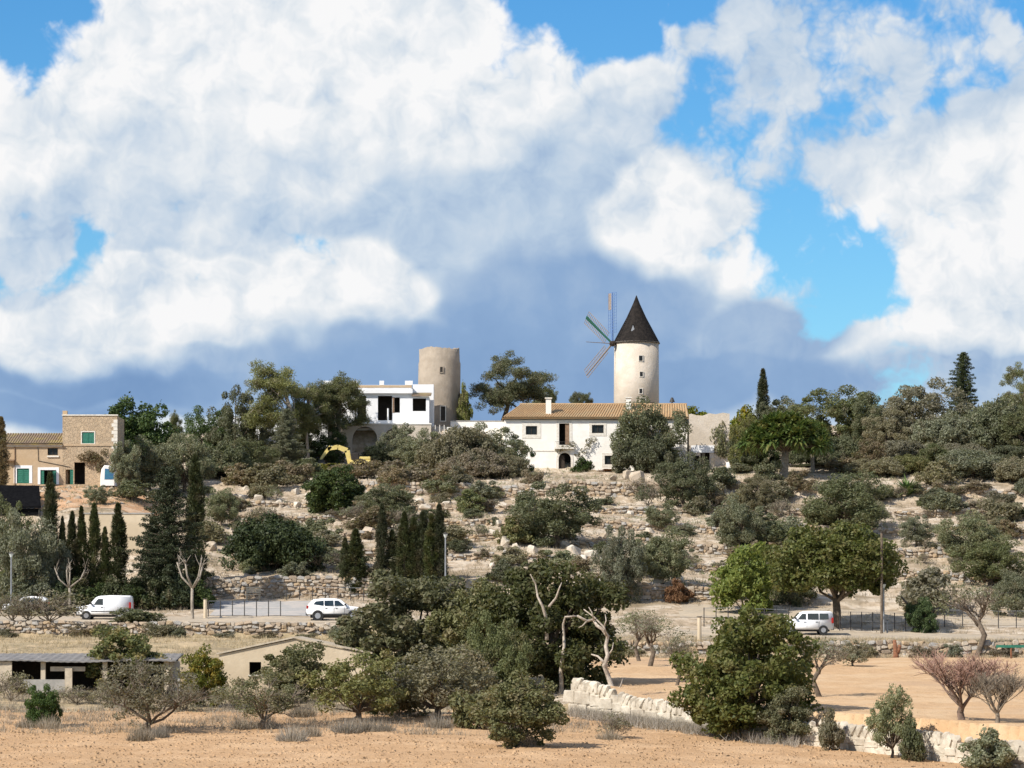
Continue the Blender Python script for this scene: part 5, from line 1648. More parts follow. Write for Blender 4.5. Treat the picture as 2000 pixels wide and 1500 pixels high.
# -- white farmhouse below the windmill
def farmhouse():
    B = Bld(985, 925, 386.0)
    w, h, dep = B.U(1342), B.W(815), 9.0
    t = thing('farmhouse', 'long white two storey farmhouse with terracotta tiled roof below the windmill', 'house', B.o)
    holes = [B.R(1027, 1049, 832, 849), B.R(1092, 1112, 827, 869), B.R(1156, 1179, 830, 846), B.A(1091, 1115, 884, 918), B.R(1181, 1204, 890, 907), B.R(1290, 1308, 832, 848)]
    f = MB().facade(rect(0, w, -2.0, h), holes, 0.35)
    f.build('wall', M_WHITE, t)
    shell(t, M_WHITE, w, h, dep, -2.0)
    window(t, B, 1027, 1049, 832, 849, 0.42)
    window(t, B, 1156, 1179, 830, 846, 0.32)
    window(t, B, 1181, 1204, 890, 907, 0.30)
    window(t, B, 1290, 1308, 832, 848, 0.30)
    # balcony door: surround, one leaf folded open
    s = MB(); frame(s, B.U(1092), B.U(1112), B.W(869), B.W(827), 0.30, -0.035, 0.03)
    d = s.build('balcony_door', M_TRIM, t)
    MB().box(B.U(1104), B.U(1111.5), 0.10, 0.15, B.W(868), B.W(828)).build('door_leaf', M_BROWNWOOD, d)
    MB().box(B.U(1083), B.U(1121), -0.55, -0.04, B.W(877), B.W(874)).build('balcony', M_TRIM, t)
    rl = MB()
    for i in range(13):
        xx = B.U(1084) + (B.U(1120) - B.U(1084)) * i / 12
        rl.tube([(xx, -0.5, B.W(874)), (xx, -0.5, B.W(863))], 0.014, 4)
    rl.tube([(B.U(1084), -0.5, B.W(863)), (B.U(1120), -0.5, B.W(863))], 0.02, 4)
    rl.build('balcony_railing', M_IRON, t)
    ar = MB()
    pa = B.A(1091, 1115, 884, 918); po = arch(B.U(1091) - 0.28, B.U(1115) + 0.28, B.W(918), B.W(884) + 0.28)
    for i in range(1, len(pa)):
        j = (i + 1) % len(pa)
        q = [pa[i], po[i], po[j], pa[j]]
        ar.prism(q, -0.045, 0.02)
    dr = ar.build('arched_door', M_TRIM, t)
    MB().box(B.U(1091) + 0.03, B.U(1103) - 0.02, 0.22, 0.27, B.W(918), B.W(889)).build('door_leaf', M_DARKWOOD, dr)
    MB().box(B.U(1026), B.U(1086), -0.05, 0.02, B.W(881.5), B.W(879.5)).build('moulding', M_TRIM, t)
    # roof: eave overhang in front, hip at the left
    ze, zr = h + 0.06, B.W(790) * (390.5 / 386.0) + (HY - 925) * (390.5 - 386) / F * 0
    zr = PZ(790, 390.4) - B.o.z
    yr = 4.5
    ul = B.U(1017)
    front = tile_roof((-0.25, -0.45, ze - 0.12), (w + 0.2, -0.45, ze - 0.12), (w + 0.2, yr, zr), (ul, yr, zr), 70)
    rf = front.build('roof', M_TERRA, t)
    tile_roof((-0.25, dep + 0.4, ze - 0.12), (w + 0.2, dep + 0.4, ze - 0.12), (w + 0.2, yr + 0.01, zr), (ul, yr + 0.01, zr), 70).build('roof_slope', M_TERRA, rf)
    hip = MB().add([(-0.26, -0.45, ze - 0.10), (-0.26, dep + 0.4, ze - 0.10), (ul, yr, zr + 0.02)], [(0, 1, 2)])
    hip.build('hip', M_TERRA, rf)
    MB().tube([(ul - 0.1, yr, zr + 0.02), (w + 0.2, yr, zr + 0.02)], 0.14, 8).build('ridge', M_TERRA, rf)
    MB().box(0.02, w - 0.02, -0.30, -0.003, h - 0.26, h - 0.04).build('eave_board', M_DARKWOOD, t)
    gable = MB().add([(w - 0.01, 0.02, h), (w - 0.01, dep - 0.02, h), (w - 0.01, yr, zr - 0.1)], [(0, 1, 2)])
    gable.build('gable', M_WHITE, t)
    chimney('chimney', t, B.U(1071.5), 1.0, h + 0.1, B.W(778), 0.6, M_WHITE, rf)
    chimney('chimney', t, B.U(1229), 2.6, h + 0.5, PZ(778, 388.6) - B.o.z, 0.55, M_WHITE, rf)
    # ivy on the facade
    rng = np.random.RandomState(3)
    for lst in ([(1100, 876), (1112, 872), (1090, 879), (1118, 868)], [(1140, 880), (1150, 862), (1135, 895), (1158, 858), (1128, 888), (1148, 872)]):
        lb = [(B.U(x), -0.22, B.W(y), 0.42) for x, y in lst]
        np_ = leaves(rng, lb, 60, 0.2, 0.11)
        k = np_mesh('vine', *np_)
        obj('vine', k, MATS['scrub_leaf'], t)


farmhouse()


# -- tower windmill
def windmill():
    Y = 401.5
    k = Y / F
    base = gz(PX(1243, Y), Y) - 0.5
    o = Vector((PX(1243, Y), Y, base))
    t = thing('windmill', 'round cream tower windmill with dark conical cap and lattice sails', 'windmill', o)
    ztop = PZ(672, Y) - base
    r1, r0 = 43.5 * k, 44.5 * k
    # tower wall as rings with small openings left out of the grid, thick wall
    n, rows = 72, 44
    def z_at(j): return ztop * j / rows
    wins = [(1250, 700, 3.6, 5.0), (1251, 731, 3.0, 4.4), (1250, 764, 3.0, 4.4), (1254, 783, 5.0, 5.0)]
    mb = MB()
    mb.cone((0, 0), r0, r1, 0, ztop, 96, True)
    mb.build('tower', M_TOWER, t, True).data
    for (x, y, hw, hh) in wins:
        u = (x - 1243) * k; zz = PZ(y, Y - 2.4) - base
        rr = r0 + (r1 - r0) * zz / ztop
        v = -math.sqrt(max(0.1, rr * rr - u * u))
        ang = math.atan2(u, -v)
        f = MB(); f.T = Matrix.Translation((u, v, zz)) @ Matrix.Rotation(ang, 4, 'Z')
        a, c = hw * k, hh * k
        frame(f, -a, a, -c, c, 0.07, -0.05, 0.10)
        wv = f.build('window', M_TRIM, t)
        g_ = MB(); g_.T = f.T
        g_.box(-a, a, -0.012, 0.12, -c, c)
        g_.build('pane', M_GLASS, wv)
    # cornice and patch of broken plaster
    MB().cone((0, 0), r1 + 0.04, r1 + 0.12, ztop + 0.004, ztop + 0.16, 64).build('cornice', M_TRIM, t)
    ap = PZ(577, Y) - base
    cap = MB()
    prof = [(r1 + 0.16, ztop + 0.02), (r1 + 0.10, ztop + 0.18), (r1 * 0.80, ztop + 1.35), (r1 * 0.44, ztop + 3.1), (r1 * 0.16, ztop + 4.7), (0.03, ap)]
    nn = 40
    vs_ = [(r * math.cos(2 * math.pi * j / nn), r * math.sin(2 * math.pi * j / nn), z) for r, z in prof for j in range(nn)]
    fs_ = [(i * nn + j, i * nn + (j + 1) % nn, (i + 1) * nn + (j + 1) % nn, (i + 1) * nn + j) for i in range(len(prof) - 1) for j in range(nn)]
    fs_.append(tuple(range(nn)))
    cap.add(vs_, fs_)
    c = cap.build('cap', M_CAP, t, False)
    # dormer: small pale triangular hatch
    dz = PZ(648, Y - 1.6) - base
    u = (1235 - 1243) * k
    rr = r1 * 0.66
    v = -math.sqrt(rr * rr - u * u) - 0.05
    dm = MB()
    dm.add([(u - 0.36, v - 0.28, dz), (u + 0.36, v - 0.28, dz), (u, v - 0.05, dz + 0.95), (u - 0.36, v + 0.8, dz), (u + 0.36, v + 0.8, dz), (u, v + 0.9, dz + 0.95)],
           [(0, 1, 2), (3, 5, 4), (0, 2, 5, 3), (1, 4, 5, 2), (0, 3, 4, 1)])
    dmo = dm.build('dormer', M_CAP, c)
    MB().add([(u - 0.24, v - 0.295, dz + 0.06), (u + 0.24, v - 0.295, dz + 0.06), (u + 0.02, v - 0.11, dz + 0.78)], [(0, 1, 2)]).build('hatch', M_GALV, c)
    # sail wheel facing left and a little to the viewer
    hub = P3(1196, 671, Y - 1.2) - o
    nrm = Vector((-0.80, -0.60, 0.0)).normalized()
    hx = Vector((-0.60, 0.80, 0.0)).normalized()
    up = Vector((0, 0, 1))
    L = 100 * k
    sh = MB().tube([hub - nrm * 1.6, hub + nrm * 0.35], [0.16, 0.14], 8)
    wheel = sh.build('axle', M_DARKWOOD, t)
    MB().tube([hub + nrm * 0.36, hub + nrm * 1.6, hub + nrm * 3.9], [0.05, 0.04, 0.03], 6).build('bowsprit', M_SAILW, wheel)
    MB().tube([hub - nrm * 0.12, hub + nrm * 0.22], [0.36, 0.30], 10).build('hub', M_DARKWOOD, wheel)
    def sail(theta, style):
        d = hx * math.cos(theta) + up * math.sin(theta)
        sd_ = nrm.cross(d).normalized()
        def pt(r, s, off=0.0): return hub + d * r + sd_ * s + nrm * off
        spar = MB().tube([pt(0.1, 0), pt(L, 0)], [0.12, 0.07], 6)
        so = spar.build('sail', {'g': M_SAILG, 'b': M_SAILB, 'w': M_SAILW}[style], wheel)
        lt = MB()
        wd = 0.78
        for s in (-wd, -wd * 0.5, wd * 0.5, wd):
            if style == 'w' and s > 0.5: continue
            lt.tube([pt(L * 0.20, s * 0.9), pt(L * 0.99, s)], 0.035, 4)
        for i in range(15):
            r = L * (0.22 + 0.77 * i / 14)
            lt.tube([pt(r, -wd), pt(r, wd if style != 'w' else wd * 0.5)], 0.028, 4)
        tag(lt.build('lattice', M_SAILW if style != 'b' else M_SAILB, so), kind=None)
        if style == 'g':
            q = MB().add([pt(L * 0.2, -0.12, 0.03), pt(L * 0.2, 0.12, 0.03), pt(L, 0.22, 0.03), pt(L, -0.22, 0.03)], [(0, 1, 2, 3)])
            q.build('sail_board', M_SAILG, so)
        else:
            for i, (a, b_) in enumerate(((0.24, 0.40), (0.66, 0.98))):
                q = MB().add([pt(L * a, -0.74, 0.03), pt(L * a, -0.12, 0.03), pt(L * b_, -0.12, 0.03), pt(L * b_, -0.74, 0.03)] if False else
                             [pt(L * a, 0.70, 0.03), pt(L * a, 0.16, 0.03), pt(L * b_, 0.16, 0.03), pt(L * b_, 0.70, 0.03)], [(0, 1, 2, 3)])
                if style == 'b' and i == 1:
                    q.build('sail_board', M_SAILW, so)
    sail(math.radians(90), 'b')
    sail(math.radians(35), 'g')
    sail(math.radians(-35), 'w')


windmill()


# -- roofless round tower
def round_tower():
    Y = 398.0
    k = Y / F
    base = gz(PX(858, Y), Y) - 0.6
    o = Vector((PX(858, Y), Y, base))
    t = thing('round_tower', 'roofless tan round mill tower rising behind the white house', 'tower', o)
    zt = PZ(682, Y) - base; zb = PZ(710, Y) - base
    n = 72
    rng = np.random.RandomState(4)
    prof = [(42.0 * k, 0), (41.4 * k, zb * 0.5), (41.0 * k, zb), (39.6 * k, zb + 0.22), (39.2 * k, zt), (39.2 * k - 0.65, zt), (39.2 * k - 0.65, zt - 3.0)]
    vs_, fs_ = [], []
    for i, (r, z) in enumerate(prof):
        for j in range(n):
            a = 2 * math.pi * j / n
            dz = (0.10 * math.sin(3 * a + 1) + 0.05 * rng.randn()) if i in (4, 5) else 0
            rr = r + 0.03 * math.sin(7 * a + z) 
            vs_.append((rr * math.cos(a), rr * math.sin(a), z + dz))
    for i in range(len(prof) - 1):
        for j in range(n):
            fs_.append((i * n + j, i * n + (j + 1) % n, (i + 1) * n + (j + 1) % n, (i + 1) * n + j))
    fs_.append(tuple((len(prof) - 1) * n + j for j in range(n)))
    MB().add(vs_, fs_).build('tower', M_TOWER2, t, True)
    def opening(x, y, hw, hh, m, name):
        u = (x - 858) * k; zz = PZ(y, Y - 2.3) - base
        v = -math.sqrt(max(0.01, ((42.0 - 1.0 * zz / zb) * k + 0.035) ** 2 - u * u))
        a = math.atan2(u, -v)
        T = Matrix.Translation((u, v, zz)) @ Matrix.Rotation(a, 4, 'Z')
        f = MB(); f.T = T
        frame(f, -hw * k, hw * k, -hh * k, hh * k, 0.08, -0.05, 0.12)
        w = f.build(name, m, t)
        g_ = MB(); g_.T = T
        g_.box(-hw * k, hw * k, -0.01, 0.12, -hh * k, hh * k)
        g_.build('shade_block', M_NEARBLACK, w)  # near-black block on the closed wall, painted as the shade of an opening
    opening(863, 722, 2.6, 5.0, M_TOWER2, 'window')
    opening(866, 808, 4.5, 14, M_TRIM, 'doorway')
    MB().box(39 * k, 56 * k, -1.2, 1.6, 0.2, PZ(770, Y) - base).build('lean_to', M_DARKWOOD, t)
    MB().box(50 * k, 53 * k, -1.24, -1.203, 0.2, PZ(770, Y) - base).build('post', M_TRIM, t)


round_tower()


# -- white flat-roofed house on arches
def white_house():
    Y = 386.0
    B = Bld(628, 830, Y)
    t = thing('white_house', 'white flat roofed house with dark porch openings standing on an arched terrace', 'house', B.o)
    w, h, dep = B.U(804), B.W(752), 8.0
    holes = [B.R(640, 662, 776, 822), B.R(693, 715, 773, 823), B.R(738, 766, 773, 821), B.R(770, 781, 776, 806)]
    MB().facade(rect(0, w, -0.6, h), holes, 0.30).build('wall', M_BRIGHT, t)
    shell(t, M_BRIGHT, w, h, dep, -0.6)
    MB().box(-0.25, w + 0.12, -0.42, -0.003, B.W(768.5), B.W(761)).build('canopy', M_BRIGHT, t)
    MB().box(0, w, -0.08, -0.004, B.W(757), B.W(752.5)).build('cornice', M_OCHRE, t)
    for (a, b_) in ((632, 650), (690, 698), (741, 750), (791, 806)):
        MB().box(B.U(a), B.U(b_), -0.02, 0.5, h + 0.002, B.W(743.5)).build('parapet_post', M_BRIGHT, t)
    for (a, b_) in ((697, 700.5), (758, 761)):
        MB().tube([(B.U(a), -0.30, B.W(823)), (B.U(a), -0.30, B.W(798))], 0.09, 8).build('baluster', M_BRIGHT, t)
    s = MB().box(B.U(766.5), B.U(770), -0.05, -0.003, B.W(806), B.W(776)); s.build('shutter', M_BROWNWOOD, t)
    # small porch to the right with sloping roof
    p0, p1 = B.U(804), B.U(838)
    MB().facade(rect(p0 + 0.003, p1, -0.6, B.W(774)), [B.R(806, 832, 778, 803)], 0.25).build('porch_wall', M_BRIGHT, t)
    MB().box(p1 - 0.25, p1 - 0.003, 0.253, 4.0, -0.6, B.W(774)).build('porch_side', M_BRIGHT, t)
    MB().box(p0 + 0.02, p1 - 0.26, 2.2, 2.3, 0, B.W(774)).build('porch_interior', M_NEARBLACK, t)
    MB().add([(p0 + 0.01, -0.35, B.W(774)), (p1 + 0.2, -0.35, B.W(774)), (p1 + 0.2, 4.0, B.W(765)), (p0 + 0.01, 4.0, B.W(765)),
              (p0 + 0.01, -0.35, B.W(771)), (p1 + 0.2, -0.35, B.W(771)), (p1 + 0.2, 4.0, B.W(762)), (p0 + 0.01, 4.0, B.W(762))],
             [(0, 3, 2, 1), (4, 5, 6, 7), (0, 1, 5, 4), (1, 2, 6, 5), (2, 3, 7, 6), (3, 0, 4, 7)]).build('porch_roof', M_OLDTILE, t)
    MB().box(B.U(804) + 0.004, B.U(845), 4.6, 8.0, -0.6, B.W(745) * 1.0).build('rear_block', M_BRIGHT, t)
    MB().tube([(B.U(642), -0.02, B.W(768)), (B.U(642), -0.02, B.W(830))], 0.06, 6).build('drainpipe', M_GALV, t)


white_house()


def arched_terrace():
    Y = 384.5
    B = Bld(560, 905, Y)
    t = thing('arched_terrace', 'stone terrace wall with two dark arches carrying the white house', 'terrace wall', B.o)
    w, h = B.U(842), B.W(829)
    MB().facade(rect(0, w, -1.2, h), [B.A(688, 737, 833, 905), B.A(748, 797, 836, 905)], 0.6).build('wall', M_TOWER, t)
    sl = MB()
    sl.box(B.U(640), w, 0.61, 1.6, h - 0.3, h - 0.02)
    sl.box(B.U(640), w, 3.4, 3.5, -1.0, h - 0.31)
    sl.box(B.U(640), B.U(640) + 0.1, 0.62, 3.39, -1.0, h - 0.31)
    sl.box(w - 0.1, w, 0.62, 3.39, -1.0, h - 0.31)
    sl.build('vault', M_NEARBLACK, t)
    MB().box(B.U(630), w + 0.05, -0.08, 1.5, h + 0.003, h + 0.14).build('coping', M_WHITE, t)
    # steps and a low cheek wall to the right
    st = thing('garden_steps', 'pale stone garden steps with a rail between white house and round tower', 'steps', P3(840, 850, 386.5))
    for i in range(6):
        MB().box(0.0, 1.9, i * 0.32, i * 0.32 + 0.33, -0.6, 0.18 * (i + 1)).build('step', M_TOWER, st)
    MB().box(-0.35, -0.003, -0.3, 2.2, -1.2, 1.5).build('cheek_wall', M_TOWER, st)
    MB().box(1.903, 2.5, -0.3, 2.2, -1.2, 0.9).build('cheek_wall', M_WHITE, st)
    for i in range(4):
        MB().tube([(0.1 + 0.5 * i, -0.05, 0.1), (0.1 + 0.5 * i, -0.05, 1.15)], 0.04, 5).build('rail_post', M_WHITE, st)
    pw = thing('terrace_parapet', 'low grey white parapet between the round tower and the farmhouse', 'wall', P3(880, 836, 391.0))
    MB().box(0, (990 - 880) * 391 / F, 0, 0.35, -2.5, 13 * 391 / F).build('wall', M_WHITE, pw)
    MB().box(-0.04, (990 - 880) * 391 / F + 0.04, -0.05, 0.40, 13 * 391 / F + 0.003, 13 * 391 / F + 0.1).build('coping', M_CONC, pw)
    gw = thing('garden_wall', 'long white garden wall in shade behind the pines', 'wall', P3(420, 872, 384.0))
    wl = (640 - 420) * 384 / F
    MB().box(0, wl, 0, 0.35, -1.5, 54 * 384 / F).build('wall', M_BRIGHT, gw)
    MB().box(-0.04, wl + 0.04, -0.05, 0.40, 54 * 384 / F + 0.003, 54 * 384 / F + 0.12).build('coping', M_TRIM, gw)
    for i in range(5):
        MB().box(wl * (i + 0.4) / 5, wl * (i + 0.4) / 5 + 0.35, -0.12, -0.003, -1.5, 54 * 384 / F - 0.1).build('pier', M_BRIGHT, gw)


arched_terrace()


# -- stone tower house with a lower wing
def stone_house():
    Y = 335.0
    B = Bld(5, 950, Y)
    t = thing('stone_house', 'old stone house with square tower, green shutters and a lower tiled wing', 'house', B.o)
    x1, x2 = B.U(122), B.U(229)
    zw, zt = B.W(868), B.W(812)
    # wing
    MB().facade(rect(0, x1, -1.5, zw), [B.R(93, 113, 875, 889), B.R(33, 57, 915, 944), B.R(79, 110, 918, 946)], 0.35).build('wing_wall', M_OCHRE, t)
    MB().box(0.003, 0.35, 0.353, 6.5, -1.5, zw - 0.003).build('side_wall', M_OCHRE, t)
    MB().box(0.353, x1 + 0.1, 2.4, 2.5, -1.2, zw - 0.3).build('interior', M_NEARBLACK, t)
    rf = tile_roof((-0.2, -0.35, zw + 0.05), (x1 - 0.003, -0.35, zw + 0.05), (x1 - 0.003, 4.2, PZ(847, Y + 4.2) - B.o.z), (-0.2, 4.2, PZ(847, Y + 4.2) - B.o.z), 24, 0.09)
    rf.build('roof', M_OLDTILE, t)
    MB().box(-0.1, x1 - 0.01, -0.14, -0.003, zw - 0.22, zw - 0.06).build('eave', M_TRIM, t)
    # tower block
    MB().facade(rect(x1 + 0.003, x2, -1.5, zt), [B.R(160, 184, 844, 866), B.R(145, 166, 903, 946), B.R(128, 143, 917, 946)], 0.45).build('tower_wall', M_STONEHOUSE, t)
    sd_ = MB()
    sd_.box(x2 - 0.45, x2 - 0.002, 0.453, 6.0, -1.5, zt - 0.003)
    sd_.box(x1 + 0.005, x1 + 0.45, 0.453, 6.0, -1.5, zt - 0.003)
    sd_.box(x1 + 0.453, x2 - 0.453, 5.55, 6.0, -1.5, zt - 0.003)
    sd_.build('tower_side_walls', M_STONEHOUSE, t)
    inn = MB().box(x1 + 0.46, x2 - 0.46, 2.2, 2.3, -1.2, zt - 0.4)
    inn.box(x1 + 0.46, x2 - 0.46, 0.46, 5.5, zt - 0.39, zt - 0.2)
    inn.build('tower_interior', M_NEARBLACK, t)
    MB().box(x1 - 0.03, x2 + 0.05, -0.07, -0.003, B.W(871), B.W(867)).build('string_course', M_OCHRE, t)
    MB().box(x1 - 0.05, x2 + 0.06, -0.08, 0.5, zt + 0.003, zt + 0.12).build('coping', M_TRIM, t)
    MB().box(x1, x1 + 0.45, 0.05, 0.5, zt + 0.123, zt + 0.5).build('chimney', M_OCHRE, t)
    # pale corner stones up the right hand edge, one by one
    z = -1.0; i = 0
    while z < zt - 0.4:
        hh = 0.36
        l = 0.55 if i % 2 else 0.36
        MB().box(x2 - l, x2 + 0.02, -0.025, 0.02, z, z + hh - 0.03).build('quoin', M_TRIM, t)
        z += hh; i += 1
    # shutters
    def shutter(x0, x1_, yt, yb, nm='shutter', nsl=7):
        a, b_, c, d = B.U(x0), B.U(x1_), B.W(yb), B.W(yt)
        f = MB(); frame(f, a + 0.07, b_ - 0.07, c + 0.07, d - 0.07, 0.065, 0.02, 0.075)
        o = f.build(nm, M_GREEN, t)
        for q in range(nsl):
            zz = c + 0.09 + (d - c - 0.2) * q / nsl
            MB().add([(a + 0.07, 0.03, zz), (b_ - 0.07, 0.03, zz), (b_ - 0.07, 0.065, zz + (d - c) / nsl * 0.98), (a + 0.07, 0.065, zz + (d - c) / nsl * 0.98)], [(0, 1, 2, 3)]).build('slat', M_GREEN, o)
    shutter(160, 172, 844, 866); shutter(172, 184, 844, 866)
    shutter(33, 45, 915, 944); shutter(45, 57, 915, 944)
    shutter(79, 86, 918, 946); shutter(103, 110, 918, 946)
    shutter(137, 143, 917, 946)
    for (a, b_, yt, yb, wd) in ((33, 57, 915, 944, 0.30), (79, 110, 918, 946, 0.26)):
        f = MB()
        f.box(B.U(a) - wd, B.U(a) - 0.002, -0.035, -0.003, B.W(yb), B.W(yt) + wd)
        f.box(B.U(b_) + 0.002, B.U(b_) + wd, -0.035, -0.003, B.W(yb), B.W(yt) + wd)
        f.box(B.U(a), B.U(b_), -0.035, -0.003, B.W(yt) + 0.002, B.W(yt) + wd)
        f.build('surround', M_BRIGHT, t)
    f = MB(); frame(f, B.U(160), B.U(184), B.W(866), B.W(844), 0.10, -0.03, -0.003); f.build('surround', M_TRIM, t)
    window(t, B, 93, 113, 875, 889, 0.0)
    MB().box(B.U(92), B.U(115), -0.12, -0.003, B.W(893), B.W(890)).build('sill', M_TRIM, t)
    MB().tube([(B.U(29), -0.06, -0.5), (B.U(29), -0.06, zw - 0.2)], 0.05, 6).build('drainpipe', M_BROWNWOOD, t)
    MB().tube([(B.U(74), -0.04, B.W(868)), (B.U(75), -0.04, B.W(900)), (B.U(136), -0.04, B.W(912))], 0.03, 5).build('cable', M_IRON, t)
    MB().box(B.U(12), B.U(29), -0.5, -0.003, B.W(901), B.W(898)).build('awning', M_BROWNWOOD, t)
    # climber over the doorway
    rng = np.random.RandomState(9)
    lb = [(B.U(x), -0.45, B.W(y), 0.45) for x, y in ((160, 893), (170, 889), (178, 886), (186, 890), (194, 896), (182, 898), (172, 898), (200, 905), (196, 915), (205, 884))]
    obj('climber', np_mesh('climber', *leaves(rng, lb, 110, 0.2, 0.1)), MATS['brown_scrub_leaf'], t)
    # things beside the door
    v = thing('white_truck', 'white vehicle cab with blue tinted window beside the stone house', 'vehicle', P3(196, 938, 333.5) - Vector((0, 0, 0.3)), 0)
    k = 333.5 / F
    v.location.z = gz(v.location.x, 333.5) - 0.05
    body = MB().prism([(0, 0.25), (28 * k, 0.25), (28 * k, 44 * k), (8 * k, 46 * k), (2 * k, 38 * k), (0, 22 * k)], 0, 1.7)
    body.build('body', M_BRIGHT, v, False, 0.05)
    MB().prism([(8 * k, 18 * k), (26 * k, 18 * k), (26 * k, 38 * k), (9 * k, 39 * k)], -0.02, -0.004).build('side_window', mat('blue_glass', [(0.03, 0.10, 0.24), (0.03, 0.16, 0.24)], 3, rough=0.1, spec=0.6), v)
    for xx in (6, 22):
        MB().tube([(xx * k, 0.03, 0.28), (xx * k, 0.25, 0.28)], 0.26, 14).build('wheel', M_BLACK, v)
    sh = thing('shade_shelter', 'black net shade shelter in front of the stone house', 'shelter', P3(0, 1000, 317.0))
    k = 317.0 / F
    MB().add([(-4, 0, 10 * k), (80 * k, 0, 12 * k), (62 * k, 5, 56 * k), (-4, 5, 58 * k), (-4, 0, 6 * k), (80 * k, 0, 8 * k), (62 * k, 5, 52 * k), (-4, 5, 54 * k)],
             [(0, 1, 2, 3), (4, 7, 6, 5), (0, 4, 5, 1), (1, 5, 6, 2), (2, 6, 7, 3), (3, 7, 4, 0)]).build('net_roof', M_BLACK, sh)
    for (a, b_, z) in ((2, 0.2, 6), (76, 0.2, 8), (60, 4.8, 48), (2, 4.8, 50)):
        MB().tube([(a * k, b_, -1.0), (a * k, b_, z * k)], 0.06, 6).build('post', M_IRON, sh)
    MB().box(-4, 78 * k, 0.3, 0.34, -0.8, 7 * k).build('net_side', M_BLACK, sh)


stone_house()


def rendered_wall():
    Y = 306.0
    B = Bld(160, 1115, Y)
    t = thing('rendered_wall', 'plain pale rendered retaining wall behind the row of slim cypresses', 'wall', B.o)
    w = B.U(300)
    MB().box(0, w, 0, 0.5, -1.0, B.W(1004)).build('wall', M_BARN, t)
    MB().box(-0.05, w + 0.05, -0.06, 0.56, B.W(1004) + 0.003, B.W(1004) + 0.12).build('coping', M_CONC, t)


rendered_wall()


# -- low open shed and gabled barn behind the first trees
def shed():
    Y = 206.0
    B = Bld(-40, 1356, Y)
    t = thing('open_shed', 'long low open shed with grey sheet roof and concrete posts', 'shed', B.o)
    w = B.U(335)
    rf = MB()
    n = 110
    vs_, fs_ = [], []
    for i in range(n + 1):
        u = -0.2 + (w + 0.5) * i / n
        z = 0.014 * math.sin(i * math.pi / 2)
        sag = 0.05 * math.sin(u * 0.8)
        vs_ += [(u, -0.4, B.W(1290) + z + sag), (u, 4.5, B.W(1277) + z), (u, -0.4, B.W(1290) + z + sag - 0.07), (u, 4.5, B.W(1277) + z - 0.07)]
    for i in range(n):
        a = 4 * i
        fs_ += [(a, a + 4, a + 5, a + 1), (a + 2, a + 3, a + 7, a + 6), (a, a + 2, a + 6, a + 4), (a + 1, a + 5, a + 7, a + 3)]
    rf.add(vs_, fs_)
    rf.build('roof', M_FIBRE, t)
    for x in (5, 84, 205, 325):
        MB().box(B.U(x - 4.5), B.U(x + 4.5), 0, 0.28, -0.5, B.W(1291)).build('post', M_BLOCK, t)
    MB().box(B.U(-38), w, 4.0, 4.2, -0.5, B.W(1281)).build('back_wall', M_DARKWOOD, t)
    MB().box(B.U(-38), B.U(-37) + 0.1, 0.3, 3.99, -0.5, B.W(1286)).build('side_wall', M_BLOCK, t)
    MB().box(B.U(333) - 0.1, B.U(333), 0.3, 3.99, -0.5, B.W(1286)).build('side_wall', M_BLOCK, t)
    MB().box(B.U(98), B.U(166), 0.05, 0.2, B.W(1311), B.W(1302)).build('lintel', M_BLOCK, t)
    MB().box(B.U(128), B.U(142), -0.3, -0.01, -0.4, B.W(1305)).build('pier', M_BLOCK, t)
    MB().box(B.U(45), B.U(127), -0.12, -0.02, -0.4, B.W(1327)).build('partition', M_CONC, t)
    MB().box(B.U(0), B.U(24), -0.2, -0.05, -0.4, B.W(1292)).build('side_panel', M_BLOCK, t)
    MB().box(B.U(335) + 0.0, B.U(350), 0.4, 0.55, -0.4, B.W(1291)).build('end_panel', M_CONC, t)
    rng = np.random.RandomState(12)
    for i in range(9):
        u = B.U(40 + 10 * i); o = obj('scrap_piece', STONES[i], M_FIBRE)
        o.location = B.o + Vector((u, 1.0 + 0.4 * rng.rand(), 0.35)); o.scale = (0.5 + 0.4 * rng.rand(), 0.5, 0.5 + 0.5 * rng.rand())
        tag(o, 'lump of grey scrap piled inside the low open shed', 'scrap', 'scrap piled in the shed')


shed()


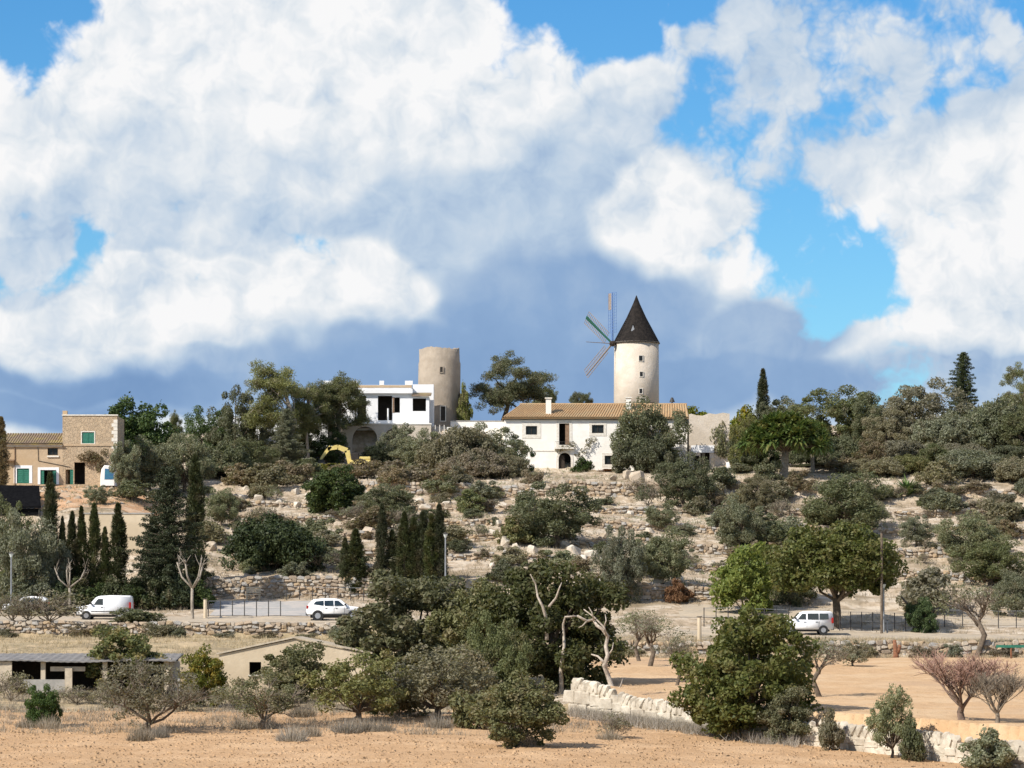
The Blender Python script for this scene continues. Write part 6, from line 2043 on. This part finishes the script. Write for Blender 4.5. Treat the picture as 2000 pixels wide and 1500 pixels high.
def barn():
    Y = 207.0
    B = Bld(428, 1372, Y)
    t = thing('gabled_barn', 'cream rendered gabled barn with two small dark openings', 'barn', B.o)
    w = B.U(722)
    za, zl, zr = B.W(1248), B.W(1279), B.W(1278)
    ua = B.U(574)
    MB().facade([(0, -0.6), (w, -0.6), (w, zr), (ua, za), (0, zl)], [B.R(487, 510, 1293, 1318), B.R(659, 682, 1293, 1318)], 0.3).build('wall', M_BARN, t)
    sd_ = MB()
    sd_.box(0.003, 0.3, 0.303, 8, -0.6, zl - 0.05)
    sd_.box(w - 0.3, w - 0.003, 0.303, 8, -0.6, zr - 0.05)
    sd_.box(0.303, w - 0.303, 7.7, 8, -0.6, zr - 0.05)
    sd_.build('side_walls', M_BARN, t)
    MB().box(0.31, w - 0.31, 2.5, 2.6, -0.5, zl - 0.05).build('interior', M_NEARBLACK, t)
    for nm, a, b_ in (('roof', (-0.15, zl + 0.0), (ua, za + 0.05)), ('roof_slope', (w + 0.15, zr + 0.0), (ua, za + 0.05))):
        mb = MB()
        vs_ = [(a[0], -0.12, a[1] + 0.02), (b_[0], -0.12, b_[1]), (b_[0], 8.1, b_[1]), (a[0], 8.1, a[1] + 0.02)]
        mb.add(vs_ + [(x, y, z + 0.10) for x, y, z in vs_], [(0, 1, 2, 3), (4, 7, 6, 5), (0, 4, 5, 1), (1, 5, 6, 2), (2, 6, 7, 3), (3, 7, 4, 0)])
        mb.build(nm, M_BLOCK, t)
    for x in (487, 659):
        MB().box(B.U(x) - 0.08, B.U(x + 23) + 0.08, -0.06, -0.003, B.W(1318) - 0.08, B.W(1318)).build('sill', M_TRIM, t)


barn()


# -- ruined annex right of the farmhouse
def annex():
    Y = 385.4
    B = Bld(1346, 922, Y)
    t = thing('ruined_annex', 'half ruined pale annex with a dark doorway right of the white farmhouse', 'building', B.o)
    w = B.U(1425)
    top = [(w, B.W(808)), (B.U(1412), B.W(806)), (B.U(1398), B.W(809)), (B.U(1385), B.W(807)), (B.U(1372), B.W(812)), (B.U(1360), B.W(811)), (B.U(1350), B.W(808)), (0, B.W(809))]
    MB().facade([(0, -1.5), (w, -1.5)] + top, [B.R(1356, 1366, 890, 922), B.R(1368, 1386, 884, 922)], 0.5).build('wall', M_TOWER, t)
    MB().box(0, w, 3.4, 3.8, -1.5, B.W(812)).build('back_wall', M_TOWER, t)
    MB().box(0.02, w - 0.02, 0.51, 3.39, B.W(846), B.W(840)).build('ceiling', M_NEARBLACK, t)
    MB().box(0.02, w - 0.02, 2.0, 2.1, -1.0, B.W(847)).build('interior', M_NEARBLACK, t)
    MB().box(B.U(1350), B.U(1395), -0.05, -0.003, B.W(884), B.W(870)).build('white_lintel', M_BRIGHT, t)
    MB().box(B.U(1388), B.U(1396), -0.10, -0.02, B.W(922), B.W(894)).build('door_leaf', M_BARN, t)
    # pier with a dark cowl between farmhouse and annex
    c = thing('cowl_pillar', 'stone pillar topped with a dark chimney cowl beside the windmill', 'pillar', P3(1313, 860, 396.2))
    k = 396.2 / F
    MB().box(-7 * k, 7 * k, 0, 0.7, -4.0, 55 * k).build('pillar', M_TOWER2, c)
    MB().cone((0, 0.35), 5 * k, 3.4 * k, 55 * k + 0.003, 72 * k, 12).build('cowl', M_IRON, c)
    MB().cone((0, 0.35), 5.5 * k, 2 * k, 75 * k, 84 * k, 12).build('cowl_cap', M_IRON, c)
    MB().tube([(0, 0.35, 71 * k), (0, 0.35, 76 * k)], 0.08, 6).build('cowl_neck', M_IRON, c)
    pg = thing('pergola_frame', 'dark iron pergola frame on the roof terrace before the windmill', 'pergola', P3(1252, 800, 396.0))
    k = 396.0 / F
    for x in (0, 24):
        for yy in (0, 2.0):
            MB().tube([(x * k, yy, -2.5), (x * k, yy, 14 * k)], 0.06, 5).build('post', M_IRON, pg)
    for yy in (0, 2.0):
        MB().tube([(-2 * k, yy, 14 * k), (26 * k, yy, 14 * k)], 0.06, 5).build('beam', M_IRON, pg)
    pl = thing('flower_pot', 'white pots and sheets standing on the garden wall by the annex', 'pots', P3(1425, 918, 377.0))
    k = 377.0 / F
    pl.location.z = gz(pl.location.x, 377.0) + 0.05
    MB().cone((0, 0), 0.28, 0.40, -0.1, 0.75, 14).build('pot', M_BRIGHT, pl)
    MB().cone((0.75, 0.1), 0.22, 0.32, -0.1, 0.45, 14).build('pot', M_BRIGHT, pl)


annex()

# ------------------------------------------------------------------ vehicles
M_CARWHITE = mat('white_car_paint', [(0.80, 0.80, 0.80), (0.77, 0.77, 0.77)], 1.0, rough=0.25, spec=0.5)
M_TYRE = mat('tyre_rubber', [(0.018, 0.018, 0.018), (0.026, 0.025, 0.024)], 6, rough=0.9)
M_RIM = mat('alloy_rim', [(0.42, 0.42, 0.43), (0.34, 0.34, 0.35)], 5, rough=0.35, metal=0.6)
M_CGLASS = mat('tinted_car_glass', [(0.018, 0.024, 0.026), (0.03, 0.04, 0.04)], 2, rough=0.06, spec=0.7)
M_PLASTIC = mat('black_bumper_plastic', [(0.022, 0.022, 0.023), (0.032, 0.032, 0.032)], 5, rough=0.6)
M_LAMP = mat('lamp_glass', [(0.55, 0.56, 0.58), (0.45, 0.46, 0.48)], 5, rough=0.1, spec=0.6)
M_TAIL = mat('red_lamp', [(0.35, 0.02, 0.015), (0.28, 0.015, 0.012)], 5, rough=0.2)
M_YELLOW = mat('faded_yellow_paint', [(0.72, 0.57, 0.20), (0.60, 0.47, 0.16)], 3, rough=0.55)


def vehicle(name, label, cat, loc, rz, L, prof, width, glass, wheels, wr, windscreen, sill, doors=(), lamps=(), tails=(), dark=()):
    """side-profile body with crowned sides; the nose points to -x"""
    t = thing(name, label, cat, loc, rz)
    hw = width / 2
    body = MB()
    zmid = 0.95
    def ring(y, shrink):
        cx = sum(p[0] for p in prof) / len(prof)
        return [(cx + (x - cx) * (1 - shrink * 0.03), y, z - (shrink * 0.035 * max(0, z - 0.5))) for x, z in prof]
    def tumble(y):
        return [(x, math.copysign(abs(y) - max(0, z - zmid) * 0.16, y), z) for x, _, z in ring(y, 0)]
    n = len(prof)
    rings = [tumble(-hw), [(x, y * 0.9, z + 0.0) for x, y, z in ring(-hw * 0.97, 0)], [(x, y, z + 0.02 if z > 1.2 else z) for x, y, z in ring(0, 0)],
             [(x, y * 0.9, z) for x, y, z in ring(hw * 0.97, 0)], tumble(hw)]
    vs_ = [p for r in (rings[0], rings[2], rings[4]) for p in r]
    fs_ = [tuple(range(n)), tuple(range(3 * n - 1, 2 * n - 1, -1))]
    for k in range(2):
        fs_ += [(k * n + i, (k + 1) * n + i, (k + 1) * n + (i + 1) % n, k * n + (i + 1) % n) for i in range(n)]
    body.add(vs_, fs_)
    bo = body.build('body', M_CARWHITE, t, False, 0.045, 2)
    for p in bo.data.polygons: p.use_smooth = True
    def side(poly, off, nm, m, parent=t):
        for s in (-1, 1):
            mb = MB()
            q = [(x, s * (hw - max(0, z - zmid) * 0.16 + off), z) for x, z in poly]
            q2 = [(x, s * (hw - max(0, z - zmid) * 0.16 - 0.03), z) for x, z in poly]
            m_ = len(q)
            mb.add(q + q2, [tuple(range(m_)), tuple(range(2 * m_ - 1, m_ - 1, -1))] + [(i, (i + 1) % m_, m_ + (i + 1) % m_, m_ + i) for i in range(m_)])
            mb.build(nm, m, parent)
    for gpoly in glass: side(gpoly, 0.012, 'side_window', M_CGLASS)
    for poly in dark: side(poly, 0.014, 'cladding', M_PLASTIC)
    for x in doors:
        side([(x - 0.008, 0.45), (x + 0.008, 0.45), (x + 0.008, 1.0), (x - 0.008, 1.0)], 0.006, 'door_gap', M_PLASTIC)
    for x in doors:
        side([(x - 0.26, 0.93), (x - 0.10, 0.93), (x - 0.10, 0.965), (x - 0.26, 0.965)], 0.03, 'door_handle', M_PLASTIC)
    (x0, z0), (x1, z1) = windscreen
    d = Vector((x1 - x0, 0, z1 - z0)).normalized(); nn = Vector((-d.z, 0, d.x))
    MB().add([Vector((x0, -hw * 0.86, z0)) + nn * 0.03, Vector((x0, hw * 0.86, z0)) + nn * 0.03, Vector((x1, hw * 0.78, z1)) + nn * 0.03, Vector((x1, -hw * 0.78, z1)) + nn * 0.03], [(0, 1, 2, 3)]).build('windscreen', M_CGLASS, t)
    for x in wheels:
        for s in (-1, 1):
            y0, y1 = s * (hw - 0.20), s * (hw + 0.015)
            ar = MB().tube([(x, s * (hw - 0.05), wr), (x, s * (hw + 0.008), wr)], wr * 1.20, 22).build('wheel_arch', M_PLASTIC, t)
            wo = MB().tube([(x, y0, wr), (x, s * hw, wr), (x, y1, wr)], [wr, wr, wr * 0.94], 22).build('wheel', M_TYRE, t)
            rim = MB().tube([(x, s * (hw + 0.012), wr), (x, s * (hw + 0.022), wr)], wr * 0.62, 16).build('rim', M_RIM, wo)
    for s in (-1, 1):
        for (x, z, a, b_) in lamps:
            MB().box(x - 0.05, x + 0.25, min(s * (hw * 0.62), s * (hw + 0.01)), max(s * (hw * 0.62), s * (hw + 0.01)), z - b_, z + b_).build('headlight', M_LAMP, t, False, 0.02)
        for (x, z, b_) in tails:
            MB().box(x - 0.12, x + 0.03, min(s * (hw * 0.80), s * (hw + 0.008)), max(s * (hw * 0.80), s * (hw + 0.008)), z - b_, z + b_).build('tail_light', M_TAIL, t, False, 0.02)
        mb = MB().box(x1 - 0.42, x1 - 0.26, min(s * (hw + 0.01), s * (hw + 0.20)), max(s * (hw + 0.01), s * (hw + 0.20)), z0 + 0.02, z0 + 0.17)
        mb.build('wing_mirror', M_PLASTIC, t, False, 0.03)
    MB().box(-0.02 - 0.03, 0.12, -hw * 0.86, hw * 0.86, sill, sill + 0.30).build('front_bumper', M_PLASTIC, t, False, 0.04)
    MB().box(L - 0.10, L + 0.05, -hw * 0.86, hw * 0.86, sill + 0.02, sill + 0.30).build('rear_bumper', M_PLASTIC, t, False, 0.04)
    MB().box(0.3, L - 0.3, -hw * 0.8, hw * 0.8, 0.2, sill + 0.06).build('underbody', M_PLASTIC, t)
    return t


def on_road(x, Y):
    X = PX(x, Y)
    return (X, Y, gz(X, Y) + 0.035)


van_prof = [(0.02, 0.36), (0.0, 0.66), (0.08, 0.92), (0.55, 1.06), (0.98, 1.12), (1.52, 1.72), (1.80, 1.82), (2.6, 1.86), (4.12, 1.84), (4.20, 1.74), (4.24, 0.75), (4.22, 0.36)]
L_ = on_road(152, 265)
vehicle('panel_van', 'white panel van with a windowless load side parked by the roadside bushes', 'van', L_, math.radians(-1.5), 4.24, van_prof, 1.75,
        [[(1.36, 1.14), (2.06, 1.14), (2.06, 1.60), (1.72, 1.60), (1.60, 1.50)]], (0.78, 3.42), 0.31, ((1.02, 1.14), (1.50, 1.68)), 0.30,
        doors=(2.16,), lamps=((0.05, 0.84, 0, 0.11),), tails=((4.22, 1.05, 0.28),), dark=[[(1.15, 0.60), (3.0, 0.60), (3.0, 0.66), (1.15, 0.66)]])
suv_prof = [(0.03, 0.42), (0.0, 0.70), (0.10, 0.94), (0.60, 1.05), (1.15, 1.10), (1.80, 1.58), (2.2, 1.68), (3.2, 1.69), (3.95, 1.60), (4.30, 1.22), (4.42, 1.02), (4.44, 0.55), (4.36, 0.42)]
x_s = 712
L_ = on_road(x_s, 263.5)
vehicle('suv', 'white SUV with tinted windows parked on the road above the gabled barn', 'car', L_, math.pi + math.radians(1.0), 4.44, suv_prof, 1.84,
        [[(1.52, 1.12), (2.28, 1.12), (2.28, 1.52), (1.98, 1.52)], [(2.36, 1.12), (3.05, 1.12), (3.05, 1.52), (2.36, 1.53)], [(3.12, 1.12), (3.90, 1.24), (3.72, 1.46), (3.12, 1.52)]],
        (0.84, 3.56), 0.36, ((1.20, 1.12), (1.78, 1.55)), 0.36, doors=(1.5, 2.32, 3.1), lamps=((0.06, 0.86, 0, 0.08),), tails=((4.40, 1.02, 0.12),),
        dark=[[(1.25, 0.40), (3.15, 0.40), (3.15, 0.52), (1.25, 0.52)]])
mpv_prof = [(0.02, 0.36), (0.0, 0.66), (0.08, 0.92), (0.60, 1.06), (0.98, 1.12), (1.50, 1.66), (1.80, 1.76), (2.6, 1.80), (3.92, 1.76), (4.04, 1.62), (4.10, 0.78), (4.08, 0.36)]
L_ = on_road(1523, 266)
vehicle('minivan', 'white minivan with side windows parked under the big roadside carob', 'van', L_, math.radians(1.0), 4.10, mpv_prof, 1.78,
        [[(1.30, 1.14), (1.95, 1.14), (1.95, 1.58), (1.66, 1.58)], [(2.08, 1.14), (2.92, 1.14), (2.92, 1.60), (2.08, 1.60)], [(3.0, 1.14), (3.72, 1.14), (3.68, 1.58), (3.0, 1.60)]],
        (0.76, 3.30), 0.31, ((1.02, 1.14), (1.48, 1.63)), 0.30, doors=(2.02, 2.96), lamps=((0.05, 0.84, 0, 0.11),), tails=((4.06, 1.05, 0.22),))
hatch_prof = [(0.02, 0.34), (0.0, 0.60), (0.08, 0.80), (0.70, 0.93), (1.05, 0.98), (1.70, 1.40), (2.2, 1.46), (3.2, 1.42), (3.75, 1.0), (3.85, 0.8), (3.84, 0.34)]
L_ = on_road(8, 272)
vehicle('hatchback', 'small pale car half hidden by the bushes at the left end of the road', 'car', L_, math.radians(-3), 3.85, hatch_prof, 1.66,
        [[(1.38, 1.0), (2.2, 1.0), (2.2, 1.32), (1.78, 1.32)], [(2.3, 1.0), (3.2, 1.0), (3.0, 1.30), (2.3, 1.33)]], (0.72, 3.1), 0.29, ((1.08, 1.0), (1.68, 1.38)), 0.28,
        doors=(2.25,), lamps=((0.05, 0.74, 0, 0.08),), tails=((3.80, 0.85, 0.12),))


def excavator():
    Y = 371.5
    o = P3(690, 925, Y)
    o.z = gz(o.x, Y)
    t = thing('excavator', 'small yellow excavator with its bent boom raised above the bushes', 'excavator', o)
    k = Y / F
    def q(x, y): return Vector(((x - 690) * k, 0, PZ(y, Y) - o.z))
    def beam(pts, w, nm, yo=0.0, m=M_YELLOW, parent=t, tw=0.16):
        mb = MB()
        pts = [q(*p_) for p_ in pts]
        for i in range(len(pts) - 1):
            a, b_ = pts[i], pts[i + 1]
            d = (b_ - a).normalized(); nn = Vector((-d.z, 0, d.x))
            w0, w1 = w[i] / 2, w[i + 1] / 2
            vs_ = []
            for yy in (yo - tw, yo + tw):
                vs_ += [a + nn * w0 + Vector((0, yy, 0)), b_ + nn * w1 + Vector((0, yy, 0)), b_ - nn * w1 + Vector((0, yy, 0)), a - nn * w0 + Vector((0, yy, 0))]
            mb.add(vs_, [(0, 1, 2, 3), (7, 6, 5, 4), (0, 4, 5, 1), (1, 5, 6, 2), (2, 6, 7, 3), (3, 7, 4, 0)])
        return mb.build(nm, m, parent)
    b = beam([(684, 908), (678, 880), (660, 873), (640, 877)], [0.44, 0.56, 0.50, 0.36], 'boom')
    s = beam([(646, 872), (636, 884), (626, 898)], [0.36, 0.34, 0.24], 'dipper_arm')
    beam([(676, 876), (646, 871)], [0.13, 0.10], 'hydraulic_ram', 0.0, M_GALV, b, 0.06)
    beam([(688, 905), (684, 880)], [0.13, 0.10], 'hydraulic_ram', 0.2, M_GALV, b, 0.06)
    bk = MB().prism([(q(622, 898).x, q(622, 898).z), (q(632, 897).x, q(632, 897).z), (q(636, 906).x, q(636, 906).z), (q(630, 912).x, q(630, 912).z), (q(622, 910).x, q(622, 910).z)], -0.35, 0.35)
    bk.build('bucket', M_IRON, s)
    MB().box(-0.3, 1.9, -0.9, 0.9, 0.75, 1.25).build('upper_body', M_YELLOW, t, False, 0.06)
    MB().box(0.7, 1.9, -0.85, 0.85, 1.253, 1.6).build('engine_cover', M_YELLOW, t, False, 0.06)
    cb = MB().box(-0.2, 0.65, -0.85, 0.05, 1.253, 2.0).build('cab', M_NEARBLACK, t, False, 0.05)
    for s_ in (-1, 1):
        MB().prism([(-0.8, 0.1), (-0.6, 0.0), (1.9, 0.0), (2.1, 0.1), (2.1, 0.45), (1.9, 0.6), (-0.6, 0.6), (-0.8, 0.45)], min(s_ * 0.5, s_ * 0.95), max(s_ * 0.5, s_ * 0.95)).build('track', M_TYRE, t)


excavator()

# ------------------------------------------------------------------ street furniture
def lamp(name, label, x, yb, yt, Y, m=M_GALV, arm=0):
    X = PX(x, Y); z = gz(X, Y)
    h = PZ(yt, Y) - z
    t = thing(name, label, 'street lamp', (X, Y, z))
    MB().tube([(0, 0, -0.2), (0, 0, 0.6), (0, 0, h - 0.35)], [0.10, 0.08, 0.055], 8).build('pole', m, t)
    MB().cone((0, 0), 0.07, 0.20, h - 0.349, h - 0.05, 10).build('lantern', mat('lantern_glass', [(0.62, 0.66, 0.64), (0.55, 0.60, 0.58)], 4, rough=0.2), t)
    MB().cone((0, 0), 0.24, 0.05, h - 0.047, h + 0.10, 10).build('lantern_cap', M_IRON, t)
    return t


lamp('street_lamp', 'grey street lamp at the right end of the dense cypress clump', 870, 1150, 1042, 282.5)
lamp('street_lamp', 'street lamp with pale lantern right of the big roadside carob', 1726, 1235, 1140, 271.0)
lamp('street_lamp', 'street lamp with pale lantern among the olives at the left roadside', 22, 1190, 1080, 274.0)


def post(name, label, x, yt, Y, r, m, cat='post', group=None):
    X = PX(x, Y); z = gz(X, Y); h = PZ(yt, Y) - z
    t = thing(name, label, cat, (X, Y, z), 0, group)
    MB().tube([(0, 0, -0.2), (0, 0, h)], [r, r * 0.85], 8).build('shaft', m, t)
    MB().tube([(0, 0, h + 0.002), (0, 0, h + 0.05)], r * 1.25, 8).build('cap', M_IRON, t)
    return t


post('utility_pole', 'dark wooden pole standing against the right side of the big carob', 1722, 1040, 268.8, 0.11, M_BARK, 'pole')
post('gate_post', 'square cream gate post beside the pale pollarded tree', 401, 1170, 266.5, 0.16, M_BARN, 'gate post')
post('gate_post', 'cream gate post beside the dense orchard carob', 1366, 1205, 259.0, 0.17, M_BARN, 'gate post')
post('water_standpipe', 'short grey pipe by the wooden pole at the roadside', 1733, 1212, 269.2, 0.07, M_GALV, 'pipe')


def fence(label, x0, x1, Y, n, h, rail=True):
    X0, X1 = PX(x0, Y), PX(x1, Y)
    z0 = gz(X0, Y)
    t = thing('wire_fence', label, 'fence', (X0, Y, z0))
    pts = []
    for i in range(n):
        X = X0 + (X1 - X0) * i / (n - 1); z = gz(X, Y) - z0
        pts.append(Vector((X - X0, 0, z)))
        MB().tube([(X - X0, 0, z - 0.2), (X - X0, 0, z + h)], 0.04, 6).build('fence_post', M_IRON, t)
    for f in (0.08, 0.5, 0.98):
        MB().tube([p_ + Vector((0, 0, h * f)) for p_ in pts], 0.012 if f < 0.9 else 0.02, 4).build('wire', M_GALV, t)


fence('grey wire fence along the concrete yard beside the pollarded tree', 407, 548, 269.6, 7, 1.25)
fence('wire fence with thin posts beyond the road under the big carob', 1640, 1790, 271.5, 8, 1.5)
fence('wire fence with thin posts left of the white minivan', 1375, 1540, 272.5, 8, 1.5)
fence('thin wire fence along the path below the right slope', 1810, 2020, 275.5, 7, 1.4)
fence('wire fence on the terrace wall behind the white SUV', 560, 735, 284.0, 8, 1.1)


def bench():
    Y = 284.0
    X = PX(495, Y); z = gz(X, Y)
    t = thing('stone_bench', 'pale stone slatted bench in front of the reddish dry stone wall', 'bench', (X, Y, z))
    for s in (-1, 1):
        MB().box(s * 0.52 - 0.06, s * 0.52 + 0.06, -0.45, 0.05, -0.1, 0.45).build('leg', M_BARN, t)
        MB().box(s * 0.52 - 0.05, s * 0.52 + 0.05, 0.055, 0.15, -0.1, 1.15).build('back_post', M_BARN, t)
    for i in range(3):
        MB().box(-0.65, 0.65, -0.47 + i * 0.17, -0.47 + i * 0.17 + 0.14, 0.452, 0.51).build('seat_slat', M_BARN, t)
    for i in range(3):
        MB().box(-0.62, 0.62, 0.0, 0.05, 0.62 + 0.19 * i, 0.76 + 0.19 * i).build('back_slat', M_BARN, t)


bench()


def rail_fence():
    Y = 250.0
    X = PX(1945, Y); z = gz(X, Y)
    t = thing('rail_fence', 'green painted rail between rusty posts by the orchard back wall', 'fence', (X, Y, z))
    k = Y / F
    for x in (30, 68):
        MB().tube([(x * k, 0, -0.2), (x * k, 0, 1.0)], 0.07, 6).build('fence_post', M_RED, t)
    MB().box(0, 80 * k, -0.09, -0.075, 0.85, 1.05).build('rail', M_GREEN, t)


rail_fence()
